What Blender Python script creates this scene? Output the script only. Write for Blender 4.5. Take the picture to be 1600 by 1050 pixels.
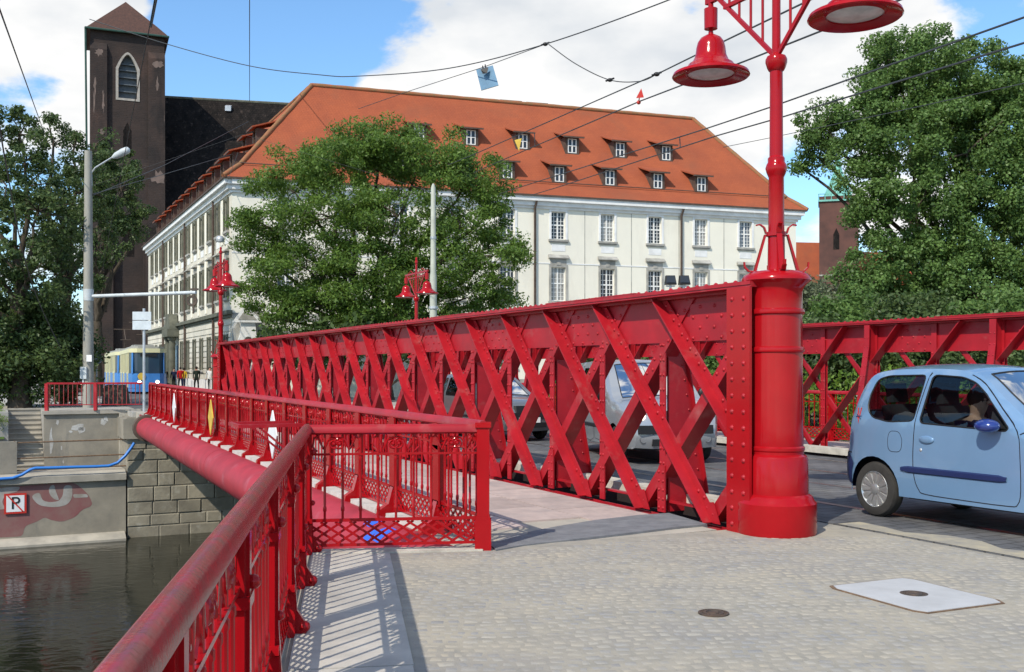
import bpy, bmesh, math, random
import numpy as np
from mathutils import Vector, Matrix, Euler
from mathutils.geometry import delaunay_2d_cdt

for o in list(bpy.data.objects):
    bpy.data.objects.remove(o, do_unlink=True)
SC = bpy.context.scene
COL = SC.collection
R = math.radians
PI = math.pi
random.seed(7)
V = Vector

# ------------------------------------------------------------------ camera
EYE = 1.6
cam = bpy.data.cameras.new('camera')
cam.sensor_width = 36.0
cam.lens = 36.0
cam.shift_y = 52.0 / 1600.0
cam.clip_start = 0.05
cam.clip_end = 3000
camo = bpy.data.objects.new('camera', cam)
COL.objects.link(camo)
camo.location = (0, 0, EYE)
camo.rotation_euler = (R(90), 0, 0)
SC.camera = camo
SC.render.resolution_x, SC.render.resolution_y = 1024, 672

# ------------------------------------------------------------------ sky and sun
SUN_H = V((-0.53, -0.85)).normalized()      # compass direction towards the sun
SUN_EL = 44.0
SUN_STRENGTH = 4.6
SKY_STRENGTH = 0.135
world = bpy.data.worlds.new('World')
SC.world = world
world.use_nodes = True
wt = world.node_tree
wt.nodes.clear()


def WN(kind, **kw):
    n = wt.nodes.new(kind)
    for k, v in kw.items():
        setattr(n, k, v)
    return n


def wmath(op, a, b=None, clamp=False):
    n = WN('ShaderNodeMath', operation=op)
    n.use_clamp = clamp
    for i, s in enumerate((a, b)):
        if s is None:
            continue
        if isinstance(s, (int, float)):
            n.inputs[i].default_value = s
        else:
            wt.links.new(s, n.inputs[i])
    return n.outputs[0]


sky = WN('ShaderNodeTexSky', sky_type='NISHITA', sun_disc=False)
sky.sun_elevation = R(SUN_EL)
sky.sun_rotation = math.atan2(SUN_H.x, SUN_H.y)
sky.altitude = 120
sky.air_density = 1.0
sky.dust_density = 0.6
sky.ozone_density = 1.6
tc = WN('ShaderNodeTexCoord')
nrm = WN('ShaderNodeVectorMath', operation='NORMALIZE')
wt.links.new(tc.outputs['Generated'], nrm.inputs[0])
sep = WN('ShaderNodeSeparateXYZ')
wt.links.new(nrm.outputs[0], sep.inputs[0])
# flatten the clouds towards the horizon as real cloud decks do
stretch = WN('ShaderNodeMapping')
stretch.inputs['Scale'].default_value = (1, 1, 1.7)
wt.links.new(nrm.outputs[0], stretch.inputs['Vector'])
n1 = WN('ShaderNodeTexNoise')
n1.inputs['Scale'].default_value = 4.6
n1.inputs['Detail'].default_value = 9
n1.inputs['Roughness'].default_value = 0.55
n1.inputs['Distortion'].default_value = 0.25
wt.links.new(stretch.outputs[0], n1.inputs['Vector'])


def sky_dir(px, py):
    return V(((px - 800) / 1600, 1, -(py - 577) / 1600)).normalized()


n3 = WN('ShaderNodeTexNoise')
n3.inputs['Scale'].default_value = 17
n3.inputs['Detail'].default_value = 8
n3.inputs['Roughness'].default_value = .6
wt.links.new(stretch.outputs[0], n3.inputs['Vector'])
dens = wmath('ADD', wmath('MULTIPLY_ADD', n1.outputs['Fac'], 1.5), wmath('MULTIPLY', n3.outputs['Fac'], .38))
dens.node.inputs[0].links[0].from_node.inputs[2].default_value = -.44
# cloud masses and the open blue patches seen in the photograph
for px, py, rad, amt in ((830, 130, .16, .30), (1000, 100, .15, .28), (690, 135, .10, .22), (610, 125, .07, .22), (570, 160, .05, .2), (1150, 170, .12, .25),
                         (1380, 40, .22, .22), (40, 90, .16, .30), (120, 10, .12, .25), (440, 150, .07, .26), (120, 185, .06, .18), (1210, 400, .07, .2),
                         (1190, 270, .05, .2), (1600, 40, .2, .12),
                         (400, 50, .15, -.36), (330, 110, .12, -.3), (600, 30, .08, -.16), (1085, 25, .045, -.26), (880, 10, .05, -.2), (1545, 60, .08, -.24), (1300, 130, .05, -.16), (80, 145, .045, -.26), (1225, 285, .075, -.24),
                         (1230, 340, .05, -.25), (1600, 120, .07, -.26)):
    d = WN('ShaderNodeVectorMath', operation='DISTANCE')
    wt.links.new(nrm.outputs[0], d.inputs[0])
    d.inputs[1].default_value = sky_dir(px, py)
    m = WN('ShaderNodeMapRange', interpolation_type='SMOOTHSTEP')
    m.inputs['From Min'].default_value = rad
    m.inputs['From Max'].default_value = 0
    m.inputs['To Min'].default_value = 0
    m.inputs['To Max'].default_value = amt
    wt.links.new(d.outputs['Value'], m.inputs['Value'])
    dens = wmath('ADD', dens, m.outputs[0])
cov = WN('ShaderNodeMapRange', interpolation_type='SMOOTHSTEP')
cov.inputs['From Min'].default_value = 0.50
cov.inputs['From Max'].default_value = 0.66
wt.links.new(dens, cov.inputs['Value'])
n2 = WN('ShaderNodeTexNoise')
n2.inputs['Scale'].default_value = 5.5
n2.inputs['Detail'].default_value = 7
mp2 = WN('ShaderNodeMapping')
mp2.inputs['Location'].default_value = (3.1, 0.4, 0.06)
mp2.inputs['Scale'].default_value = (1, 1, 2.2)
wt.links.new(nrm.outputs[0], mp2.inputs['Vector'])
wt.links.new(mp2.outputs[0], n2.inputs['Vector'])
cr = WN('ShaderNodeValToRGB')
cr.color_ramp.elements[0].position = 0.36
cr.color_ramp.elements[0].color = (5.5, 5.8, 6.15, 1)
cr.color_ramp.elements[1].position = 0.58
cr.color_ramp.elements[1].color = (7.8, 7.75, 7.65, 1)
wt.links.new(n2.outputs['Fac'], cr.inputs['Fac'])
skyg = WN('ShaderNodeMix', data_type='RGBA', blend_type='MULTIPLY')
skyg.inputs[0].default_value = 1
wt.links.new(sky.outputs[0], skyg.inputs['A'])
skyg.inputs['B'].default_value = (1.12, 1.46, 1.66, 1)
mixc = WN('ShaderNodeMix', data_type='RGBA')
wt.links.new(cov.outputs[0], mixc.inputs[0])
wt.links.new(skyg.outputs['Result'], mixc.inputs['A'])
wt.links.new(cr.outputs[0], mixc.inputs['B'])
bg = WN('ShaderNodeBackground')
bg.inputs['Strength'].default_value = SKY_STRENGTH
wt.links.new(mixc.outputs['Result'], bg.inputs['Color'])
wo = WN('ShaderNodeOutputWorld')
wt.links.new(bg.outputs[0], wo.inputs['Surface'])

sun = bpy.data.lights.new('sun', 'SUN')
sun.energy = SUN_STRENGTH
sun.angle = R(0.53)
sun.color = (1.0, 0.92, 0.79)
suno = bpy.data.objects.new('sun', sun)
COL.objects.link(suno)
sd = V((-SUN_H.x * math.cos(R(SUN_EL)), -SUN_H.y * math.cos(R(SUN_EL)), -math.sin(R(SUN_EL))))
suno.rotation_euler = sd.to_track_quat('-Z', 'Y').to_euler()
suno.location = (-20, -30, 40)

vs = SC.view_settings
vs.view_transform = 'Standard'
vs.look = 'None'
vs.exposure = 0.0
vs.gamma = 1.0
vs.use_curve_mapping = False


# ------------------------------------------------------------------ materials
def mat(name, col, rough=0.6, spec=0.5, metal=0.0, var=0.0, vscale=6.0, col2=None, bump=0.0, bscale=40.0, coat=0.0,
        noise_lo=0.35, noise_hi=0.65, coords='pos', rvar=0.0, streak=None):
    m = bpy.data.materials.new(name)
    m.use_nodes = True
    nt = m.node_tree
    b = nt.nodes['Principled BSDF']
    b.inputs['Base Color'].default_value = (*col, 1)
    b.inputs['Roughness'].default_value = rough
    b.inputs['Metallic'].default_value = metal
    b.inputs['Specular IOR Level'].default_value = spec
    if coat:
        b.inputs['Coat Weight'].default_value = coat
        b.inputs['Coat Roughness'].default_value = 0.04
    if coords == 'pos':
        g = nt.nodes.new('ShaderNodeNewGeometry')
        vec = g.outputs['Position']
    else:
        g = nt.nodes.new('ShaderNodeTexCoord')
        vec = g.outputs['Object']
    if col2 is not None or var:
        n = nt.nodes.new('ShaderNodeTexNoise')
        n.inputs['Scale'].default_value = vscale
        n.inputs['Detail'].default_value = 7
        n.inputs['Roughness'].default_value = 0.62
        if streak:
            mp = nt.nodes.new('ShaderNodeMapping')
            mp.inputs['Scale'].default_value = streak
            nt.links.new(vec, mp.inputs['Vector'])
            nt.links.new(mp.outputs[0], n.inputs['Vector'])
        else:
            nt.links.new(vec, n.inputs['Vector'])
        r = nt.nodes.new('ShaderNodeValToRGB')
        r.color_ramp.elements[0].position = noise_lo
        r.color_ramp.elements[1].position = noise_hi
        c2 = col2 if col2 is not None else tuple(max(0, c * (1 - var)) for c in col)
        c1 = col if col2 is not None else tuple(min(1, c * (1 + var)) for c in col)
        r.color_ramp.elements[0].color = (*c2, 1)
        r.color_ramp.elements[1].color = (*c1, 1)
        nt.links.new(n.outputs['Fac'], r.inputs['Fac'])
        nt.links.new(r.outputs[0], b.inputs['Base Color'])
        if rvar:
            mr = nt.nodes.new('ShaderNodeMapRange')
            mr.inputs['To Min'].default_value = rough - rvar
            mr.inputs['To Max'].default_value = rough + rvar
            nt.links.new(n.outputs['Fac'], mr.inputs['Value'])
            nt.links.new(mr.outputs[0], b.inputs['Roughness'])
    if bump:
        nb = nt.nodes.new('ShaderNodeTexNoise')
        nb.inputs['Scale'].default_value = bscale
        nb.inputs['Detail'].default_value = 6
        nt.links.new(vec, nb.inputs['Vector'])
        bp = nt.nodes.new('ShaderNodeBump')
        bp.inputs['Strength'].default_value = 1.0
        bp.inputs['Distance'].default_value = bump
        nt.links.new(nb.outputs['Fac'], bp.inputs['Height'])
        nt.links.new(bp.outputs[0], b.inputs['Normal'])
    return m


def overlay(m, col, scale, lo, hi, seed=(0, 0, 0), streak=(1, 1, 1)):
    """a second stain layer over a material's base colour"""
    nt = m.node_tree
    b = nt.nodes['Principled BSDF']
    inp = b.inputs['Base Color']
    g = nt.nodes.new('ShaderNodeNewGeometry')
    mp = nt.nodes.new('ShaderNodeMapping')
    mp.inputs['Location'].default_value = seed
    mp.inputs['Scale'].default_value = streak
    nt.links.new(g.outputs['Position'], mp.inputs['Vector'])
    n = nt.nodes.new('ShaderNodeTexNoise')
    n.inputs['Scale'].default_value = scale
    n.inputs['Detail'].default_value = 8
    n.inputs['Roughness'].default_value = 0.65
    nt.links.new(mp.outputs[0], n.inputs['Vector'])
    mr = nt.nodes.new('ShaderNodeMapRange')
    mr.inputs['From Min'].default_value = lo
    mr.inputs['From Max'].default_value = hi
    nt.links.new(n.outputs['Fac'], mr.inputs['Value'])
    mx = nt.nodes.new('ShaderNodeMix')
    mx.data_type = 'RGBA'
    nt.links.new(mr.outputs[0], mx.inputs[0])
    if inp.links:
        nt.links.new(inp.links[0].from_socket, mx.inputs['A'])
    else:
        mx.inputs['A'].default_value = inp.default_value
    mx.inputs['B'].default_value = (*col, 1)
    nt.links.new(mx.outputs['Result'], inp)
    return m


def leafmat(name, c1, c2, trans=0.35, vscale=0.7):
    m = bpy.data.materials.new(name)
    m.use_nodes = True
    nt = m.node_tree
    b = nt.nodes['Principled BSDF']
    b.inputs['Roughness'].default_value = 0.5
    b.inputs['Specular IOR Level'].default_value = 0.35
    g = nt.nodes.new('ShaderNodeNewGeometry')
    n = nt.nodes.new('ShaderNodeTexNoise')
    n.inputs['Scale'].default_value = vscale
    n.inputs['Detail'].default_value = 3
    nt.links.new(g.outputs['Position'], n.inputs['Vector'])
    ad = nt.nodes.new('ShaderNodeMath')
    ad.operation = 'MULTIPLY_ADD'
    nt.links.new(g.outputs['Random Per Island'], ad.inputs[0])
    ad.inputs[1].default_value = 0.5
    nt.links.new(n.outputs['Fac'], ad.inputs[2])
    r = nt.nodes.new('ShaderNodeValToRGB')
    r.color_ramp.elements[0].position = 0.45
    r.color_ramp.elements[1].position = 1.0
    r.color_ramp.elements[0].color = (*c1, 1)
    r.color_ramp.elements[1].color = (*c2, 1)
    nt.links.new(ad.outputs[0], r.inputs['Fac'])
    nt.links.new(r.outputs[0], b.inputs['Base Color'])
    t = nt.nodes.new('ShaderNodeBsdfTranslucent')
    hs = nt.nodes.new('ShaderNodeHueSaturation')
    hs.inputs['Value'].default_value = 1.5
    hs.inputs['Hue'].default_value = 0.48
    nt.links.new(r.outputs[0], hs.inputs['Color'])
    nt.links.new(hs.outputs[0], t.inputs['Color'])
    mx = nt.nodes.new('ShaderNodeMixShader')
    mx.inputs[0].default_value = trans
    nt.links.new(b.outputs[0], mx.inputs[1])
    nt.links.new(t.outputs[0], mx.inputs[2])
    nt.links.new(mx.outputs[0], nt.nodes['Material Output'].inputs['Surface'])
    return m


def glassmat(name, tint, ior=1.5):
    m = bpy.data.materials.new(name)
    m.use_nodes = True
    nt = m.node_tree
    nt.nodes.remove(nt.nodes['Principled BSDF'])
    tr = nt.nodes.new('ShaderNodeBsdfTransparent')
    tr.inputs['Color'].default_value = (*tint, 1)
    gl = nt.nodes.new('ShaderNodeBsdfGlossy')
    gl.inputs['Roughness'].default_value = 0.02
    fr = nt.nodes.new('ShaderNodeFresnel')
    fr.inputs['IOR'].default_value = ior
    mx = nt.nodes.new('ShaderNodeMixShader')
    nt.links.new(fr.outputs[0], mx.inputs[0])
    nt.links.new(tr.outputs[0], mx.inputs[1])
    nt.links.new(gl.outputs[0], mx.inputs[2])
    nt.links.new(mx.outputs[0], nt.nodes['Material Output'].inputs['Surface'])
    return m


def emis(name, col, strength):
    m = bpy.data.materials.new(name)
    m.use_nodes = True
    b = m.node_tree.nodes['Principled BSDF']
    b.inputs['Base Color'].default_value = (0.8, 0.8, 0.8, 1)
    b.inputs['Emission Color'].default_value = (*col, 1)
    b.inputs['Emission Strength'].default_value = strength
    return m


def addbrick(m, scale, wid, hei, mortar, depth, c1=None, c2=None, cm=None, plane='XZ', rot=0.0, off=0.5, cfac=0.6):
    """courses drawn into a far surface (too far to tell the pieces apart)"""
    nt = m.node_tree
    b = nt.nodes['Principled BSDF']
    g = nt.nodes.new('ShaderNodeNewGeometry')
    mp = nt.nodes.new('ShaderNodeMapping')
    if plane == 'XZ':
        mp.inputs['Rotation'].default_value = (R(-90), 0, 0)
    elif plane == 'XY':
        mp.inputs['Rotation'].default_value = (0, 0, rot)
    nt.links.new(g.outputs['Position'], mp.inputs['Vector'])
    br = nt.nodes.new('ShaderNodeTexBrick')
    br.offset = off
    br.inputs['Scale'].default_value = scale
    br.inputs['Brick Width'].default_value = wid
    br.inputs['Row Height'].default_value = hei
    br.inputs['Mortar Size'].default_value = mortar
    br.inputs['Mortar Smooth'].default_value = 0.3
    br.inputs['Color1'].default_value = (*(c1 or (1, 1, 1)), 1)
    br.inputs['Color2'].default_value = (*(c2 or (.75, .75, .75)), 1)
    br.inputs['Mortar'].default_value = (*(cm or (.5, .5, .5)), 1)
    nt.links.new(mp.outputs[0], br.inputs['Vector'])
    inp = b.inputs['Base Color']
    mx = nt.nodes.new('ShaderNodeMix')
    mx.data_type = 'RGBA'
    mx.blend_type = 'MULTIPLY'
    mx.inputs[0].default_value = cfac
    if inp.links:
        nt.links.new(inp.links[0].from_socket, mx.inputs['A'])
    else:
        mx.inputs['A'].default_value = inp.default_value
    nt.links.new(br.outputs['Color'], mx.inputs['B'])
    nt.links.new(mx.outputs['Result'], inp)
    if depth:
        iv = nt.nodes.new('ShaderNodeMath')
        iv.operation = 'SUBTRACT'
        iv.inputs[0].default_value = 1
        nt.links.new(br.outputs['Fac'], iv.inputs[1])
        bp = nt.nodes.new('ShaderNodeBump')
        bp.inputs['Distance'].default_value = depth
        nt.links.new(iv.outputs[0], bp.inputs['Height'])
        if b.inputs['Normal'].links:
            nt.links.new(b.inputs['Normal'].links[0].from_socket, bp.inputs['Normal'])
        nt.links.new(bp.outputs[0], b.inputs['Normal'])
    return m


M = {}
M['red'] = mat('red_paint', (.345, .010, .018), .42, .34, var=.16, vscale=2.4, bump=.0006, bscale=70, rvar=.08)
overlay(M['red'], (.34, .085, .08), 3.0, .56, .80)
overlay(M['red'], (.12, .03, .024), 16, .69, .76)
M['red_gloss'] = mat('red_gloss_paint', (.335, .005, .009), .16, .28, var=.07, vscale=3, coat=.0, bump=.0006, bscale=14)
M['red_worn'] = mat('red_worn_paint', (.31, .018, .024), .27, .4, col2=(.19, .038, .034), vscale=9, noise_lo=.4, noise_hi=.62, bump=.0012, bscale=60)
M['red_pipe'] = mat('red_pipe_paint', (.35, .020, .033), .55, .5, var=.18, vscale=1.6, streak=(1, 1, 1))
overlay(M['red_pipe'], (.42, .12, .15), 2.2, .57, .8)
M['gap_shade'] = mat('gap_shade_black', (.02, .012, .012), .8)  # near-black colour stands in for the shade in the deck gaps
M['sett'] = mat('granite_sett', (.36, .34, .30), .95, .06, bump=.003, bscale=70)


def sett_colour(m):
    nt = m.node_tree
    b = nt.nodes['Principled BSDF']
    g = nt.nodes.new('ShaderNodeNewGeometry')
    oi = nt.nodes.new('ShaderNodeObjectInfo')
    ad = nt.nodes.new('ShaderNodeMath')
    ad.operation = 'ADD'
    nt.links.new(g.outputs['Random Per Island'], ad.inputs[0])
    nt.links.new(oi.outputs['Random'], ad.inputs[1])
    fr = nt.nodes.new('ShaderNodeMath')
    fr.operation = 'FRACT'
    nt.links.new(ad.outputs[0], fr.inputs[0])
    r = nt.nodes.new('ShaderNodeValToRGB')
    e = r.color_ramp.elements
    e[0].position, e[0].color = 0, (.255, .25, .243, 1)
    e[1].position, e[1].color = 1, (.375, .35, .30, 1)
    k = e.new(.35)
    k.color = (.30, .292, .277, 1)
    k = e.new(.7)
    k.color = (.34, .322, .285, 1)
    nt.links.new(fr.outputs[0], r.inputs['Fac'])
    nt.links.new(r.outputs[0], b.inputs['Base Color'])


sett_colour(M['sett'])
overlay(M['sett'], (.24, .235, .23), 26, .56, .74)
overlay(M['sett'], (.385, .345, .275), 1.6, .44, .62)
overlay(M['sett'], (.26, .255, .25), .8, .52, .76, seed=(3, 7, 0))
M['joint'] = mat('sandy_joint', (.36, .33, .275), .95, .05, col2=(.275, .26, .225), vscale=5, bump=.003, bscale=120)
overlay(M['joint'], (.22, .21, .195), 30, .56, .74)
overlay(M['joint'], (.40, .36, .285), 1.1, .5, .72)
overlay(M['joint'], (.25, .24, .23), .7, .50, .74, seed=(3, 7, 0))
M['slab'] = mat('concrete_slab', (.48, .45, .395), .85, .3, col2=(.36, .34, .305), vscale=3, bump=.0015, bscale=90)
overlay(M['slab'], (.30, .29, .27), 1.3, .55, .8)
M['pinkslab'] = mat('pink_granite_slab', (.48, .385, .345), .85, .3, col2=(.37, .30, .275), vscale=5, bump=.002, bscale=70)
overlay(M['pinkslab'], (.30, .26, .25), 1.1, .5, .8)
M['asphalt'] = mat('asphalt', (.20, .205, .215), .9, .3, col2=(.135, .14, .15), vscale=5, bump=.003, bscale=160)
overlay(M['asphalt'], (.27, .265, .25), 1.5, .55, .8)
M['road'] = mat('road_setts', (.165, .165, .168), .8, .25, col2=(.085, .088, .095), vscale=1.1, bump=.004, bscale=60)
overlay(M['road'], (.22, .21, .185), .8, .56, .8, seed=(4, 2, 0))
M['kerb'] = mat('granite_kerb', (.46, .43, .37), .85, .3, var=.2, vscale=5, bump=.003, bscale=60)
M['stone'] = mat('weathered_stone', (.31, .28, .215), .9, .2, col2=(.21, .19, .15), vscale=1.2, bump=.012, bscale=9)
overlay(M['stone'], (.38, .36, .30), 2.2, .56, .75)
M['concrete'] = mat('old_concrete', (.31, .28, .225), .9, .2, col2=(.20, .185, .155), vscale=.9, bump=.006, bscale=16)
overlay(M['concrete'], (.15, .15, .14), 1.6, .58, .78, streak=(1, 1, .25))
M['concrete_lt'] = mat('pale_concrete', (.43, .395, .33), .9, .2, col2=(.30, .28, .24), vscale=1.4, bump=.004, bscale=20)
M['whitestone'] = mat('white_edge_stone', (.50, .48, .44), .8, .3, var=.15, vscale=4, bump=.002, bscale=50)
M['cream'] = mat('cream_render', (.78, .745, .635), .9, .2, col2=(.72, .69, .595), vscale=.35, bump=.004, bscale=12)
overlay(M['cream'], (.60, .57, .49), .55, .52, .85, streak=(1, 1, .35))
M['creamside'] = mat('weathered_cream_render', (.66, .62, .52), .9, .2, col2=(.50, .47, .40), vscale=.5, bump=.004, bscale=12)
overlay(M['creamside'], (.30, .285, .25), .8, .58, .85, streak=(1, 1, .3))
M['trim'] = mat('pale_trim', (.70, .70, .69), .8, .3, var=.1, vscale=1.5)
M['trimgrey'] = mat('grey_stone_trim', (.42, .405, .37), .85, .2, col2=(.24, .235, .21), vscale=1.3)
M['dark_stone'] = mat('dark_greenish_stone', (.15, .15, .115), .9, .2, col2=(.085, .09, .07), vscale=2)  # moss-dark belt course and portal; also darkens the street window reveals
M['whitewood'] = mat('white_painted_wood', (.72, .72, .70), .6, .4, var=.06, vscale=3)
M['window'] = mat('window_glass', (.030, .036, .045), .08, .4)
M['roof'] = mat('orange_roof_tile', (.365, .098, .046), .9, .1, col2=(.30, .082, .043), vscale=.5, bump=.0, bscale=10)
overlay(M['roof'], (.30, .085, .045), 1.8, .55, .8)
addbrick(M['roof'], 1, .20, .16, .015, .006, c1=(1, 1, 1), c2=(.84, .84, .84), cm=(.72, .72, .72), plane='XZ', cfac=.4)
overlay(M['roof'], (.25, .085, .048), .35, .52, .80, seed=(5, 1, 8))
overlay(M['roof'], (.20, .10, .06), 3.5, .64, .74, seed=(2, 1, 8))
M['ridge'] = mat('ridge_tile', (.33, .11, .055), .8, .2, col2=(.20, .13, .06), vscale=4)
M['dormer'] = mat('dark_dormer_wood', (.085, .06, .048), .8, .3, var=.25, vscale=3)
M['dark_roof'] = mat('old_dark_tile', (.028, .023, .021), .9, .05, col2=(.013, .012, .012), vscale=1.2, streak=(1, 1, .3))
overlay(M['dark_roof'], (.09, .068, .058), 2.6, .56, .76, streak=(1, 1, .5))
addbrick(M['dark_roof'], 1, .35, .3, .03, .02, c1=(1, 1, 1), c2=(.6, .6, .6), cm=(.6, .6, .6), cfac=.6)
M['brick'] = mat('sooty_brick', (.060, .043, .038), .9, .2, col2=(.036, .030, .029), vscale=.35, bump=.01, bscale=7)
overlay(M['brick'], (.10, .062, .050), .22, .55, .75, streak=(1, 1, .5))
overlay(M['brick'], (.026, .022, .022), .5, .56, .72, seed=(9, 3, 1), streak=(1, 1, .3))
addbrick(M['brick'], 1, .5, .2, .03, .01, c1=(1, 1, 1), c2=(.7, .7, .7), cm=(.9, .85, .8), cfac=.5)
M['brick_mid'] = mat('brown_brick', (.125, .06, .048), .9, .2, col2=(.075, .042, .036), vscale=.4)
M['plaster'] = mat('pinkish_plaster', (.20, .145, .125), .9, .2, col2=(.13, .10, .088), vscale=1.2)
M['brown_tile'] = mat('brown_tower_tile', (.10, .052, .04), .85, .2, col2=(.065, .038, .032), vscale=1.5, streak=(3, 3, .4))
M['verdigris'] = mat('dark_verdigris', (.03, .075, .06), .7, .3, var=.2, vscale=2)
M['pale_stone'] = mat('pale_window_stone', (.36, .33, .295), .85, .2, var=.2, vscale=1.5)
M['louvre'] = mat('grey_louvre', (.085, .10, .115), .6, .3, var=.2, vscale=3)
M['copper'] = mat('green_copper', (.16, .40, .34), .7, .3, var=.2, vscale=2)
M['water'] = mat('river_water', (.013, .014, .009), .05, .22)
M['grass'] = mat('grass', (.075, .13, .03), .9, .2, col2=(.05, .085, .022), vscale=2, bump=.03, bscale=14)
M['earth'] = mat('earth', (.17, .145, .11), .95, .1, col2=(.10, .095, .07), vscale=1.2, bump=.02, bscale=8)
M['paving_far'] = mat('far_paving', (.40, .385, .35), .9, .2, col2=(.30, .29, .27), vscale=.8, bump=.004, bscale=30)
M['bark'] = mat('bark', (.10, .08, .06), .95, .1, col2=(.055, .045, .035), vscale=6, bump=.02, bscale=14, streak=(1, 1, .25))
M['leaf_mid'] = leafmat('leaf_acacia', (.050, .105, .018), (.150, .250, .045), .40, 1.2)
M['leaf_poplar'] = leafmat('leaf_poplar', (.048, .100, .022), (.150, .250, .066), .36, 1.3)
M['leaf_dark'] = leafmat('leaf_dark', (.032, .062, .018), (.095, .145, .044), .32)
M['leaf_grey'] = leafmat('leaf_grey_green', (.075, .105, .055), (.16, .19, .11), .3)
M['leaf_hedge'] = leafmat('leaf_hedge', (.07, .14, .015), (.20, .32, .05), .4)
M['leaf_autumn'] = leafmat('leaf_rusty', (.10, .07, .02), (.22, .15, .05), .3)
M['iron'] = mat('dark_cast_iron', (.06, .055, .05), .7, .4, metal=.3, col2=(.12, .08, .055), vscale=20, bump=.002, bscale=120)
M['rust'] = mat('rusty_steel_edge', (.11, .07, .045), .85, .3, col2=(.20, .13, .08), vscale=14)
M['steel'] = mat('galvanised_steel', (.50, .52, .54), .45, .5, metal=.5, var=.12, vscale=4)
M['greypaint'] = mat('pale_grey_paint', (.50, .54, .56), .5, .4, var=.1, vscale=3)
M['mastc'] = mat('mast_concrete', (.36, .35, .31), .9, .2, col2=(.25, .245, .22), vscale=2.5, streak=(1, 1, .3))
M['mastg'] = mat('mast_grey_green', (.40, .42, .36), .7, .3, var=.1, vscale=2)
M['rail'] = mat('tram_rail', (.22, .20, .19), .35, .5, metal=.8, var=.2, vscale=6)
M['wire'] = mat('overhead_wire', (.055, .06, .065), .6, .3)
M['black'] = mat('black_plastic', (.012, .012, .013), .5, .4)
M['rubber'] = mat('tyre_rubber', (.035, .033, .031), .85, .3, var=.25, vscale=9, bump=.001, bscale=60, coords='obj')
M['alloy'] = mat('silver_hubcap', (.52, .52, .51), .3, .5, metal=.75, var=.12, vscale=12, coords='obj')
M['bluecar'] = mat('light_blue_car_paint', (.158, .280, .45), .28, .5, metal=.2, var=.03, vscale=2, coat=.85, coords='obj')
M['navy'] = mat('navy_plastic', (.012, .022, .085), .35, .5, coords='obj')
M['navy_gloss'] = mat('navy_gloss', (.012, .03, .18), .15, .5, coat=.8, coords='obj')
M['silvercar'] = mat('silver_car_paint', (.40, .42, .44), .28, .5, metal=.5, coat=.7)
M['greycar'] = mat('grey_car_paint', (.16, .165, .175), .28, .5, metal=.4, coat=.7)
M['redcar'] = mat('dark_red_car_paint', (.12, .012, .014), .28, .5, coat=.7)
M['carglass'] = glassmat('car_glass', (.58, .66, .66), 1.6)
M['carglass_dk'] = glassmat('tinted_car_glass', (.26, .32, .36), 1.38)
M['seat'] = mat('dark_seat_cloth', (.035, .037, .045), .9, .2)
M['seat_lt'] = mat('grey_seat_cloth', (.26, .25, .24), .9, .2)
M['lens'] = mat('headlamp_lens', (.75, .77, .78), .08, .6, metal=.55)
M['amber'] = mat('amber_lens', (.65, .22, .03), .2, .5)
M['lamp_on'] = emis('lit_headlamp', (1.0, .86, .62), 5.0)
M['lamp_tram'] = emis('lit_tram_headlamp', (1.0, .95, .85), 7.0)
M['lamp_glass'] = mat('frosted_lamp_glass', (.60, .60, .58), .25, .5, var=.15, vscale=8)
M['plate'] = mat('white_plate', (.75, .75, .74), .5, .4)
M['eu_blue'] = mat('blue_strip', (.02, .05, .35), .5, .4)
M['tramblue'] = mat('tram_blue_paint', (.045, .19, .50), .4, .5, var=.08, vscale=2)
M['tramcream'] = mat('tram_cream_paint', (.62, .59, .36), .5, .4, var=.06, vscale=2)
M['tramroof'] = mat('tram_grey_roof', (.30, .30, .28), .7, .3)
M['tramglass'] = mat('tram_window', (.022, .05, .085), .08, .6)
M['yellow'] = mat('yellow_sign', (.62, .42, .06), .5, .4, var=.12, vscale=5)
M['white_sign'] = mat('white_sign', (.74, .75, .76), .5, .4, var=.05, vscale=4)
M['scrap'] = mat('torn_poster_paper', (.50, .50, .48), .9, .1, col2=(.33, .31, .28), vscale=5)
M['red_sign'] = mat('red_sign_paint', (.52, .03, .02), .5, .4)
M['signback'] = mat('sign_panel_back', (.55, .60, .63), .5, .4, metal=.2, var=.1, vscale=3)
M['boxblue'] = mat('blue_grey_enamel', (.10, .20, .30), .25, .5, var=.2, vscale=2.5)
M['hose'] = mat('blue_hose', (.03, .18, .55), .4, .5)
M['graf_red'] = mat('maroon_spray', (.23, .085, .09), .9, .1, col2=(.24, .15, .135), vscale=1.6, noise_lo=.3, noise_hi=.7)
M['graf_white'] = mat('silver_spray', (.38, .37, .35), .8, .2, col2=(.27, .25, .215), vscale=2.2)
M['graf_blue'] = mat('blue_spray', (.03, .12, .62), .6, .3)
M['skin'] = mat('skin', (.48, .27, .20), .6, .3)
M['hair'] = mat('dark_hair', (.02, .015, .012), .7, .3)
for nm, c in (('c_red', (.42, .02, .02)), ('c_dark', (.02, .022, .022)), ('c_white', (.62, .62, .62)), ('c_yellow', (.50, .34, .03)),
              ('c_navy', (.015, .02, .05)), ('c_jeans', (.04, .06, .12)), ('c_green', (.025, .035, .028))):
    M[nm] = mat(nm, c, .9, .1)
M['hatch'] = mat('pale_concrete_hatch', (.45, .455, .46), .9, .1, col2=(.385, .388, .39), vscale=3, bump=.001, bscale=80)
M['dust'] = mat('sandy_gutter_dust', (.40, .355, .26), .95, .05, col2=(.27, .255, .225), vscale=4, bump=.003, bscale=90)
M['window2'] = mat('sky_lit_window_glass', (.10, .12, .15), .08, .5)  # paler pane: a sky reflection put into the glass colour
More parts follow.
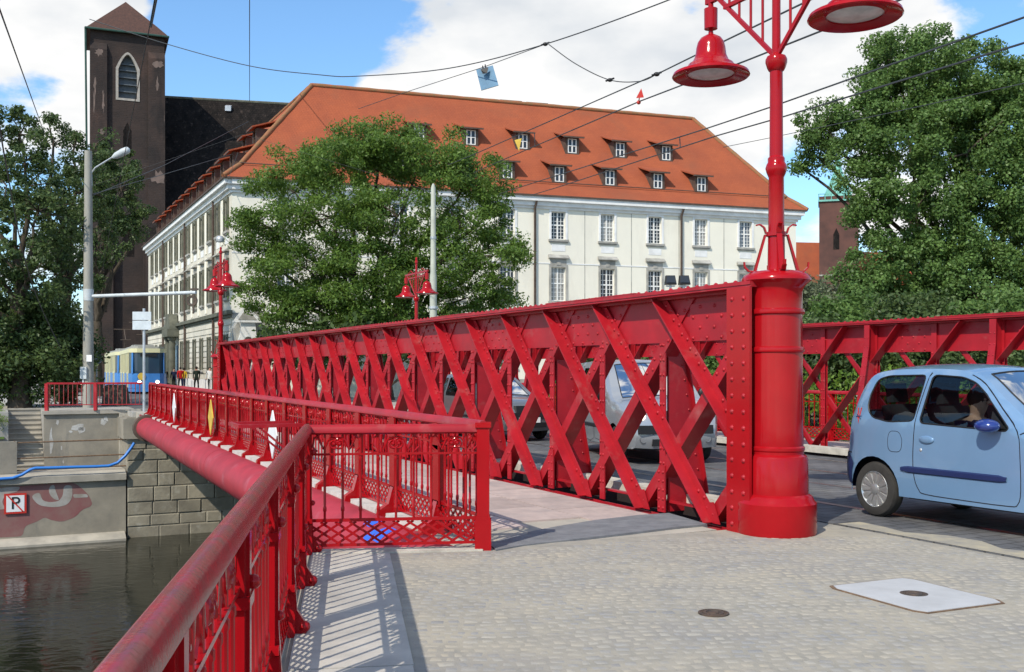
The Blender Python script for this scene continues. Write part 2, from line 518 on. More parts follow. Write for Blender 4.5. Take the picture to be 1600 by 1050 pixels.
M['window3'] = mat('curtained_window_glass', (.26, .26, .25), .12, .4, var=.3, vscale=2)
M['rubble'] = mat('brown_stone_block', (.10, .075, .06), .9, .2, var=.2, vscale=4)

def per_piece(m, amt):
    """each slab or block a little lighter or darker than its neighbours"""
    nt = m.node_tree
    inp = nt.nodes['Principled BSDF'].inputs['Base Color']
    oi = nt.nodes.new('ShaderNodeObjectInfo')
    mr = nt.nodes.new('ShaderNodeMapRange')
    mr.inputs['To Min'].default_value = 1 - amt
    mr.inputs['To Max'].default_value = 1 + amt
    nt.links.new(oi.outputs['Random'], mr.inputs['Value'])
    hs = nt.nodes.new('ShaderNodeHueSaturation')
    nt.links.new(mr.outputs[0], hs.inputs['Value'])
    nt.links.new(inp.links[0].from_socket, hs.inputs['Color'])
    nt.links.new(hs.outputs[0], inp)


per_piece(M['pinkslab'], .16)
per_piece(M['stone'], .16)
per_piece(M['slab'], .08)

# water ripples
nt = M['water'].node_tree
g = nt.nodes.new('ShaderNodeNewGeometry')
mp = nt.nodes.new('ShaderNodeMapping')
mp.inputs['Scale'].default_value = (.7, 1.0, 1)
nt.links.new(g.outputs['Position'], mp.inputs['Vector'])
na = nt.nodes.new('ShaderNodeTexNoise')
na.inputs['Scale'].default_value = 2.6
na.inputs['Detail'].default_value = 5
na.inputs['Distortion'].default_value = .6
nt.links.new(mp.outputs[0], na.inputs['Vector'])
bp = nt.nodes.new('ShaderNodeBump')
bp.inputs['Distance'].default_value = .014
bp.inputs['Strength'].default_value = 1.0
nt.links.new(na.outputs['Fac'], bp.inputs['Height'])
nt.links.new(bp.outputs[0], nt.nodes['Principled BSDF'].inputs['Normal'])


# ------------------------------------------------------------------ mesh helpers
class MB:
    def __init__(self):
        self.v, self.f = [], []

    def add(self, vs_, fs):
        n = len(self.v)
        self.v += [tuple(p) for p in vs_]
        self.f += [tuple(i + n for i in q) for q in fs]
        return self

    def obox(self, o, a, b, c):
        o, a, b, c = V(o), V(a), V(b), V(c)
        return self.add([o, o + a, o + a + b, o + b, o + c, o + a + c, o + a + b + c, o + b + c],
                        [(0, 3, 2, 1), (4, 5, 6, 7), (0, 1, 5, 4), (1, 2, 6, 5), (2, 3, 7, 6), (3, 0, 4, 7)])

    def box(self, x0, x1, y0, y1, z0, z1):
        return self.obox((x0, y0, z0), (x1 - x0, 0, 0), (0, y1 - y0, 0), (0, 0, z1 - z0))

    def beam(self, a, b, w, h, up=(0, 0, 1)):
        a, b = V(a), V(b)
        d = b - a
        u = V(up)
        s = d.cross(u)
        if s.length < 1e-6:
            s = d.cross(V((1, 0, 0)))
        s.normalize()
        u = s.cross(d).normalized()
        return self.obox(a - s * w / 2 - u * h / 2, s * w, u * h, d)

    def tube(self, pts, r, n=8, caps=True):
        pts = [V(p) for p in pts]
        rs = r if isinstance(r, (list, tuple)) else [r] * len(pts)
        vs_, fs = [], []
        ref = None
        for i, p in enumerate(pts):
            t = (pts[min(i + 1, len(pts) - 1)] - pts[max(i - 1, 0)]).normalized()
            if ref is None:
                ref = t.orthogonal().normalized()
            else:
                ref = (ref - t * ref.dot(t))
                if ref.length < 1e-6:
                    ref = t.orthogonal()
                ref.normalize()
            bnm = t.cross(ref)
            for k in range(n):
                a = 2 * PI * k / n
                vs_.append(p + (ref * math.cos(a) + bnm * math.sin(a)) * rs[i])
        for i in range(len(pts) - 1):
            for k in range(n):
                k2 = (k + 1) % n
                fs.append((i * n + k, i * n + k2, (i + 1) * n + k2, (i + 1) * n + k))
        if caps:
            fs.append(tuple(range(n - 1, -1, -1)))
            fs.append(tuple((len(pts) - 1) * n + k for k in range(n)))
        return self.add(vs_, fs)

    def lathe(self, prof, n=24, c=(0, 0, 0), axis='z', cap=True):
        c = V(c)
        vs_, fs = [], []
        for r, z in prof:
            for k in range(n):
                a = 2 * PI * k / n
                x, y = r * math.cos(a), r * math.sin(a)
                if axis == 'z':
                    vs_.append(c + V((x, y, z)))
                elif axis == 'y':
                    vs_.append(c + V((x, z, y)))
                else:
                    vs_.append(c + V((z, x, y)))
        for i in range(len(prof) - 1):
            for k in range(n):
                k2 = (k + 1) % n
                fs.append((i * n + k, i * n + k2, (i + 1) * n + k2, (i + 1) * n + k))
        if cap:
            fs.append(tuple(range(n - 1, -1, -1)))
            fs.append(tuple((len(prof) - 1) * n + k for k in range(n)))
        return self.add(vs_, fs)

    def prism(self, poly, vec):
        vec = V(vec)
        p = [V(q) for q in poly]
        n = len(p)
        fs = [tuple(range(n)), tuple(range(2 * n - 1, n - 1, -1))]
        fs += [(i, (i + 1) % n, (i + 1) % n + n, i + n) for i in range(n)]
        return self.add(p + [q + vec for q in p], fs)

    def quad(self, *p):
        return self.add(p, [tuple(range(len(p)))])

    def ball(self, c, r, n=8, m=6, sx=1, sy=1, sz=1):
        prof = [(r * math.sin(PI * i / m), -r * math.cos(PI * i / m)) for i in range(m + 1)]
        prof[0] = (r * .02, -r)
        prof[-1] = (r * .02, r)
        k = len(self.v)
        self.lathe(prof, n, (0, 0, 0))
        for i in range(k, len(self.v)):
            x, y, z = self.v[i]
            self.v[i] = (c[0] + x * sx, c[1] + y * sy, c[2] + z * sz)
        return self

    def mesh(self, name, material, smooth=None, recalc=True):
        me = bpy.data.meshes.new(name)
        me.from_pydata(self.v, [], self.f)
        if recalc:
            bm = bmesh.new()
            bm.from_mesh(me)
            bmesh.ops.recalc_face_normals(bm, faces=bm.faces)
            bm.to_mesh(me)
            bm.free()
        if material is not None:
            for mm in (material if isinstance(material, (list, tuple)) else [material]):
                me.materials.append(M[mm] if isinstance(mm, str) else mm)
        if smooth:
            me.polygons.foreach_set('use_smooth', [True] * len(me.polygons))
            me.set_sharp_from_angle(angle=R(smooth))
        me.update()
        return me

    def build(self, name, material, parent=None, smooth=None, recalc=True):
        return link(self.mesh(name, material, smooth, recalc), name, parent)


INV = {}


def link(me, name, parent=None, loc=None, rot=None, scale=None):
    """mesh in world coordinates (or the parent's local ones) as an object"""
    o = bpy.data.objects.new(name, me)
    COL.objects.link(o)
    if parent is not None:
        o.parent = parent
        if parent.name in INV:
            o.matrix_parent_inverse = INV[parent.name]
    if loc is not None:
        o.location = loc
    if rot is not None:
        o.rotation_euler = rot if hasattr(rot, '__len__') else (0, 0, rot)
    if scale is not None:
        o.scale = scale
    return o


def tag(o, label=None, cat=None, group=None, kind=None):
    if label:
        o['label'] = label
    if cat:
        o['category'] = cat
    if group:
        o['group'] = group
    if kind:
        o['kind'] = kind
    return o


def thing(name, label, cat, loc=(0, 0, 0), rotz=None, group=None):
    """an Empty at the thing's base; rotz given: its parts are in local coordinates"""
    o = bpy.data.objects.new(name, None)
    o.empty_display_size = .2
    COL.objects.link(o)
    o.location = loc
    if rotz is not None:
        o.rotation_euler = (0, 0, rotz)
    else:
        INV[o.name] = Matrix.Translation(-V(loc))
    return tag(o, label, cat, group)


def copy_tree(o, parent=None):
    c = o.copy()
    COL.objects.link(c)
    c.parent = parent
    for ch in o.children:
        copy_tree(ch, c)
    return c


def struct(mb, name, material, smooth=None):
    return tag(mb.build(name, material, None, smooth), kind='structure')


def text_mesh(txt, size, material, depth=.0, align='CENTER'):
    cu = bpy.data.curves.new('t', 'FONT')
    cu.body = txt
    cu.size = size
    cu.align_x = align
    cu.align_y = 'CENTER'
    cu.extrude = depth
    o = bpy.data.objects.new('t', cu)
    COL.objects.link(o)
    dg = bpy.context.evaluated_depsgraph_get()
    me = bpy.data.meshes.new_from_object(o.evaluated_get(dg))
    bpy.data.objects.remove(o, do_unlink=True)
    me.materials.clear()
    me.materials.append(M[material])
    return me


def rounded(poly, n=4, r=.06):
    """round the corners of a closed polygon"""
    P = [V(p) for p in poly]
    out = []
    k = len(P)
    for i in range(k):
        a, b, c = P[i - 1], P[i], P[(i + 1) % k]
        d1, d2 = (a - b), (c - b)
        rr = min(r, d1.length * .45, d2.length * .45)
        p, q = b + d1.normalized() * rr, b + d2.normalized() * rr
        for j in range(n + 1):
            u = j / n
            out.append(tuple((p * (1 - u) + b * u) * (1 - u) + (b * (1 - u) + q * u) * u))
    return out


def W(px, py, Y):
    return V(((px - 800) / 1600 * Y, Y, EYE - (py - 577) / 1600 * Y))


def G(px, py, z=0.0):
    Y = (EYE - z) * 1600 / (py - 577)
    return V(((px - 800) / 1600 * Y, Y, z))


# bridge frame: t along the bridge (away), p across it (to the right)
BO = V((1.931, 10.58, 0))
BD = V((-.4503, .8929, 0)).normalized()
BN = V((BD.y, -BD.x, 0))
BANG = math.atan2(BD.y, BD.x)


def B(t, p, z=0.0):
    return BO + BD * t + BN * p + V((0, 0, z))
# ================================================================== THE SETTING: ground, water, quays
WZ = -4.7
rng = random.Random(11)


def edge_p(t):
    return -2.61 + .0311 * (t + .33)


def rail_x(Y):
    return -.65 - .157 * (Y - 1.68)


NC = V((-1.784, 8.9, 0))      # corner of the near railing
EP = V((-.256, 9.11, 0))      # end post of the short railing

mb = MB()
mb.quad((-400, -60, WZ), (400, -60, WZ), (400, 60, WZ), (-400, 60, WZ))
struct(mb, 'river_water', 'water')

mb = MB()
poly = [V((-1.2, -14, 0)), V((rail_x(-2) - .15, -2, 0)), V((NC.x - .17, 8.95, 0)), V((EP.x, 9.2, 0)), B(-.42, -.25), B(-.42, .7), B(-.42, 1.22), B(-26, 1.22)]
mb.prism([p + V((0, 0, -.3)) for p in poly], (0, 0, .3))
PAV = struct(mb, 'pavement', 'joint')
# near bank body below the pavement, with the quay face
mb = MB()
mb.prism([p + V((0, 0, -6)) for p in poly[:-1]] + [B(-.42, 12, -6), B(-40, 12, -6)], (0, 0, 5.69))
struct(mb, 'near_quay', 'stone')

# carriageway: near approach, bridge roadway, far street
mb = MB()
mb.prism([B(-40, 1.215, -.2), B(-.42, 1.215, -.2), B(-.42, .5, -.2), B(33, .5, -.2), B(33, 7.25, -.2), B(-40, 7.25, -.2)], (0, 0, .212))
struct(mb, 'roadway', 'road')
addbrick(M['road'], 1, .30, .18, .014, .006, c1=(1, 1, 1), c2=(.72, .72, .74), cm=(.45, .44, .42), plane='XY', rot=-BANG + PI / 2, cfac=.75)
for p in (2.28, 3.715, 5.0, 6.435):
    mb = MB()
    mb.obox(B(-40, p - .035, .005), BD * 150, BN * .07, (0, 0, .011))
    mb.obox(B(-40, p + .035, .0), BD * 150, BN * .04, (0, 0, .0135))
    tag(mb.build('tram_rail', 'rail'), kind='structure')
mb = MB()
mb.prism([B(33.002, -1.4, -.2), B(33.002, 7.24, -.2), B(48, 4.6, -.2), B(150, 4.6, -.2), B(150, -1.4, -.2)], (0, 0, .208))
struct(mb, 'far_street', 'road')
# far bank ground to the horizon
mb = MB()
mb.prism([B(34.3, -90, -7), B(34.3, -6.06, -7), B(37.97, -6.06, -7), B(37.97, -4.84, -7), B(34.3, -4.84, -7), B(34.3, -1.9, -7), B(32.2, -1.9, -7), B(32.2, 60, -7), B(1200, 700, -7), B(1200, -700, -7)], (0, 0, 6.985))
struct(mb, 'far_bank_ground', 'paving_far')
mb = MB()
mb.quad(B(38.2, -6.2, .0), B(38.2, -60, .3), B(110, -60, .6), B(110, -9, .1), B(46, -8, .02))
mb.quad(B(38.2, -6.2, .0), B(38.2, -60, .3), B(34.0, -60, -1.0), B(34.0, -6.2, -1.0))
struct(mb, 'grass_bank', 'grass')
# park on the right beyond the bridge
mb = MB()
mb.prism([B(-40, 7.26, -7), B(-.9, 7.26, -7), B(-.9, 10.4, -7), B(31.5, 10.4, -7), B(31.5, 120, -7), B(-40, 120, -7)], (0, 0, 6.9))
struct(mb, 'park_ground', 'earth')

# --- quay wall on the far side (left of the bridge)
QW = thing('quay_wall', 'grey concrete quay wall with maroon and silver graffiti at the waterline', 'wall', B(32, -6, WZ))
mb = MB()
mb.obox(B(32.0, -40, -6.5), BN * 37.85, BD * .55, (0, 0, 4.0))
mb.build('wall_face', 'concrete', QW)
mb = MB()
mb.prism([B(31.86, -40, -2.5), B(31.86, -40, -2.27), B(32.25, -40, -2.16), B(34.31, -40, -2.16), B(34.31, -40, -2.5)], BN * 37.85)
mb.build('coping', 'concrete_lt', QW)
mb = MB()
mb.prism([B(31.45, -40, -6.5), B(31.45, -40, -4.62), B(31.75, -40, -4.47), B(32.02, -40, -4.42), B(32.02, -40, -6.5)], BN * 37.8)
mb.build('footing', 'concrete_lt', QW)


def wallpoly(pts, t, off):
    return [B(t - off, p, z) for p, z in pts]


def QP(px, py, t):          # a pixel on the plane t = const, as (p, z)
    d = V(((px - 800) / 1600, 1, -(py - 577) / 1600))
    n = BD
    k = (BO + BD * t - V((0, 0, EYE))).dot(n) / d.dot(n)
    w = V((0, 0, EYE)) + d * k
    return (w - BO).dot(BN), w.z


def graffito(px_pts, matn, off):
    pts = [QP(x, y, 32 - off) for x, y in px_pts]
    pts = rounded(pts, 4, .35)
    m = MB()
    m.prism([B(32 - off, p, z) for p, z in pts], BD * (off - .001))
    return m.build('graffiti', matn, QW)


graffito([(-40, 765), (62, 757), (115, 752), (138, 772), (146, 790), (128, 796), (118, 808), (96, 816), (78, 812), (70, 808), (58, 815), (38, 822), (36, 838), (-40, 842)], 'graf_red', .004)
graffito([(48, 775), (62, 768), (66, 782), (78, 785), (92, 783), (98, 775), (100, 758), (113, 758), (113, 778), (105, 789), (86, 793), (60, 790)], 'graf_white', .008)
graffito([(-30, 770), (0, 762), (32, 760), (28, 768), (10, 772), (2, 784), (10, 796), (-30, 796)], 'graf_white', .008)
graffito([(76, 762), (84, 756), (88, 770), (93, 782), (84, 780), (77, 772)], 'graf_white', .0085)
graffito([(114, 772), (136, 772), (138, 777), (115, 778)], 'graf_white', .0085)

# upper retaining wall, right pier, low wall, stairs
UW = thing('retaining_wall', 'upper grey retaining wall with peeling white poster scraps beside the stairs', 'wall', B(34.3, -3.4, -2.2))
mb = MB()
mb.obox(B(33.95, -4.85, -2.16), BN * 2.65, BD * .5, (0, 0, 2.05))
mb.build('wall_face', 'concrete', UW)
mb = MB()
mb.obox(B(33.85, -4.92, -.11), BN * 4.0, BD * .9, (0, 0, .13))
mb.build('coping', 'concrete_lt', UW)
mb = MB()
mb.obox(B(33.7, -2.2, -2.16), BN * 1.1, BD * .6, (0, 0, 2.05))
mb.build('pier', 'concrete_lt', UW)


def scrap(cx, cy, sx, sy, seed, n=9):
    r_ = random.Random(seed)
    pts = []
    for k in range(n):
        a = 2 * PI * k / n
        rr = r_.uniform(.45, 1.0)
        pts.append(QP(cx + sx * rr * math.cos(a), cy + sy * rr * math.sin(a), 33.95))
    m = MB()
    m.prism([B(33.945, p, z) for p, z in pts], BD * .0045)
    m.build('poster_scrap', 'scrap', UW)


for i, a in enumerate(((122, 668, 12, 9), (128, 672, 8, 7), (162, 660, 6, 8), (166, 655, 5, 6), (110, 674, 5, 3), (96, 700, 2, 6), (80, 690, 4, 24), (99, 721, 2, 5), (90, 660, 3, 6))):
    scrap(*a, seed=40 + i)

ST = thing('stone_stairs', 'flight of worn concrete steps going down to the quay', 'stairs', B(34.0, -5.5, -2.2))
NS = 12
for k in range(NS):
    z1 = -2.16 + (k + 1) * 2.15 / NS
    mb = MB()
    mb.prism([B(34.0 + k * .33, -6.05, -2.3), B(34.0 + k * .33, -6.05, z1 - .05), B(33.96 + k * .33, -6.05, z1 - .045), B(33.96 + k * .33, -6.05, z1),
              B(34.0 + (k + 1) * .33 + .02, -6.05, z1), B(34.0 + (k + 1) * .33 + .02, -6.05, -2.3)], BN * 1.2)
    mb.build('step', 'concrete_lt', ST)
mb = MB()
mb.prism([B(33.9, -6.3, -2.3), B(33.9, -6.3, -1.4), B(38.2, -6.3, .1), B(38.2, -6.3, -2.3)], BN * .24)
mb.build('side_wall', 'concrete', ST)
mb = MB()
mb.obox(B(32.3, -40, -2.15), BN * 34.2, BD * .3, (0, 0, 1.15))
o = mb.build('low_wall', 'concrete')
tag(o, 'low grey parapet block at the left foot of the stairs', 'wall')

BR = thing('quay_barrier', 'two rusty horizontal pipes barring the landing in front of the stairs', 'barrier', B(32.4, -4, -2.16))
for z in (-1.62, -1.05, -2.05):
    mb = MB()
    mb.tube([B(32.38, -5.9, z), B(32.38, -1.95, z + .02)], .028, 6)
    mb.build('pipe', 'rust', BR, 40)
for p in (-5.88, -1.95):
    mb = MB()
    mb.tube([B(32.38, p, -2.2), B(32.38, p, -.98)], .03, 6)
    mb.build('post', 'rust', BR, 40)

# far abutment of squared stones, every block its own piece
AB = thing('stone_abutment', 'abutment of squared sandstone blocks under the far end of the bridge', 'wall', B(32, 0, WZ))
mb = MB()
mb.obox(B(32.06, -2.1, -6.5), BN * 14, BD * 2.0, (0, 0, 6.3))
mb.build('backing', 'concrete', AB)
zz = -4.9
row = 0
while zz < -.9:
    h = rng.choice((.42, .5, .56, .6))
    p = -2.1 - (rng.random() * .5 if row % 2 else 0)
    p = -2.1
    while p < 3.4:
        w = rng.uniform(.55, 1.25)
        mb = MB()
        d = rng.uniform(.0, .05)
        g = .011
        f0, f1 = B(32.0 + d, p + g, zz + g), B(32.0 + d, p + w - g, zz + h - g)
        e = .03
        o_ = [B(32.0 + d + .02, p + g, zz + g), B(32.0 + d + .02, p + w - g, zz + g), B(32.0 + d + .02, p + w - g, zz + h - g), B(32.0 + d + .02, p + g, zz + h - g)]
        i_ = [B(32.0 + d, p + g + e, zz + g + e), B(32.0 + d, p + w - g - e, zz + g + e), B(32.0 + d, p + w - g - e, zz + h - g - e), B(32.0 + d, p + g + e, zz + h - g - e)]
        bk = [q + BD * .12 for q in o_]
        mb.add(i_ + o_ + bk, [(0, 1, 2, 3)] + [(k, (k + 1) % 4, (k + 1) % 4 + 4, k + 4) for k in range(4)] + [(k + 4, (k + 1) % 4 + 4, (k + 1) % 4 + 8, k + 8) for k in range(4)])
        mb.build('stone_block', 'stone', AB)
        p += w
    zz += h
    row += 1
mb = MB()
mb.obox(B(31.9, -2.25, -1.0), BN * 14, BD * 2.3, (0, 0, .75))
mb.build('bearing_shelf', 'concrete', AB)

# no-mooring sign on the quay wall: P struck out
sp, sz = QP(24, 787, 31.9)
SG = thing('no_mooring_sign', 'square white sign with red border and struck-out letter on the quay wall', 'sign', B(31.9, sp, sz - .36))
mb = MB()
mb.obox(B(31.93, sp - .36, sz - .36), BN * .72, BD * .03, (0, 0, .72))
mb.build('border', 'red_sign', SG)
mb = MB()
mb.obox(B(31.925, sp - .29, sz - .29), BN * .58, BD * .006, (0, 0, .58))
mb.build('panel', 'white_sign', SG)
me = text_mesh('P', .62, 'black', .004)
l_ = link(me, 'letter', SG)
rotm = Matrix((BN, V((0, 0, 1)), -BD)).transposed().to_4x4()
me.transform(Matrix.Translation(B(31.918, sp, sz)) @ rotm)
mb = MB()
mb.prism([B(31.912, sp - .27, sz + .29), B(31.912, sp - .21, sz + .29), B(31.912, sp + .27, sz - .29), B(31.912, sp + .21, sz - .29)], BD * .003)
mb.build('stroke', 'red_sign', SG)

# blue hose over the coping
hp = [(-30, 751), (5, 748), (20, 747), (34, 742), (47, 734), (55, 731.5), (80, 731), (110, 730), (150, 729), (170, 728), (184, 723), (196, 712), (205, 700), (210, 692)]
pts = []
for i, (x, y) in enumerate(hp):
    p, z = QP(x, y, 31.8)
    pts.append(B(31.8, p, z))
mb = MB()
mb.tube(pts, .055, 8)
tag(mb.build('water_hose', 'hose', None, 50), 'bright blue hose lying along the quay edge to the red pipe', 'hose')

# ================================================================== near paving
def cdt_fill_xy(poly):
    n = len(poly)
    r = delaunay_2d_cdt([V(p) for p in poly], [(i, (i + 1) % n) for i in range(n)], [], 1, 1e-5)
    return [(v.x, v.y) for v in r[0]], [tuple(f) for f in r[2]]


ex = V((.992, .126, 0))
ey = V((-.126, .992, 0))


def in_setts(q):
    if q.x < -.558 - .162 * (q.y - 5.69) + .05:
        return False
    r_ = q - BO
    if r_.dot(BN) > 1.12:
        return False
    lim = 8.95 if q.x < -.2 else 8.95 + (q.x + .2) * .43
    if q.x > 1.75:
        lim = 9.78 + .0 * q.x
    return q.y < lim


HC = G(1428, 929.5)             # hatch centre
HX_ = (G(1560, 939) - G(1297, 917))
VC = G(1115, 959)
setts = []
rows = 0
y = 3.9
while y < 10.2:
    x = -2.2 + (.05 if rows % 2 else 0)
    while x < 6.2:
        w = rng.uniform(.062, .112)
        wv = .05 * math.sin(x * 2.3 + y * .7) + .03 * math.sin(x * 5.1 - y)
        q = ex * (x + w / 2) + ey * (y + .045 + wv + rng.uniform(-.012, .012)) + V((0, .35, 0))
        if in_setts(q) and (q - VC).length > .13:
            # keep the hatch free
            d = q - HC
            if not (abs(d.dot(V((.41, -.912, 0)))) < .50 and abs(d.dot(V((.912, .41, 0)))) < .44):
                setts.append((q, w))
        x += w + .006
    y += .092
    rows += 1
setts.sort(key=lambda a: a[0].y + abs(a[0].x - .6) * .15)


def sett_geo(m, q, w, l, sc):
    h = sc.uniform(.0003, .0032)
    tx, ty = sc.uniform(-.006, .006), sc.uniform(-.006, .006)
    a = sc.uniform(-.22, .22)
    l = l * sc.uniform(.78, 1.08)
    ca, sa = math.cos(a), math.sin(a)

    def P(u, v, z):
        uu, vv = u * ca - v * sa, u * sa + v * ca
        p = q + ex * uu + ey * vv
        return (p.x, p.y, z + u * tx * 8 * .1 + v * ty * 8 * .1)
    j = [sc.uniform(-.005, .005) for _ in range(8)]
    a0, b0 = w / 2 - .003, l / 2 - .003
    bt = [P(-a0 + j[0], -b0 + j[1], -.004), P(a0 + j[2], -b0 + j[3], -.004), P(a0 + j[4], b0 + j[5], -.004), P(-a0 + j[6], b0 + j[7], -.004)]
    a1, b1 = a0 - .015, b0 - .015
    tp = [P(-a1 + j[0], -b1 + j[1], h), P(a1 + j[2], -b1 + j[3], h), P(a1 + j[4], b1 + j[5], h), P(-a1 + j[6], b1 + j[7], h)]
    m.add(bt + tp, [(4, 5, 6, 7), (0, 1, 5, 4), (1, 2, 6, 5), (2, 3, 7, 6), (3, 0, 4, 7)])


vis = [s for s in setts if s[0].y > 4.3]
near, rest = vis[:300], vis[300:]
for q, w in near:
    m = MB()
    sett_geo(m, q, w, .088, rng)
    link(m.mesh('sett', 'sett', 60, recalc=False), 'sett', PAV)
m = MB()
for q, w in rest:
    sett_geo(m, q, w, .088, rng)
tag(link(m.mesh('small_setts', 'sett', 60, recalc=False), 'small_setts', PAV), kind='stuff')

# slab strip along the railing
sl = V((-.1598, .9872, 0))
sr = V((.9872, .1598, 0))
s0 = V((rail_x(0) + .06, 0, 0))
yy = -2.0
while yy < 8.7:
    ln = 1.25 if yy < 7.2 else min(1.25, 8.85 - yy)
    mb = MB()
    c = V((rail_x(yy) + .0, yy, 0))
    w = .665
    dz = rng.uniform(.0, .004)
    bt = [c + sr * .05 + sl * .006, c + sr * (.05 + w) + sl * .006, c + sr * (.05 + w) + sl * (ln - .006), c + sr * .05 + sl * (ln - .006)]
    mb.prism([q + V((0, 0, -.05)) for q in bt], (0, 0, .056 + dz))
    mb.build('slab', 'slab', PAV)
    yy += ln * .9872
mb = MB()
mb.obox(V((rail_x(-2) - .16, -2, -.3)), sr * .2, sl * 11.0, (0, 0, .328))
mb.build('edge_kerb', 'kerb', PAV)
mb = MB()
mb.prism([q + V((0, 0, -.2)) for q in (NC + V((-.16, .10, 0)), EP + V((0, .10, 0)), EP + V((0, -.10, 0)), NC + V((-.1, -.10, 0)))], (0, 0, .215))
mb.build('edge_kerb', 'kerb', PAV)
# asphalt ramp where the footway meets the paving
top = [(764, 851), (790, 842), (825, 833), (870, 824), (930, 814), (1000, 806), (1045, 803)]
bot = [(1105, 820.5), (1050, 826), (985, 834), (900, 844), (820, 853), (775, 861)]
mb = MB()
mb.prism([G(x, y) + V((0, 0, -.05)) for x, y in top + bot], (0, 0, .062))
mb.build('asphalt_ramp', 'asphalt', PAV)

pts = []
r9 = random.Random(9)
tt = [-.7 - .35 * i for i in range(40)]
pts = [B(t_, 1.222) for t_ in tt] + [B(t_, 1.52 + r9.uniform(-.12, .14)) for t_ in tt[::-1]]
dv, df = cdt_fill_xy([(q.x, q.y) for q in pts])
mb = MB()
mb.add([(x, y, .0155) for x, y in dv], df)
tag(mb.build('gutter_dust', 'dust', None, recalc=False), kind='structure')
# hatch and valve cover let into the paving
hu, hv = V((.41, -.912, 0)), V((.912, .41, 0))
HT = thing('access_hatch', 'pale concrete access hatch with rusty rim set in the paving', 'hatch', HC)
o8 = lambda a, b, c: [HC + hu * x + hv * y_ for x, y_ in ((-a + c, -b), (a - c, -b), (a, -b + c * .5), (a, b - c * .5), (a - c, b), (-a + c, b), (-a, b - c * .5), (-a, -b + c * .5))]
mb = MB()
mb.prism([q + V((0, 0, -.03)) for q in o8(.465, .395, .085)], (0, 0, .036))
mb.build('frame', 'rust', HT)
mb = MB()
mb.prism([q + V((0, 0, -.02)) for q in o8(.445, .375, .085)], (0, 0, .030))
mb.build('lid', 'hatch', HT)
mb = MB()
mb.lathe([(.095, .0), (.095, .012), (.08, .014), (.078, .011), (.06, .011), (.058, .015), (.035, .015), (.033, .011), (.004, .011)], 28, HC)
for k in range(14):
    a = 2 * PI * k / 14
    mb.obox(HC + V((.062 * math.cos(a), .062 * math.sin(a), .010)), V((.014 * math.cos(a), .014 * math.sin(a), 0)), V((-.010 * math.sin(a), .012 * math.cos(a), 0)), (0, 0, .005))
mb.build('cover', 'iron', HT, 30)
mb = MB()
mb.lathe([(.10, -.02), (.10, .010), (.085, .012), (.083, .006), (.07, .006), (.068, .012), (.05, .012), (.048, .006), (.034, .006), (.032, .012), (.004, .012)], 30, VC)
for k in range(20):
    a = 2 * PI * k / 20
    mb.obox(VC + V((.071 * math.cos(a), .071 * math.sin(a), .005)), V((.011 * math.cos(a), .011 * math.sin(a), 0)), V((-.009 * math.sin(a), .009 * math.cos(a), 0)), (0, 0, .007))
o = mb.build('valve_cover', 'iron', None, 30)
tag(o, 'small round cast iron valve cover in the paving', 'manhole cover')

# ================================================================== THE BRIDGE
WK = MB()
WK.prism([B(-.33, -2.75, -.42), B(-.33, -.03, -.42), B(33, -.03, -.42), B(33, -1.75, -.42)], (0, 0, .41))
WK = struct(WK, 'footway_deck', 'concrete_lt')
t = .62
slabm = MB()
slabm.prism([V((.011, .011, -.04)), V((.989, .011, -.04)), V((.989, .989, -.04)), V((.011, .989, -.04))], (0, 0, .046))
slabm = slabm.mesh('paving_slab', 'pinkslab')
k = 0
while t < 32:
    L = 0.98
    e = edge_p(t) + .14
    ws = (-.06 - e) / 3
    for j in range(3):
        off = .33 * L * (j == 1)
        o = link(slabm, 'paving_slab', WK, B(t + off, e + j * ws, rng.uniform(0, .003)), (0, 0, BANG - PI / 2), (ws, L, 1))
    t += L
    k += 1
# white stone blocks along the outer edge, one in each bay
RD = (V((-12.58, 35.6, 0)) - EP)
RL = RD.length
RD = RD.normalized()
RN = V((-RD.y, RD.x, 0))     # outward, over the water
em = MB()
em.prism([V((.2, -.10, -.02)), V((1.16, -.10, -.02)), V((1.16, .18, -.02)), V((.2, .18, -.02))], (0, 0, .065))
em = em.mesh('edge_stone', 'whitestone')
for k in range(21):
    link(em, 'edge_stone', WK, EP + RD * (1.08 + 1.36 * k) + V((0, 0, .0)), math.atan2(RD.y, RD.x))
mb = MB()
mb.obox(EP + RN * (-.1) + V((0, 0, -.35)), RN * .34, RD * 30.5, (0, 0, .33))
mb.build('edge_girder', 'red', WK)
# deck under the road and cross girders (shade underneath put into a near-black colour)
mb = MB()
mb.obox(B(-.4, .48, -.75), BN * 6.8, BD * 33, (0, 0, .54))
struct(mb, 'road_deck', 'gap_shade')
# granite kerbs inside the trusses
KB = []
for p in (.52, 6.95):
    mb = MB()
    mb.obox(B(-.1, p, .07), BN * .26, BD * 33, (0, 0, .11))
    struct(mb, 'inner_kerb', 'kerb')
for p in (.49, 7.24):
    mb = MB()
    mb.obox(B(-.4, p, -.6), BN * .012, BD * 33, (0, 0, .665))  # dark plate added to paint the shaded gap below the kerb
    struct(mb, 'gap_shade_plate', 'gap_shade')
# right footway
mb = MB()
mb.obox(B(-.9, 7.7, -.4), BN * 2.7, BD * 34, (0, 0, .4))
struct(mb, 'right_footway_deck', 'pinkslab')

# --- lattice girders
PITCH, SPAN, TOPZ = 1.275, 2.23, 2.456
U = V((SPAN, 2.36))
TL = U.length
T0, T1 = -.46, 25.7


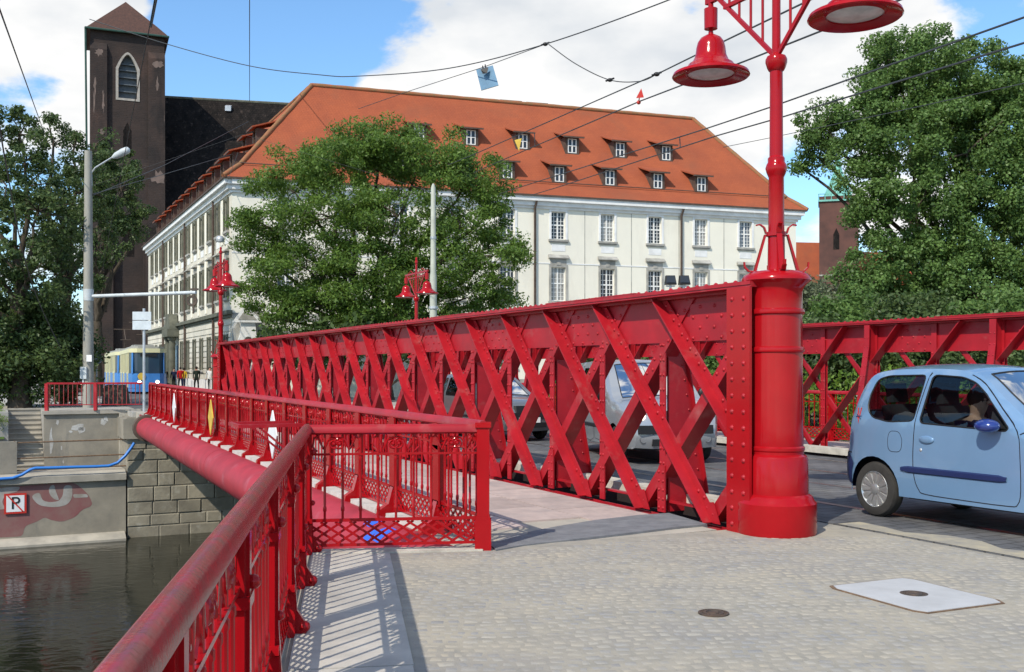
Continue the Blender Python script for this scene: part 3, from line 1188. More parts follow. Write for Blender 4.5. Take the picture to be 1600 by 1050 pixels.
def clip_seg(ta, za, tb, zb):
    lo, hi = 0.0, 1.0
    d = tb - ta
    for lim, sgn in ((T0, 1), (T1, -1)):
        fa, fb = sgn * (ta - lim), sgn * (tb - lim)
        if fa < 0 and fb < 0:
            return None
        if fa < 0:
            lo = max(lo, fa / (fa - fb))
        elif fb < 0:
            hi = min(hi, fa / (fa - fb))
    if hi - lo < .06:
        return None
    return (ta + d * lo, za + (zb - za) * lo, ta + d * hi, za + (zb - za) * hi)


def rivet(m, c, n, r=.022):
    n = V(n).normalized()
    a = n.orthogonal().normalized()
    b = n.cross(a)
    vs_ = [c + (a * math.cos(k * PI / 3) + b * math.sin(k * PI / 3)) * r for k in range(6)] + \
          [c + n * r * .6 + (a * math.cos(k * PI / 3) + b * math.sin(k * PI / 3)) * r * .6 for k in range(6)] + [c + n * r * .85]
    m.add(vs_, [(k, (k + 1) % 6, (k + 1) % 6 + 6, k + 6) for k in range(6)] + [(k + 6, (k + 1) % 6 + 6, 12) for k in range(6)])


def truss(side, label, br_par):
    # q runs from the outer edge (over the footway) to the inner edge (road side)
    if side == 'left':
        P = lambda t, q, z: B(t, q, z)
        out = -BN
    else:
        P = lambda t, q, z: B(t, 7.74 - q, z)
        out = BN
    qv = P(0, 1, 0) - P(0, 0, 0)
    root = thing('lattice_girder', label, 'bridge truss', P(12.5, .22, 0), group='lattice girders of the bridge')
    riv = MB()
    # top chord: cover plate, web plate, angles
    m = MB()
    m.obox(P(-.8, 0, TOPZ - .035), BD * 26.5, qv * .45, (0, 0, .035))
    m.obox(P(-.8, 0.01, TOPZ - .058), BD * 26.5, qv * .43, (0, 0, .022))
    m.obox(P(-.45, .214, TOPZ - .56), BD * 26.1, qv * .022, (0, 0, .505))
    m.obox(P(-.45, .13, TOPZ - .09), BD * 26.1, qv * .19, (0, 0, .034))
    tc_ = m.build('top_chord', 'red', root)
    for k in range(6):
        m = MB()
        m.obox(P(1.2 + k * 4.45, -.004, TOPZ + .0005), BD * (1.6 if k % 2 else 2.1), qv * .458, (0, 0, .012))
        m.build('splice_plate', 'red', tc_)
    # bottom chord
    m = MB()
    m.obox(P(-.4, 0, -.07), BD * 26.1, qv * .20, (0, 0, .025))
    m.obox(P(-.8, .214, -.5), BD * 26.5, qv * .022, (0, 0, .47))
    m.obox(P(-.45, .27, .10), BD * 26.1, qv * .07, (0, 0, .02))
    m.build('bottom_chord', 'red', root)
    for k in range(-1, 21):
        tb = k * PITCH
        # family A: outer layer, leaning away from the camera as it rises
        s = clip_seg(tb, .0, tb + SPAN, TOPZ - .075)
        if s:
            ta, za, tb_, zb = s
            d = V((tb_ - ta, zb - za)).normalized()
            nrm_ = V((-d.y, d.x))
            m = MB()
            c0, c1 = (ta, za), (tb_, zb)
            # outstanding leg towards the footway
            m.obox(P(c0[0], .055, c0[1]), P(c1[0], .055, c1[1]) - P(c0[0], .055, c0[1]), qv * .139, P(nrm_.x * .016, 0, nrm_.y * .016) - P(0, 0, 0))
            # flat leg in the web plane
            m.obox(P(c0[0], .178, c0[1]), P(c1[0], .178, c1[1]) - P(c0[0], .178, c0[1]), qv * .016, P(nrm_.x * .092, 0, nrm_.y * .092) - P(0, 0, 0))
            m.build('diagonal', 'red', root)
            L = V((tb_ - ta, zb - za)).length
            for j in range(int(L / .11)):
                u = j * .11 + .06
                z = za + d.y * u
                if z > 1.5 or z < .3 or (1.0 < z < 1.3):
                    rivet(riv, P(ta + d.x * u + nrm_.x * (.038 if j % 2 else .07), .177, z + nrm_.y * (.038 if j % 2 else .07)), out)
        # family B: inner layer, leaning towards the camera as it rises
        s = clip_seg(tb, .0, tb - SPAN, TOPZ - .075)
        if s:
            ta, za, tb_, zb = s
            d = V((tb_ - ta, zb - za)).normalized()
            nrm_ = V((d.y, -d.x))
            m = MB()
            m.obox(P(ta, .213, za), P(tb_, .213, zb) - P(ta, .213, za), qv * .185, P(nrm_.x * .016, 0, nrm_.y * .016) - P(0, 0, 0))
            m.obox(P(ta, .1955, za), P(tb_, .1955, zb) - P(ta, .1955, za), qv * .017, P(nrm_.x * .135, 0, nrm_.y * .135) - P(0, 0, 0))
            # packing strip that carries the outer face where it crosses the chord
            if False:
                i0 = 1.72
                f = (i0 - za) / (zb - za)
                tm = ta + (tb_ - ta) * f
                m.obox(P(tm, .196, i0), P(tb_, .196, zb) - P(tm, .196, i0), qv * .018, P(nrm_.x * .118, 0, nrm_.y * .118) - P(0, 0, 0))
            m.build('diagonal', 'red', root)
            L = V((tb_ - ta, zb - za)).length
            for j in range(int(L / .11)):
                u = j * .11 + .06
                z = za + d.y * u
                if z > 1.45:
                    rivet(riv, P(ta + d.x * u + nrm_.x * (.042 if j % 2 else .098), .194, z + nrm_.y * (.042 if j % 2 else .098)), out)
                    rivet(riv, P(ta + d.x * u + nrm_.x * (.04 if j % 2 else .095), .257, z + nrm_.y * (.04 if j % 2 else .095)), -out)
                elif j % 2 and side == 'right':
                    rivet(riv, P(ta + d.x * u + nrm_.x * .07, .257, z + nrm_.y * .07), -out)
    # gussets at the chord crossings, every other panel
    for k in range(0, 20, 2):
        t_ = k * PITCH + PITCH * (.0 if side == 'left' else 1)
        m = MB()
        m.obox(P(t_ - .42, .199, TOPZ - .555), BD * .84, qv * .013, (0, 0, .40))
        m.build('gusset_plate', 'red', root)
        for a in range(7):
            for b in range(4):
                if (a + b) % 2 == 0:
                    for q_, nn in ((.198, out), (.237, -out)):
                        rivet(riv, P(t_ - .36 + a * .12, q_, TOPZ - .52 + b * .11), nn)
    # verticals and the tapering stiffeners behind every second one
    for k in range(20):
        t_ = .93 + k * 1.282
        m = MB()
        m.obox(P(t_ - .055, .170 + .028, .0), BD * .11, qv * .014, (0, 0, 1.9))
        m.obox(P(t_ + .04, .2125, .0), BD * .015, qv * .06, (0, 0, 1.9))
        if side == 'right':
            m.obox(P(t_ - .055, .2585, .0), BD * .11, qv * .012, (0, 0, 2.38))
        m.build('vertical', 'red', root)
        for j in range(11):
            for dx in (-.03, .03):
                rivet(riv, P(t_ + dx, .197, .22 + j * .165), out)
                if side == 'right':
                    rivet(riv, P(t_ + dx, .2715, .22 + j * .165), -out, .018)
        if k % 2 == br_par:
            m = MB()
            m.prism([P(t_ - .012, .27, .0), P(t_ - .012, .82, .0), P(t_ - .012, .62, 1.1), P(t_ - .012, .46, 2.0), P(t_ - .012, .45, 2.38), P(t_ - .012, .27, 2.38)], BD * .024)
            m.build('stiffener', 'red', root)
            m = MB()
            e0, e1, e2, e3 = P(t_ - .06, .82, .0), P(t_ - .06, .62, 1.1), P(t_ - .06, .46, 2.0), P(t_ - .06, .45, 2.38)
            for a_, b_ in ((e0, e1), (e1, e2), (e2, e3)):
                m.obox(a_, b_ - a_, BD * .12, qv * .014)
            m.build('stiffener_edge', 'red', root)
            for j in range(13):
                z = .12 + j * .17
                q_ = np.interp(z, [0, 1.1, 2.0, 2.38], [.82, .62, .46, .45])
                for dx in (-.038, .038):
                    rivet(riv, P(t_ + dx, q_ + .014, z), -out, .015)
                rivet(riv, P(t_ - .013, q_ - .06, z), -BD, .015)
                rivet(riv, P(t_ + .013, q_ - .06, z), BD, .015)
            m = MB()
            m.prism([P(t_ - .07, .180, .0), P(t_ + .07, .180, .0), P(t_ + .07, .180, .46), P(t_ + .04, .180, .52), P(t_ - .07, .180, .52)], qv * .017)
            m.build('foot_plate', 'red', root)
            for j in range(5):
                for dx in (-.04, .04):
                    rivet(riv, P(t_ + dx, .179, .05 + j * .1), out, .019)
    # bottom gussets
    for k in range(0, 21):
        t_ = k * PITCH
        m = MB()
        m.prism([P(t_ - .13, .166, .0), P(t_ + .2, .166, .0), P(t_ + .12, .166, .2), P(t_ - .02, .166, .22)], qv * .011)
        m.build('foot_gusset', 'red', root)
    # end posts
    for t_, sgn in ((-.8, 1), (25.36, 1)):
        m = MB()
        m.obox(P(t_, -.005, .0), BD * .345, qv * .03, (0, 0, TOPZ - .06))
        m.obox(P(t_ + .16, .026, .0), BD * .02, qv * .41, (0, 0, TOPZ - .06))
        m.obox(P(t_, .438, .0), BD * .345, qv * .03, (0, 0, TOPZ - .06))
        m.build('end_post', 'red_gloss', root)
        for j in range(15):
            for dx in (.085, .26):
                rivet(riv, P(t_ + dx, -.006, .08 + j * .158), out, .026)
                rivet(riv, P(t_ + dx, .469, .08 + j * .158), -out, .026)
    # rivet heads along the top plate
    for j in range(170):
        for q_ in (.035, .415):
            rivet(riv, P(-.7 + j * .155, q_, TOPZ + .0), (0, 0, 1), .026)
    o = riv.build('rivets', 'red', root, 40, recalc=False)
    tag(o, kind='stuff')
    return root


truss('left', 'red riveted lattice girder between the footway and the road', 0)
truss('right', 'far red riveted lattice girder behind the blue car', 1)

# --- the red service pipe under the footway edge
pc = lambda s, z=-.34, o_=.28: EP + RD * s + RN * o_ + V((0, 0, z))
mb = MB()
mb.tube([pc(.12), pc(8), pc(16), pc(24), pc(27.2)], .35, 40)
PIPE = thing('service_pipe', 'fat red service pipe running under the footway edge over the river', 'pipe', pc(27))
mb.build('pipe_body', 'red_pipe', PIPE, 50)
for s in (5.2, 12.4, 19.8):
    mb = MB()
    mb.tube([pc(s), pc(s + .02)], .353, 40)
    mb.build('weld_band', 'red_pipe', PIPE, 50)
mb = MB()
mb.tube([pc(27.1), pc(27.6)], .44, 20)
mb.build('wall_collar', 'rubble', PIPE, 40)
# blue spray mark on the pipe close to the short railing
for s, a0, a1, ln in ((1.35, 40, 78, .28), (1.62, 35, 60, .22), (1.9, 58, 82, .3)):
    mb = MB()
    for j in range(5):
        pass
    pts0 = []
    n = 6
    vs_, fs = [], []
    for i in range(n + 1):
        a = R(a0 + (a1 - a0) * i / n)
        for u in (0, ln * (1 - .5 * abs(i - n / 2) / n)):
            vs_.append(pc(s + u) + (RN * math.cos(a) + V((0, 0, 1)) * math.sin(a)) * .3535)
    for i in range(n):
        fs.append((2 * i, 2 * i + 1, 2 * i + 3, 2 * i + 2))
    mb.add(vs_, fs)
    mb.build('spray_mark', 'graf_blue', PIPE)


# --- railings
def rail_meshes():
    D = {}
    m = MB()
    # post: flat fluted shaft, flared foot, knob (x along the rail, y towards the walker)
    m.box(-.055, .055, -.03, .03, .0, 1.07)
    m.box(-.03, .03, -.045, .045, .12, 1.06)
    m.box(-.075, .075, -.05, .05, .27, .31)
    m.box(-.075, .075, -.05, .05, .80, .84)
    m.prism([(-.085, -.05, 0), (.085, -.05, 0), (.065, -.05, .13), (.055, -.05, .26), (-.055, -.05, .26), (-.065, -.05, .13)], (0, .1, 0))
    m.prism([(-.025, -.03, .0), (-.025, -.115, .0), (-.025, -.105, .08), (-.025, -.06, .15), (-.025, -.045, .40), (-.025, -.03, .40)], (.05, 0, 0))
    m.prism([(-.05, .03, -.03), (-.05, .22, -.03), (-.05, .20, .06), (-.05, .10, .12), (-.05, .05, .30), (-.05, .03, .30)], (.10, 0, 0))
    m.box(-.085, .085, .03, .05, .25, 1.05)
    m.ball((0, -.10, .045), .038, 8, 6)
    m.ball((0, -.05, .44), .024, 8, 6)
    m.ball((0, -.055, .88), .026, 8, 6)
    D['post'] = m.mesh('post', 'red_gloss', 35)
    m = MB()
    m.lathe([(.011, .29), (.011, .36), (.016, .37), (.016, .40), (.0115, .41), (.0115, .80), (.016, .81), (.016, .835), (.011, .84), (.011, 1.08)], 8)
    D['baluster'] = m.mesh('baluster', 'red_gloss', 40)

    def scroll(mirror):
        m = MB()
        pts = []
        for i in range(22):
            a = i * .52
            r = .06 - i * .0022
            pts.append(V((mirror * (.02 + r * math.cos(a)), 0, .955 + r * math.sin(a))))
        pts = [V((mirror * .17, 0, 1.05)), V((mirror * .12, 0, .93)), V((mirror * .105, 0, .90))] + pts
        m.tube(pts, .010, 5)
        m.tube([V((mirror * .13, 0, 1.05)), V((mirror * .19, 0, 1.0)), V((mirror * .2, 0, .93)), V((mirror * .16, 0, .89))], .010, 5)
        m.ball((mirror * .02, 0, .955), .02, 6, 5)
        return m.mesh('scroll_ornament', 'red_gloss', 50)
    D['scroll'] = [scroll(1), scroll(-1)]
    return D


RM = rail_meshes()
LAT = {}


def lattice_mesh(w):
    key = round(w, 2)
    if key in LAT:
        return LAT[key]
    m = MB()
    z0, z1 = .07, .27
    h = z1 - z0
    sp, run = .125, .30
    n = int((w + run) / sp) + 1
    for i in range(n + 1):
        for s in (1, -1):
            xa = i * sp - run
            a, b = (xa, z0), (xa + run, z1)
            lo, hi = max(0, -a[0] / run), min(1, (w - a[0]) / run)
            if hi - lo < .03:
                continue
            A_ = V((a[0] + run * lo, s * .004, z0 + h * lo))
            B_ = V((a[0] + run * hi, s * .004, z0 + h * hi))
            if s < 0:
                A_.x, B_.x = w - A_.x, w - B_.x
            m.beam(A_, B_, .021, .008, (0, 1, 0))
    m.box(0, w, -.012, .012, z0 - .015, z0 + .008)
    LAT[key] = m.mesh('lattice_panel', 'red_gloss')
    return LAT[key]


def railing(label, A, Bp, posts, side, nbal=7, h=1.12, worn=False, group=None, scrolls=True, ends=(True, True), rr=.045):
    """posts: distances from A; side=+1 if the walker stands on the right of A->B"""
    A, Bp = V(A), V(Bp)
    d = (Bp - A)
    L = d.length
    d.normalize()
    nrm_ = V((d.y, -d.x, 0)) * side        # towards the walker
    ang = math.atan2(d.y, d.x)
    root = thing('ornamental_railing', label, 'railing', A, group=group)
    k = h / 1.12
    m = MB()
    # half-round handrail
    prof = [(-rr, 1.085), (-rr, 1.10), (-rr * .8, 1.135), (-rr * .35, 1.155), (rr * .35, 1.155), (rr * .8, 1.135), (rr, 1.10), (rr, 1.085), (rr * .55, 1.07), (-rr * .55, 1.07)]
    m.prism([A + nrm_ * u + V((0, 0, z * k - .03)) for u, z in prof], d * L)
    m.build('handrail', 'red_worn' if worn else 'red', root, 50)
    for z, w, hh in ((.865, .03, .018), (.285, .03, .026)):
        m = MB()
        m.beam(A + V((0, 0, z * k)), Bp + V((0, 0, z * k)), w, hh)
        m.build('rail', 'red_gloss', root)
    flip = 0 if side < 0 else PI
    for i, s in enumerate(posts):
        if (i == 0 and not ends[0]) or (i == len(posts) - 1 and not ends[1]):
            continue
        # post mesh has its walker side at -y
        link(RM['post'], 'post', root, A + d * s, ang + (PI if side < 0 else 0), (1, 1, k))
    for i in range(len(posts) - 1):
        a, b = posts[i], posts[i + 1]
        w = b - a
        n = max(2, round(nbal * w / 1.36))
        for j in range(n):
            link(RM['baluster'], 'baluster', root, A + d * (a + w * (j + 1) / (n + 1)), ang, (1, 1, k))
        link(lattice_mesh(w - .1), 'lattice_panel', root, A + d * (a + .05), ang, (1, 1, k))
        if scrolls and w > .6:
            ns = 3 if w > 1.2 else 2
            for j in range(ns):
                c = a + w * (j + .5) / ns
                for q in (0, 1):
                    link(RM['scroll'][q], 'scroll_ornament', root, A + d * (c + (.005 if q == 0 else -.005)), ang, (1, 1, k))
    return root


nd = (NC - V((rail_x(-1.5), -1.5, 0))).length
posts = [nd - .02 - 1.37 * i for i in range(8)][::-1]
posts = [max(.0, p) for p in posts if p > -.5]
railing('worn red ornamental railing running along the near quay beside the camera', (rail_x(-1.5), -1.5, 0), NC, posts, 1, worn=True)
cl = (EP - NC).length
railing('short red railing closing off the footway corner in front of the pipe', NC, EP, [0, cl], 1, nbal=8, h=1.112, ends=(False, False))
m = MB()
m.obox(EP + V((-.055, -.06, 0)), (.11, 0, 0), (0, .12, 0), (0, 0, 1.11))
m.obox(EP + V((-.072, -.078, 0)), (.144, 0, 0), (0, .156, 0), (0, 0, .27))
m.obox(EP + V((-.062, -.068, .27)), (.124, 0, 0), (0, .136, 0), (0, 0, .03))
m.obox(EP + V((-.07, -.076, 1.085)), (.14, 0, 0), (0, .152, 0), (0, 0, .045))
ep = m.build('railing_end_post', 'red_gloss')
tag(ep, 'square red end post where the short railing meets the footway railing', 'post')
posts = [0.0, 1.08] + [1.08 + 1.36 * (i + 1) for i in range(20)]
posts.append(RL)
railing('long red ornamental railing along the river side of the bridge footway', EP, EP + RD * RL, posts, 1, h=1.14, ends=(False, True))
# railing of the right footway
ra, rb = B(-.9, 10.15), B(28, 10.15)
railing('red railing on the far side of the bridge in front of the hedge', ra, rb, [1.36 * i for i in range(22)], -1, h=1.12, scrolls=False)

# three diamond navigation boards fixed on the river side of the railing
for px, mt, lab in ((272.5, 'white_sign', 'white diamond board on the railing, farthest of the three'), (330, 'yellow', 'yellow diamond board on the outside of the railing'),
                    (427, 'white_sign', 'white diamond board on the railing above the red bracket')):
    s_ = (px - 800) / 1600
    # railing outside face: EP+RN*.12 + RD*k
    o_ = EP + RN * .14
    k = (o_.x - s_ * o_.y) / (s_ * RD.y - RD.x)
    c = o_ + RD * k
    m = MB()
    hw, zt, zb_, zm = .34, .94, .16, .55
    m.prism([c - RD * hw + V((0, 0, zm)), c + V((0, 0, zb_)), c + RD * hw + V((0, 0, zm)), c + V((0, 0, zt))], RN * .02)
    tag(m.build('navigation_board', mt), lab, 'sign', 'diamond boards on the bridge railing')
# cantilever bracket over the pipe
bb = V((-3.75, 16.2, .70))
HB = thing('sign_bracket', 'red cantilever frame sticking out over the pipe from the railing', 'bracket', bb)
c0 = EP + RD * 6.6 + V((0, 0, .78))
a1, a2 = c0 + RN * .95 + RD * .0, c0 + RD * .85 + RN * .95
m = MB()
for a_, b_ in ((c0, a1), (a1, a2), (a2, c0 + RD * .85)):
    m.beam(a_, b_, .05, .05)
m.build('frame', 'red', HB)
m = MB()
m.beam(c0 + RN * .7, c0 + V((0, 0, -.6)), .03, .03)
m.beam(c0 + RD * .85 + RN * .7, c0 + RD * .85 + V((0, 0, -.6)), .03, .03)
m.build('brace', 'red', HB)


# --- bell lamps
def lamp_post(label, loc, z0=0.0):
    r = thing('bell_lamp', label, 'street lamp', (0, 0, 0), 0.0, 'red bell lamps on the bridge heads')
    m = MB()
    m.lathe([(.38, 0), (.385, .02), (.385, .30), (.36, .33), (.345, .36), (.33, .375), (.308, .39), (.302, .72), (.29, .755), (.262, .775), (.262, .80), (.272, .815), (.272, .84), (.258, .855),
             (.262, .90), (.255, 1.0), (.252, 1.76), (.268, 1.77), (.272, 1.79), (.268, 1.81), (.25, 1.82), (.248, 2.13), (.268, 2.14), (.272, 2.16), (.268, 2.18), (.25, 2.19),
             (.25, 2.36), (.262, 2.40), (.30, 2.44), (.335, 2.465), (.335, 2.48), (.31, 2.52), (.25, 2.55), (.17, 2.565), (.0, 2.568)], 48, cap=False)
    m.build('pedestal', 'red_gloss', r, 32)
    m = MB()
    m.lathe([(.10, 2.55), (.085, 2.6), (.08, 2.9), (.098, 2.905), (.098, 2.945), (.078, 2.95), (.074, 3.48), (.082, 3.5), (.095, 3.53), (.105, 3.57), (.095, 3.61), (.082, 3.63), (.082, 3.67),
             (.066, 3.69), (.062, 4.52), (.075, 4.53), (.09, 4.56), (.105, 4.61), (.105, 4.64), (.09, 4.67), (.06, 4.68), (.042, 4.70), (.04, 5.9), (.06, 5.92), (.06, 5.98), (.03, 6.02), (.04, 6.08), (.03, 6.12), (.002, 6.14)], 20)
    m.build('pole', 'red_gloss', r, 35)
    for k in range(4):
        a = R(45 + 90 * k + 18)
        c, s = math.cos(a), math.sin(a)
        m = MB()
        X = lambda rr, z: V((rr * c, rr * s, z))
        tv = V((-s, c, 0)) * .05
        m.prism([X(.20, 2.555) - tv / 2, X(.10, 2.92) - tv / 2, X(.118, 2.92) - tv / 2, X(.225, 2.555) - tv / 2], tv)
        pts = [X(.10, 2.93), X(.12, 2.99), X(.16, 3.02), X(.20, 3.012)]
        for q in range(3):
            m.beam(pts[q], pts[q + 1], .05 - q * .012, .012)
        pts = [X(.19, 2.555), X(.27, 2.56), X(.31, 2.60), X(.315, 2.65)]
        for q in range(3):
            m.beam(pts[q], pts[q + 1], .055 - q * .012, .014)
        m.build('leaf_strut', 'red_gloss', r)
    # braced arm along local x
    m = MB()
    m.beam((-1.1, 0, 5.55), (1.1, 0, 5.55), .05, .06)
    m.beam((-.8, 0, 5.4), (.8, 0, 5.4), .04, .04)
    for s in (-1, 1):
        m.beam((0, 0, 4.66), (s * .92, 0, 5.55), .035, .04)
        for q in (.2, .38, .56, .72):
            m.tube([(s * q, 0, 4.66 + q * .967), (s * q, 0, 5.55)], .014, 6)
        m.tube([(s * .3, 0, 5.55), (s * .55, 0, 5.68), (s * .8, 0, 5.6), (s * .95, 0, 5.56)], .016, 6)
    m.build('arm', 'red_gloss', r)
    for s in (-1, 1):
        x = s * 1.03
        m = MB()
        zr = 4.74
        m.lathe([(.40, zr - .012), (.412, zr), (.40, zr + .03), (.33, zr + .055), (.26, zr + .09), (.24, zr + .125), (.215, zr + .14), (.19, zr + .165), (.165, zr + .22), (.155, zr + .30), (.14, zr + .36),
                 (.11, zr + .405), (.06, zr + .435), (.03, zr + .44), (.022, zr + .50), (.07, zr + .505), (.072, zr + .72), (.03, zr + .725), (.025, zr + .82)], 36, (x, 0, 0), cap=False)
        m.lathe([(.40, zr - .012), (.36, zr + .005), (.27, zr + .03), (.25, zr + .012), (.245, zr + .045)], 36, (x, 0, 0), cap=False)
        bell = m.build('bell_shade', 'red_gloss', r, 35, recalc=True)
        m = MB()
        m.lathe([(.25, zr + .028), (.18, zr + .005), (.09, zr - .006), (.002, zr - .008)], 30, (x, 0, 0), cap=False)
        m.build('lens', 'lamp_glass', bell, 60)
    r.location = loc
    r.rotation_euler = (0, 0, BANG)
    return r


lc = (2.594, 10.05, 0)
L0 = lamp_post('large red bell lamp on a round pedestal at the near bridge head', lc)
for t_, p_, lab in ((26.3, .22, 'red bell lamp at the far left bridge head in front of the pale building'), (26.3, 7.2, 'red bell lamp at the far right bridge head in front of the tree')):
    c = copy_tree(L0)
    q = B(t_, p_, -.45)
    c.location = q
    c['label'] = lab
# floodlights standing above the right girder
for px in (1047.5, 1069):
    q = W(px, 438, 23.1)
    FL = thing('floodlight', 'black floodlight above the far girder, ' + ('left' if px < 1060 else 'right') + ' one of the pair', 'floodlight', (q.x, q.y, 2.47), group='floodlights on the far girder')
    m = MB()
    m.prism([q + V((-.10, -.03, .11)), q + V((.10, -.03, .11)), q + V((.13, -.10, -.10)), q + V((-.13, -.10, -.10))], V((0, .16, 0)))
    m.build('housing', 'black', FL)
    m = MB()
    m.prism([q + V((-.08, -.055, .09)), q + V((.08, -.055, .09)), q + V((.11, -.108, -.06)), q + V((-.11, -.108, -.06))], V((0, -.006, 0)))
    m.build('glass', 'window', FL)
    m = MB()
    m.tube([V((q.x, q.y, 2.45)), V((q.x, q.y, q.z - .1))], .025, 8)
    m.beam(V((q.x - .1, q.y, q.z - .13)), V((q.x + .1, q.y, q.z - .13)), .04, .03)
    m.build('stand', 'steel', FL)
# ================================================================== THE LARGE BUILDING
C0 = V((-18.07, 66.0, 0))
rD = V((.947, .321, 0)).normalized()
lD = V((-.448, .894, 0)).normalized()
rIn = V((-rD.y, rD.x, 0))
lIn = V((lD.y, -lD.x, 0))
CR = C0 + rD * 42.4
CL = C0 + lD * 41.1
HE = 13.9
BL = thing('monastery_building', 'long cream building with red hipped roof and rows of dormers', 'building', C0)


def facade_wall(mb, o, dx, length, z0, z1, holes, inward):
    xs = sorted({0.0, length} | {h[0] for h in holes} | {h[1] for h in holes})
    zs = sorted({z0, z1} | {h[2] for h in holes} | {h[3] for h in holes})
    for i in range(len(xs) - 1):
        for j in range(len(zs) - 1):
            cx, cz = (xs[i] + xs[i + 1]) / 2, (zs[j] + zs[j + 1]) / 2
            if any(h[0] < cx < h[1] and h[2] < cz < h[3] for h in holes):
                continue
            mb.quad(o + dx * xs[i] + V((0, 0, zs[j])), o + dx * xs[i + 1] + V((0, 0, zs[j])), o + dx * xs[i + 1] + V((0, 0, zs[j + 1])), o + dx * xs[i] + V((0, 0, zs[j + 1])))
    for h in holes:
        a, b = o + dx * h[0], o + dx * h[1]
        dd = inward * .42
        z0_, z1_ = V((0, 0, h[2])), V((0, 0, h[3]))
        mb.quad(a + z0_, a + z1_, a + z1_ + dd, a + z0_ + dd)
        mb.quad(b + z0_, b + z1_, b + z1_ + dd, b + z0_ + dd)
        mb.quad(a + z0_, b + z0_, b + z0_ + dd, a + z0_ + dd)
        mb.quad(a + z1_, b + z1_, b + z1_ + dd, a + z1_ + dd)


def window_set(key, w, h, nx, rows, surround, smat, hood=False):
    """meshes of one kind of window: x along the wall, y inward, origin bottom centre"""
    D = {}
    m = MB()
    s = surround
    m.box(-w / 2 - s, -w / 2 - .002, -.05, .02, -.02, h + s)
    m.box(w / 2 + .002, w / 2 + s, -.05, .02, -.02, h + s)
    m.box(-w / 2 - .002, w / 2 + .002, -.05, .02, h + .002, h + s)
    if smat == 'dark_stone':  # linings and side strips that make the street window reveals dark by colour
        m.box(-w / 2 - s + .01, -w / 2 - .004, -.13, -.049, 0, h + s)
        m.box(w / 2 + .004, w / 2 + s - .01, -.13, -.049, 0, h + s)
        m.box(-w / 2 + .001, -w / 2 + .035, .021, .2, 0, h)
        m.box(w / 2 - .035, w / 2 - .001, .021, .2, 0, h)
    D['surround'] = m.mesh('window', smat)
    m = MB()
    m.box(-w / 2 - s - .06, w / 2 + s + .06, -.16, .02, -.17, -.021)
    m.box(-w / 2 - s, w / 2 + s, -.1, .02, -.25, -.171)
    D['sill'] = m.mesh('sill', 'trimgrey')
    m = MB()
    y0, y1 = .20, .25
    m.box(-w / 2, -w / 2 + .06, y0, y1, 0, h)
    m.box(w / 2 - .06, w / 2, y0, y1, 0, h)
    m.box(-w / 2 + .06, w / 2 - .06, y0, y1, 0, .06)
    m.box(-w / 2 + .06, w / 2 - .06, y0, y1, h - .06, h)
    m.box(-.05, .05, y0 - .02, y1, .06, h - .06)
    zc = h * .52
    m.box(-w / 2 + .06, -.05, y0 - .015, y1, zc - .045, zc + .045)
    m.box(.05, w / 2 - .06, y0 - .015, y1, zc - .045, zc + .045)
    for sgn in (-1, 1):
        cx = sgn * (w / 4)
        m.box(cx - .018, cx + .018, y0 + .005, y1 - .005, .06, zc - .045)
        m.box(cx - .018, cx + .018, y0 + .005, y1 - .005, zc + .045, h - .06)
        for z in rows:
            m.box(min(sgn * .05, sgn * (w / 2 - .06)), max(sgn * .05, sgn * (w / 2 - .06)), y0 + .01, y1 - .01, z * h - .014, z * h + .014)
    D['sash'] = m.mesh('sash', 'whitewood')
    m = MB()
    m.quad((-w / 2, .235, 0), (w / 2, .235, 0), (w / 2, .235, h), (-w / 2, .235, h))
    D['pane'] = [m.mesh('pane', k_, recalc=False) for k_ in ('window', 'window', 'window2', 'window3')]
    m = MB()
    m.quad((-w / 2, .9, 0), (w / 2, .9, 0), (w / 2, .9, h), (-w / 2, .9, h))
    D['dark'] = m
    if hood:
        m = MB()
        m.prism([(-w / 2 - s - .1, -.24, 0), (w / 2 + s + .1, -.24, 0), (w / 2 + s + .1, .02, .16), (-w / 2 - s - .1, .02, .16)], (0, 0, .001))
        m.v, m.f = [], []
        m.prism([(-w / 2 - s - .05, .02, h + .62), (-w / 2 - s - .05, -.26, h + .62), (-w / 2 - s - .05, -.26, h + .68), (-w / 2 - s - .05, .02, h + .92)], (w + 2 * s + .1, 0, 0))
        m.box(-w / 2 - s + .1, w / 2 + s - .1, -.035, .02, h + s + .002, h + .62)
        m.box(-.16, .16, -.08, .02, h + s - .02, h + s + .24)
        D['hood'] = m.mesh('hood', 'trimgrey')
        m = MB()
        m.box(-w / 2 + .03, w / 2 - .03, -.02, .02, h + 1.15, h + 1.62)
        D['panel'] = m.mesh('panel', 'trim')
    return D


def place_window(D, root, o, dx, x, z, hood=False):
    ang = math.atan2(dx.y, dx.x)
    w = link(D['surround'], 'window', root, o + dx * x + V((0, 0, z)), ang)
    for k in ('sash', 'pane', 'sill', 'hood', 'panel'):
        if k in D:
            me_ = D[k] if not isinstance(D[k], list) else rng.choice(D[k])
            c = bpy.data.objects.new(k, me_)
            COL.objects.link(c)
            c.parent = w
    return w


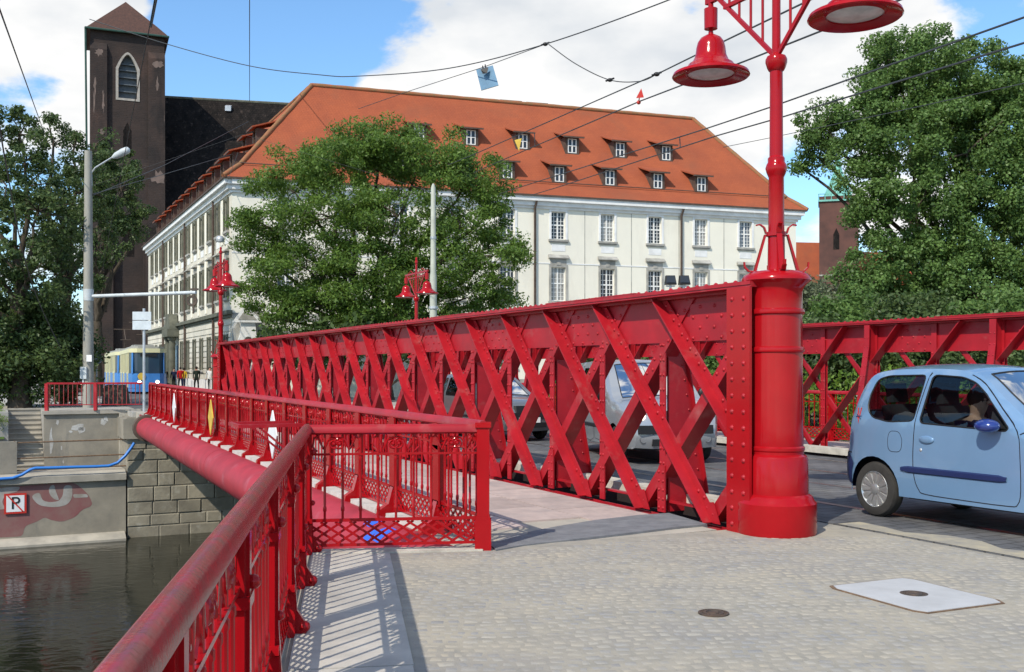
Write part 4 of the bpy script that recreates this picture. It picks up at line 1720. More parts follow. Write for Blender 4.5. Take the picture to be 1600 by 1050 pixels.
WU = window_set('u', 1.08, 1.98, 2, (.13, .26, .39, .66, .83), .16, 'trim')
WM = window_set('m', 1.10, 2.40, 2, (.13, .26, .39, .66, .83), .17, 'trimgrey', hood=True)
WU2 = window_set('u2', 1.08, 1.98, 2, (.13, .26, .39, .66, .83), .16, 'dark_stone')
WM2 = window_set('m2', 1.10, 2.40, 2, (.13, .26, .39, .66, .83), .17, 'dark_stone', hood=True)
WG2 = window_set('g2', 1.05, 2.2, 2, (.13, .26, .39, .66, .83), .14, 'dark_stone')
WG = window_set('g', 1.05, 2.2, 2, (.13, .26, .39, .66, .83), .14, 'trimgrey')
# front (right) facade
cols = [37.9 - 3.83 * j for j in range(10)]
holes = []
for x in cols:
    holes += [(x - .54, x + .54, 10.9, 12.88), (x - .55, x + .55, 6.5, 8.9), (x - .525, x + .525, 1.8, 4.0)]
mb = MB()
facade_wall(mb, C0, rD, 42.4, -.5, HE, holes, rIn)
mb.build('front_wall', 'cream', BL, recalc=False)
for x in cols:
    place_window(WU, BL, C0, rD, x, 10.9)
    place_window(WM, BL, C0, rD, x, 6.5)
    place_window(WG, BL, C0, rD, x, 1.8)
# shallow render joints and string course, cornice and downpipes
for a, b, z0, z1, pr, mt in ((0, 42.4, 9.12, 9.2, .03, 'trim'), (0, 42.4, 4.9, 5.25, .12, 'trimgrey'), (0, 42.4, 13.02, 13.2, .12, 'trim'), (0, 42.4, 13.2, 13.5, .3, 'trim'), (0, 42.4, 13.5, 13.88, .52, 'trim'), (0, 42.4, -.3, .9, .1, 'trimgrey')):
    mb = MB()
    mb.obox(C0 + rD * a - rIn * pr + V((0, 0, z0)), rD * (b - a + pr * .9), rIn * (pr - .002), (0, 0, z1 - z0))
    mb.build('cornice' if z0 > 10 else 'string_course', mt, BL)
for x in (24.6, 28.3, 32.2, 36.0, 40.2):
    mb = MB()
    mb.obox(C0 + rD * x - rIn * .012 + V((0, 0, 5.3)), rD * .05, rIn * .01, (0, 0, 7.7))
    mb.build('render_joint', 'trimgrey', BL)
for x in (20.75, 32.35):
    mb = MB()
    q = C0 + rD * x - rIn * .16
    mb.tube([q + V((0, 0, 0)), q + V((0, 0, 13.0)), q - rIn * .35 + V((0, 0, 13.5))], .085, 8)
    mb.build('downpipe', 'dormer', BL, 40)
# street (left) facade; runs from the far end towards the corner
lo = CL
ldx = -lD
cols2 = [41.1 - (1.5 + 3.03 * j) for j in range(13)]
holes = []
for i, x in enumerate(cols2):
    holes += [(x - .54, x + .54, 10.7, 12.68), (x - .55, x + .55, 6.3, 8.7)]
    if i != 7:
        holes += [(x - .525, x + .525, 1.55, 3.75)]
mb = MB()
facade_wall(mb, lo, ldx, 41.1, -.5, HE, holes, lIn)
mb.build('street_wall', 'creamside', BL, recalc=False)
for i, x in enumerate(cols2):
    place_window(WU2, BL, lo, ldx, x, 10.7)
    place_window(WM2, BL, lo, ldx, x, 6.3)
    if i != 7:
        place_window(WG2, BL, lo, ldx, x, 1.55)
for j in range(12):
    x = (cols2[j] + cols2[j + 1]) / 2
    for z0, z1, wd in ((5.6, 9.6, .62), (9.9, 12.9, .62)):
        mb = MB()
        mb.obox(lo + ldx * (x - wd / 2) - lIn * .05 + V((0, 0, z0)), ldx * wd, lIn * .048, (0, 0, z1 - z0))
        mb.build('lesene', 'cream', BL)
    if j % 4 == 1:
        mb = MB()
        q = lo + ldx * (x + .5) - lIn * .16
        mb.tube([q, q + V((0, 0, 13.4))], .09, 8)
        mb.build('downpipe', 'dormer', BL, 40)
# rusticated ground floor: every course is a band proud of the wall
for k in range(10):
    z0 = .9 + k * .4
    segs = []
    x = 0.0
    for i, xx in sorted(enumerate(cols2), key=lambda a: a[1]):
        blocked = z0 + .36 > 1.5 and z0 < 3.8
        if i == 7:
            segs.append((x, xx - 1.5))
            x = xx + 1.5
        elif blocked:
            segs.append((x, xx - .68))
            x = xx + .68
    segs.append((x, 41.1))
    for a, b in segs:
        if b - a > .1:
            mb = MB()
            mb.obox(lo + ldx * a - lIn * .055 + V((0, 0, z0)), ldx * (b - a), lIn * .053, (0, 0, .33))
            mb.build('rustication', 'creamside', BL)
for z0, z1, pr, mt in ((4.95, 5.15, .14, 'dark_stone'), (5.15, 5.4, .34, 'dark_stone'), (12.98, 13.2, .12, 'trim'), (13.2, 13.5, .3, 'trim'), (13.5, 13.88, .52, 'trim'), (-.3, .88, .12, 'trim')):
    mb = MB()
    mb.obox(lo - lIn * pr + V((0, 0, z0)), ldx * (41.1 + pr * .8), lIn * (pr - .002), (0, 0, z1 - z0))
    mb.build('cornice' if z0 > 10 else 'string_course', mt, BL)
# portal with columns on the street side
px_ = cols2[7]
for s in (-1.05, 1.05):
    q = lo + ldx * (px_ + s) - lIn * .55
    mb = MB()
    mb.lathe([(.36, 0), (.36, .5), (.28, .55), (.26, 3.6), (.24, 4.0), (.34, 4.05), (.36, 4.3)], 14, q)
    mb.build('portal_column', 'dark_stone', BL, 40)
mb = MB()
mb.obox(lo + ldx * (px_ - 1.6) - lIn * 1.0 + V((0, 0, 4.3)), ldx * 3.2, lIn * .99, (0, 0, .65))
mb.prism([lo + ldx * (px_ - 1.5) - lIn * .8 + V((0, 0, 4.95)), lo + ldx * (px_ + 1.5) - lIn * .8 + V((0, 0, 4.95)), lo + ldx * (px_ + .8) - lIn * .8 + V((0, 0, 6.2)), lo + ldx * (px_ - .8) - lIn * .8 + V((0, 0, 6.2))], lIn * .7)
mb.build('portal_entablature', 'dark_stone', BL)
mb = MB()
mb.obox(lo + ldx * (px_ - .75) - lIn * .06 + V((0, 0, 0)), ldx * 1.5, lIn * .05, (0, 0, 3.6))
mb.build('door', 'boxblue', BL)
# other walls, closing the block
A_, E_, Bq = C0 + V((3.5, 8.5, 0)), C0 + V((3.5, 8.5, 0)) + lD * 30, V((14.9, 84.5, 0))
IN = C0 + V((7.0, 17.0, 0))
RB = CR + rIn * 13.9
LB = CL + lIn * 13.9
mb = MB()
for a, b in ((CR, RB), (RB, IN), (IN, LB), (LB, CL)):
    mb.quad(a + V((0, 0, -.5)), b + V((0, 0, -.5)), b + V((0, 0, HE)), a + V((0, 0, HE)))
mb.build('back_wall', 'cream', BL, recalc=False)
# roof with a kick at the eaves
RZ = 22.25


def outset(p, n1, n2, d):
    return p + n1 * d + n2 * d


eo = .62
EV = {'C0': C0 - rIn * eo * .9 - lIn * eo * .9, 'CR': CR - rIn * eo + rD * eo, 'RB': RB + rIn * eo + rD * eo, 'IN': IN + rIn * .3 + lIn * .3, 'LB': LB + lIn * eo + lD * eo, 'CL': CL - lIn * eo + lD * eo}
for k in EV:
    EV[k] = V((EV[k].x, EV[k].y, HE + .02))
Ar, Er, Br = V((A_.x, A_.y, RZ)), V((E_.x, E_.y, RZ)), V((Bq.x, Bq.y, RZ))
TOPP = {'C0': Ar, 'CR': Br, 'RB': Br, 'IN': Ar, 'LB': Er, 'CL': Er}
MID = {k: V((EV[k].x + (TOPP[k].x - EV[k].x) * .17, EV[k].y + (TOPP[k].y - EV[k].y) * .17, HE + (RZ - HE) * .125)) for k in EV}
order = ['C0', 'CR', 'RB', 'IN', 'LB', 'CL']
mb = MB()
for i in range(6):
    a, b = order[i], order[(i + 1) % 6]
    mb.quad(EV[a], EV[b], MID[b], MID[a])
    ta, tb = TOPP[a], TOPP[b]
    if (ta - tb).length < .01:
        mb.quad(MID[a], MID[b], ta)
    else:
        mb.quad(MID[a], MID[b], tb, ta)
roof = mb.build('roof', 'roof', BL, None, recalc=False)
mb = MB()
mb.prism([EV[k] - V((0, 0, .11)) for k in order], (0, 0, .105))
mb.build('eaves_board', 'dormer', BL)
for a, b in ((Ar, Br), (Ar, Er), (MID['C0'], Ar), (MID['CR'], Br), (EV['C0'], MID['C0']), (EV['CR'], MID['CR']), (MID['RB'], Br)):
    mb = MB()
    n = max(2, int((b - a).length / .8))
    mb.tube([a + (b - a) * i / n + V((0, 0, .02)) for i in range(n + 1)], [.16 + .02 * (i % 2) for i in range(n + 1)], 6)
    mb.build('ridge_tiles', 'ridge', roof, 60)
mb = MB()
mb.tube([MID['C0'] + V((0, -.1, .12)), MID['CR'] + V((0, -.1, .12))], .035, 5)
mb.build('snow_guard', 'dormer', roof)
for x in (.49, .56):
    q = Ar.lerp(Br, x)
    mb = MB()
    mb.obox(q + V((-.8, -.2, .05)), (1.7, .5, 0), (-.1, .3, 0), (0, 0, .18))
    mb.build('ridge_hatch', 'dormer', roof)


def ray_plane(px, py, a, b, c):
    n = (b - a).cross(c - a)
    d = V(((px - 800) / 1600, 1, -(py - 577) / 1600))
    e = V((0, 0, EYE))
    return e + d * ((a - e).dot(n) / d.dot(n))


def dormer_meshes():
    D = {}
    m = MB()
    w, h, L = 1.1, 1.32, 2.4
    m.box(-w / 2, -w / 2 + .2, 0, .12, 0, h)
    m.box(w / 2 - .2, w / 2, 0, .12, 0, h)
    m.box(-w / 2 + .2, w / 2 - .2, 0, .12, 0, .14)
    m.box(-w / 2 + .2, w / 2 - .2, 0, .12, h - .1, h)
    m.box(-w / 2, -w / 2 + .06, .121, L, -.6, h)
    m.box(w / 2 - .06, w / 2, .121, L, -.6, h)
    D['dormer'] = m.mesh('dormer', 'dormer')
    m = MB()
    m.prism([(-w / 2 - .32, -.35, h - .05), (-w / 2 - .32, -.35, h + .04), (-w / 2 - .32, L, h + .95), (-w / 2 - .32, L, h + .86)], (w + .64, 0, 0))
    D['dormer_roof'] = m.mesh('dormer_roof', ['roof'])
    m = MB()
    m.box(-w / 2 - .3, w / 2 + .3, -.36, -.3, h - .1, h + .0)
    D['fascia'] = m.mesh('fascia', 'dormer')
    m = MB()
    ww, z0, z1 = .70, .14, h - .1
    for a, b in ((-ww / 2, -ww / 2 + .07), (-.05, .05), (ww / 2 - .07, ww / 2)):
        m.box(a, b, -.015, .05, z0, z1)
    for z in (z0, (z0 + z1) / 2 - .03, z1 - .07):
        m.box(-ww / 2 + .07, -.05, -.012, .05, z, z + .06)
        m.box(.05, ww / 2 - .07, -.012, .05, z, z + .06)
    D['sash'] = m.mesh('sash', 'whitewood')
    m = MB()
    m.quad((-ww / 2, .03, z0), (ww / 2, .03, z0), (ww / 2, .03, z1), (-ww / 2, .03, z1))
    D['pane'] = m.mesh('pane', 'window', recalc=False)
    return D


DM = dormer_meshes()


def put_dormer(pt, ang, sash=True):
    o = link(DM['dormer'], 'dormer', BL, pt, ang)
    for k in ('dormer_roof', 'fascia', 'sash', 'pane')[:None if sash else 2]:
        c = bpy.data.objects.new(k, DM[k])
        COL.objects.link(c)
        c.parent = o


ra_ = math.atan2(rD.y, rD.x)
for px, py in ((736, 228), (817, 234), (894, 241), (969, 247), (1041, 252), (793, 280), (874, 286), (953, 291), (1028, 296), (1096, 301), (655, 222), (712, 274), (630, 268), (548, 262)):
    pt = ray_plane(px, py, MID['C0'], MID['CR'], Br)
    put_dormer(pt - V((0, 0, .05)), ra_)
la_ = math.atan2(ldx.y, ldx.x)
nl = (Ar - MID['C0'])
for j in range(12):
    base = C0 + lD * (3.6 + 3.3 * j) + lIn * .7
    put_dormer(V((base.x, base.y, HE + 1.05)), la_, False)
for j in range(2):
    base = C0 + lD * (5.2 + 3.3 * j) + lIn * 2.6
    put_dormer(V((base.x, base.y, HE + 3.2)), la_, False)
# a grey-blue cap light on the corner
q = W(343, 375, 63)
# ------------------------------------------------------------------ garden gate beside the corner
gc = W(388, 533, 56)
gx = rD
GP = thing('garden_gate', 'small white baroque gate with pediment and arch beside the large building', 'gate', (gc.x, gc.y, 0))


def gpt(x, z, y=0):
    return V((gc.x, gc.y, 0)) + gx * x + rIn * y + V((0, 0, z))


mb = MB()
outl = [(-.95, 0), (-.8, 2.6), (-.6, 3.0), (-.42, 3.5), (-.38, 4.15), (.38, 4.15), (.42, 3.5), (.6, 3.0), (.8, 2.6), (.95, 0), (.3, 0), (.3, 2.9)]
arch = [(.3 * math.cos(PI * k / 8), 2.9 + .5 * math.sin(PI * k / 8)) for k in range(1, 8)]
outl += arch + [(-.3, 2.9), (-.3, 0)]
mb.prism([gpt(x, z) for x, z in outl], rIn * .6)
mb.build('gate_front', 'whitewood', GP)
mb = MB()
mb.prism([gpt(x, z, -.15) for x, z in ((-.85, 4.16), (.75, 4.16), (-.1, 5.2))], rIn * .3)
mb.build('pediment', 'trim', GP)
mb = MB()
mb.prism([gpt(x, z, -.17) for x, z in ((-.55, 4.3), (.45, 4.3), (-.1, 4.95))], rIn * .015)
mb.build('pediment_panel', 'trimgrey', GP)
mb = MB()
mb.prism([gpt(x, z, .5) for x, z in ((-.4, 2.0), (1.5, 2.0), (1.7, 2.9), (.7, 5.0), (-.1, 5.0), (-.7, 3.9))], rIn * 3.5)
mb.build('gate_roof', 'trimgrey', GP)
mb = MB()
mb.obox(gpt(.96, 0, .3), gx * 9, rIn * .4, (0, 0, 2.6))
mb.obox(gpt(.96, 2.6, .2), gx * 9, rIn * .6, (0, 0, .2))
mb.build('garden_wall', 'cream', GP)

# ================================================================== CHURCH ON THE LEFT
TY = 115.0
CH = thing('brick_church', 'dark brick church with square tower and huge black tiled nave roof', 'church', W(197, 600, TY))
cd = V((.925, .38, 0)).normalized()
cn = V((-cd.y, cd.x, 0))
tl = W(141, 577, TY)
tl.z = 0
TWd = 7.9


def cpt(x, z, y=0):
    return tl + cd * x + cn * y + V((0, 0, z))


mb = MB()
TH = 40.1
# front wall with a real pointed opening for the belfry window
wc, w0, w1 = 3.95, 32.4, 37.4
arch = []
aw = 1.0
for k in range(13):
    s = -1 + 2 * k / 12
    arch.append((wc + s * aw, w1 - 1.7 + 1.7 * (1 - abs(s) ** 1.7)))
holep = [(wc - aw, w0)] + arch + [(wc + aw, w0)]
outer = [(0, -1), (TWd, -1), (TWd, TH), (0, TH)]
pts = [V((x, z)) for x, z in outer + holep]
edges = [(i, (i + 1) % 4) for i in range(4)] + [(4 + i, 4 + (i + 1) % len(holep)) for i in range(len(holep))]
res = delaunay_2d_cdt(pts, edges, [], 1, 1e-4)


def inpoly(x, z, poly):
    c = False
    j = len(poly) - 1
    for i in range(len(poly)):
        xi, zi = poly[i][0], poly[i][1]
        xj, zj = poly[j][0], poly[j][1]
        if (zi > z) != (zj > z) and x < (xj - xi) * (z - zi) / (zj - zi + 1e-12) + xi:
            c = not c
        j = i
    return c


def cdt_fill(outer, holes, grid=None, extra=()):
    pts, edges = [], []
    for poly in [outer] + list(holes):
        n0 = len(pts)
        pts += [V((p[0], p[1])) for p in poly]
        edges += [(n0 + i, n0 + (i + 1) % len(poly)) for i in range(len(poly))]
    if grid:
        xs = [p[0] for p in outer]
        zs = [p[1] for p in outer]
        x = min(xs) + grid * .5
        while x < max(xs):
            z = min(zs) + grid * .5
            while z < max(zs):
                if inpoly(x, z, outer) and not any(inpoly(x, z, h) for h in holes):
                    pts.append(V((x, z)))
                z += grid
            x += grid
    r = delaunay_2d_cdt(pts, edges, [], 0, 1e-5)
    vs_, fs = r[0], r[2]
    keep = []
    for f in fs:
        cx = sum(vs_[i].x for i in f) / len(f)
        cz = sum(vs_[i].y for i in f) / len(f)
        if inpoly(cx, cz, outer) and not any(inpoly(cx, cz, h) for h in holes):
            keep.append(tuple(f))
    return [(v.x, v.y) for v in vs_], keep


vs_, fs = cdt_fill(outer, [holep])
mb.add([cpt(x, z) for x, z in vs_], fs)
for a, b in ((0, 1), (1, 2), (2, 3)):
    cs = [cpt(0, 0), cpt(0, 0, TWd), cpt(TWd, 0, TWd), cpt(TWd, 0)]
    p, q = cs[a], cs[b]
    mb.quad(p + V((0, 0, -1)), q + V((0, 0, -1)), q + V((0, 0, TH)), p + V((0, 0, TH)))
tower = mb.build('tower', 'brick', CH, recalc=False)
mb = MB()
n = len(holep)
ins = [cpt(x, z, .7) for x, z in holep]
outp = [cpt(wc + (x - wc) * 1.28, w0 - .25 + (z - w0) * 1.10, -.06) for x, z in holep]
inn = [cpt(x, z, -.06) for x, z in holep]
mb.add(outp + inn + ins, [(i, (i + 1) % n, (i + 1) % n + n, i + n) for i in range(n)] + [(i + n, (i + 1) % n + n, (i + 1) % n + 2 * n, i + 2 * n) for i in range(n)])
mb.build('window_surround', 'pale_stone', tower, recalc=False)
mb = MB()
for z in (33.2, 34.0, 34.8, 35.6, 36.3):
    mb.obox(cpt(wc - .95, z, .35), cd * 1.9, cn * .5, (0, 0, .12))
mb.build('louvres', 'louvre', tower)
mb = MB()
mb.quad(cpt(wc - 1.1, w0 - .1, .72), cpt(wc + 1.1, w0 - .1, .72), cpt(wc + 1.1, w1, .72), cpt(wc - 1.1, w1, .72))
mb.build('belfry_panel', 'louvre', tower)
for x0, x1, z1, pr in ((-.05, 1.75, 37.6, .42), (6.15, TWd + .05, 37.2, .42), (1.75, 6.15, 24.8, .18), (-.3, 2.4, 16.5, .9), (5.6, TWd + .3, 15.5, .9)):
    mb = MB()
    mb.obox(cpt(x0, -1, -pr), cd * (x1 - x0), cn * pr, (0, 0, z1 + 1))
    mb.prism([cpt(x0, z1, -pr), cpt(x1, z1, -pr), cpt(x1, z1 + .8, 0), cpt(x0, z1 + .8, 0)], V((0, 0, .01)))
    mb.build('buttress', 'brick', tower)
# blind niches and plaster remnants
for x, z, w, h in ((3.9, 26.5, .9, 3.2), (4.0, 20.8, 1.2, 3.4), (4.0, 14.4, 1.3, 2.8), (1.2, 8.0, 1.1, 2.6)):
    mb = MB()
    yy_ = -.19 if z < 24.8 and x > 1.75 else (-.91 if x < 2 else -.01)
    mb.prism([cpt(x - w / 2, z, yy_), cpt(x + w / 2, z, yy_), cpt(x + w / 2, z + h * .7, yy_), cpt(x, z + h, yy_), cpt(x - w / 2, z + h * .7, yy_)], cn * .004)
    mb.build('niche', 'dark_roof', tower)
r_ = random.Random(5)
for x, z, sx, sz, yy_ in ((.85, 37.2, .55, .5, -.43), (.5, 33.6, .18, 1.5, -.43), (1.35, 31.6, .16, 1.5, -.43), (.4, 31.6, .15, 1.5, -.43), (1.2, 28.3, .3, .35, -.43), (7.2, 36.5, .7, .45, -.43), (7.9, 30.5, .12, 1.0, -.43),
                          (7.4, 23.6, .95, 1.0, -.43), (7.6, 16.8, .5, 1.3, -.43), (7.1, 34.2, .2, 1.0, -.43), (1.3, 26.3, .35, .3, -.43), (6.6, 12.0, .4, .5, -.91)):
    mb = MB()
    mb.prism([cpt(min(TWd - .02, x + sx * r_.uniform(.35, 1.15) * math.cos(2 * PI * k / 17)), z + sz * r_.uniform(.35, 1.15) * math.sin(2 * PI * k / 17), yy_) for k in range(17)], cn * .008)
    mb.build('plaster_patch', 'plaster', tower)
mb = MB()
ee = .5
c4 = [cpt(-ee, TH - .3, -ee), cpt(TWd + ee, TH - .3, -ee), cpt(TWd + ee, TH - .3, TWd + ee), cpt(-ee, TH - .3, TWd + ee)]
mid = [cpt(TWd / 2 + (x - TWd / 2) * .72, TH + 1.1, TWd / 2 + (y - TWd / 2) * .72) for x, y in ((-ee, -ee), (TWd + ee, -ee), (TWd + ee, TWd + ee), (-ee, TWd + ee))]
ap = cpt(TWd / 2 - .1, 44.7, TWd / 2)
for i in range(4):
    j = (i + 1) % 4
    mb.quad(c4[i], c4[j], mid[j], mid[i])
    mb.quad(mid[i], mid[j], ap)
mb.quad(*c4[::-1])
trf = mb.build('tower_roof', 'brown_tile', CH, recalc=False)
mb = MB()
mb.tube([c4[0], c4[1]], .12, 6)
mb.tube([c4[3], c4[0]], .12, 6)
mb.tube([c4[0] + V((0, 0, -.2)), cpt(-.1, -.5, -.1)], .12, 6)
mb.build('gutter', 'verdigris', trf)
# nave
n0 = V((-41.5, 116, 0))
nd_ = V((.975, .222, 0)).normalized()
nn_ = V((-nd_.y, nd_.x, 0))
NLn = 62
mb = MB()
zr = EYE + 425 / 1600 * 128
rl = n0 + nn_ * 12 + V((0, 0, zr))
rr_ = rl + nd_ * NLn
el, er = n0 - nn_ * .5 + V((0, 0, 15.5)), n0 - nn_ * .5 + nd_ * NLn + V((0, 0, 15.5))
bl_, br_ = n0 + nn_ * 24.5 + V((0, 0, 15.5)), n0 + nn_ * 24.5 + nd_ * NLn + V((0, 0, 15.5))
mb.quad(el, er, rr_, rl)
mb.quad(bl_, br_, rr_, rl)
nv = mb.build('nave_roof', 'dark_roof', CH, recalc=False)
mb = MB()
mb.tube([rl, rr_], .18, 6)
mb.build('ridge_tiles', 'dark_stone', nv)
mb = MB()
q = rl.lerp(el, .08) + nd_ * 8.2
mb.obox(q + V((0, -.3, 0)), nd_ * .7, (0, .4, .2), (0, 0, .6))
mb.build('skylight', 'steel', nv)
mb = MB()
a, b = n0, n0 + nd_ * NLn
mb.quad(a + V((0, 0, -1)), b + V((0, 0, -1)), b + V((0, 0, 15.6)), a + V((0, 0, 15.6)))
mb.quad(b + V((0, 0, -1)), b + nn_ * 24 + V((0, 0, -1)), b + nn_ * 24 + V((0, 0, 15.6)), b + nn_ * 12 + V((0, 0, zr)), b + V((0, 0, 15.6)))
mb.quad(a + V((0, 0, -1)), a + nn_ * 24 + V((0, 0, -1)), a + nn_ * 24 + V((0, 0, 15.6)), a + nn_ * 12 + V((0, 0, zr)), a + V((0, 0, 15.6)))
mb.build('nave_wall', 'brick', CH, recalc=False)

# ================================================================== CHURCH ON THE RIGHT (far)
FY = 175.0
q0 = W(1280, 577, FY)
F2 = thing('distant_church', 'distant brown brick church tower with green copper spire and red roofs', 'church', (q0.x, q0.y, 0))
mb = MB()
mb.obox(V((q0.x, q0.y, -1)), (6.1, -1.9, 0), (1.9, 6.1, 0), (0, 0, 32.1))
tw = mb.build('tower', 'brick_mid', F2)
mb = MB()
mb.obox(V((q0.x - .25, q0.y - .25, 30.2)), (6.6, -2.0, 0), (2.0, 6.6, 0), (0, 0, .3))
for k in range(7):
    mb.obox(V((q0.x - .2 + k * .98, q0.y - .3 - k * .3, 30.5)), (.12, 0, 0), (0, .12, 0), (0, 0, .9))
mb.obox(V((q0.x - .25, q0.y - .32, 31.4)), (6.6, -2.0, 0), (.03, .15, 0), (0, 0, .14))
mb.build('balustrade', 'copper', tw)
mb = MB()
cc = V((q0.x + 3.9, q0.y + 2.1, 0))
mb.lathe([(2.7, 31.1), (1.6, 33.6), (.7, 36.0), (.12, 39)], 8, cc)
mb.build('spire', 'copper', tw)
for x0, z, w, dpt in ((2.2, 22, .9, 3.6), (2.2, 13, .9, 3.6)):
    mb = MB()
    b0 = V((q0.x + x0, q0.y - .06 - x0 * .31, z))
    mb.prism([b0, b0 + V((w, -.28, 0)), b0 + V((w, -.28, dpt * .7)), b0 + V((w / 2, -.14, dpt)), b0 + V((0, 0, dpt * .7))], (0, .05, 0))
    mb.build('window', 'dark_roof', tw)
mb = MB()
mb.obox(V((q0.x - .05, q0.y - .1, 17.5)), (6.1, -1.9, 0), (0, .09, 0), (0, 0, .25))
mb.build('string_course', 'trimgrey', tw)
mb = MB()
l0 = W(1236, 577, FY)
mb.prism([V((l0.x - 9, l0.y, 9)), V((l0.x - 9, l0.y + 8, 24.6)), V((l0.x - 9, l0.y + 16, 9))], (19.5, 3.5, 0))
mb.prism([V((q0.x + 5.8, l0.y + 1.2, 9)), V((q0.x + 5.8, l0.y + 9, 22.8)), V((q0.x + 5.8, l0.y + 17, 9))], (14, 2.6, 0))
mb.build('roof', 'roof', F2)
mb = MB()
mb.obox(V((l0.x - 9, l0.y + .5, -1)), (34, 6, 0), (-2, 15, 0), (0, 0, 10.2))
mb.build('wall', 'brick_mid', F2)
# ================================================================== TREES
def leaf_mesh(name, centers, radii, per, leaf, material, seed, flat=.75, up=.35, aspect=.55):
    r_ = np.random.RandomState(seed)
    C = np.repeat(np.asarray(centers, float), per, axis=0)
    Rr = np.repeat(np.asarray(radii, float), per)
    n = len(C)
    d = r_.normal(size=(n, 3))
    d /= np.linalg.norm(d, axis=1)[:, None] + 1e-9
    rad = Rr * r_.uniform(0, 1, n) ** .45
    pos = C + d * rad[:, None] * np.array([1, 1, flat])
    # leaf orientation: outward / upward with scatter
    nr = d * .7 + r_.normal(size=(n, 3)) * .75 + np.array([0, 0, up])
    nr /= np.linalg.norm(nr, axis=1)[:, None] + 1e-9
    tmp = r_.normal(size=(n, 3))
    a = np.cross(nr, tmp)
    a /= np.linalg.norm(a, axis=1)[:, None] + 1e-9
    b = np.cross(nr, a)
    sz = leaf * r_.uniform(.55, 1.25, n)
    a *= sz[:, None]
    b *= (sz * aspect)[:, None]
    dn = nr * (sz * .18)[:, None]
    v = np.empty((n, 4, 3))
    v[:, 0] = pos - a
    v[:, 1] = pos + b - dn
    v[:, 2] = pos + a
    v[:, 3] = pos - b - dn
    me = bpy.data.meshes.new(name)
    me.vertices.add(n * 4)
    me.vertices.foreach_set('co', v.reshape(-1).astype(np.float32))
    me.loops.add(n * 4)
    me.loops.foreach_set('vertex_index', np.arange(n * 4, dtype=np.int32))
    me.polygons.add(n)
    me.polygons.foreach_set('loop_start', np.arange(0, n * 4, 4, dtype=np.int32))
    me.polygons.foreach_set('loop_total', np.full(n, 4, dtype=np.int32))
    me.materials.append(M[material])
    me.update(calc_edges=True)
    return me


def lobes_to_clumps(lobes, n, seed, rmin=.45, rr=(.45, .95)):
    r_ = np.random.RandomState(seed)
    L = np.asarray(lobes, float)
    vol = L[:, 3] * L[:, 4] * L[:, 5]
    pr = vol ** .8
    pr /= pr.sum()
    idx = r_.choice(len(L), n, p=pr)
    d = r_.normal(size=(n, 3))
    d /= np.linalg.norm(d, axis=1)[:, None]
    u = (rmin ** 3 + (1 - rmin ** 3) * r_.uniform(0, 1, n)) ** (1 / 3)
    c = L[idx, :3] + d * u[:, None] * L[idx, 3:6]
    rad = r_.uniform(rr[0], rr[1], n)
    return c, rad


def limb(m, a, b, ra, rb, seed, wob=.35, n=6):
    r_ = random.Random(seed)
    a, b = V(a), V(b)
    L = (b - a).length
    pts, rs = [], []
    for i in range(n + 1):
        f = i / n
        p = a.lerp(b, f)
        s = math.sin(f * PI) * wob * L * .12
        p += V((r_.uniform(-s, s), r_.uniform(-s, s), L * .06 * math.sin(f * PI)))
        pts.append(p)
        rs.append(ra + (rb - ra) * f)
    m.tube(pts, rs, 7)
    return pts


def tree(name, label, base, lobes, n, per, leaf, material, seed, tr=.35, fork=.35, group=None, rr=(.45, .95), flat=.75, rmin=.45, cat='tree', aspect=.55, twigs=90, limb_r=.5):
    base = V(base)
    root = thing(name, label, cat, base, group=group)
    c, rad = lobes_to_clumps(lobes, n, seed, rmin, rr)
    me = leaf_mesh('crown', c, rad, per, leaf, material, seed + 1, flat, aspect=aspect)
    link(me, 'crown', root)
    m = MB()
    zc = sum(l[2] for l in lobes) / len(lobes)
    cx = sum(l[0] for l in lobes) / len(lobes)
    cy = sum(l[1] for l in lobes) / len(lobes)
    fk = base.lerp(V((cx, cy, zc)), fork)
    fk.x = base.x * .7 + fk.x * .3
    fk.y = base.y * .7 + fk.y * .3
    limb(m, base - V((0, 0, .3)), fk, tr * 1.15, tr * .75, seed, .2)
    m.lathe([(tr * 1.7, -.3), (tr * 1.3, .15), (tr * 1.05, .7)], 9, base, cap=False)
    ends = []
    for i, l in enumerate(lobes):
        p = limb(m, fk, V(l[:3]), tr * limb_r, tr * .08, seed + i, .6)
        ends.append(p)
    r_ = random.Random(seed)
    for k in range(min(twigs, n)):
        q = V(c[k])
        best = min((pp for e in ends for pp in e[2:]), key=lambda pp: (pp - q).length)
        limb(m, best, q, tr * .10, .012, seed + k, .5, 4)
    m.build('trunk', 'bark', root, 60)
    return root


# centre tree in front of the building (layered, acacia like)
Yc = 53.0


def pl(px, py, Y, rx, ry, rz):
    q = W(px, py, Y)
    return (q.x, q.y, q.z, rx, ry, rz)


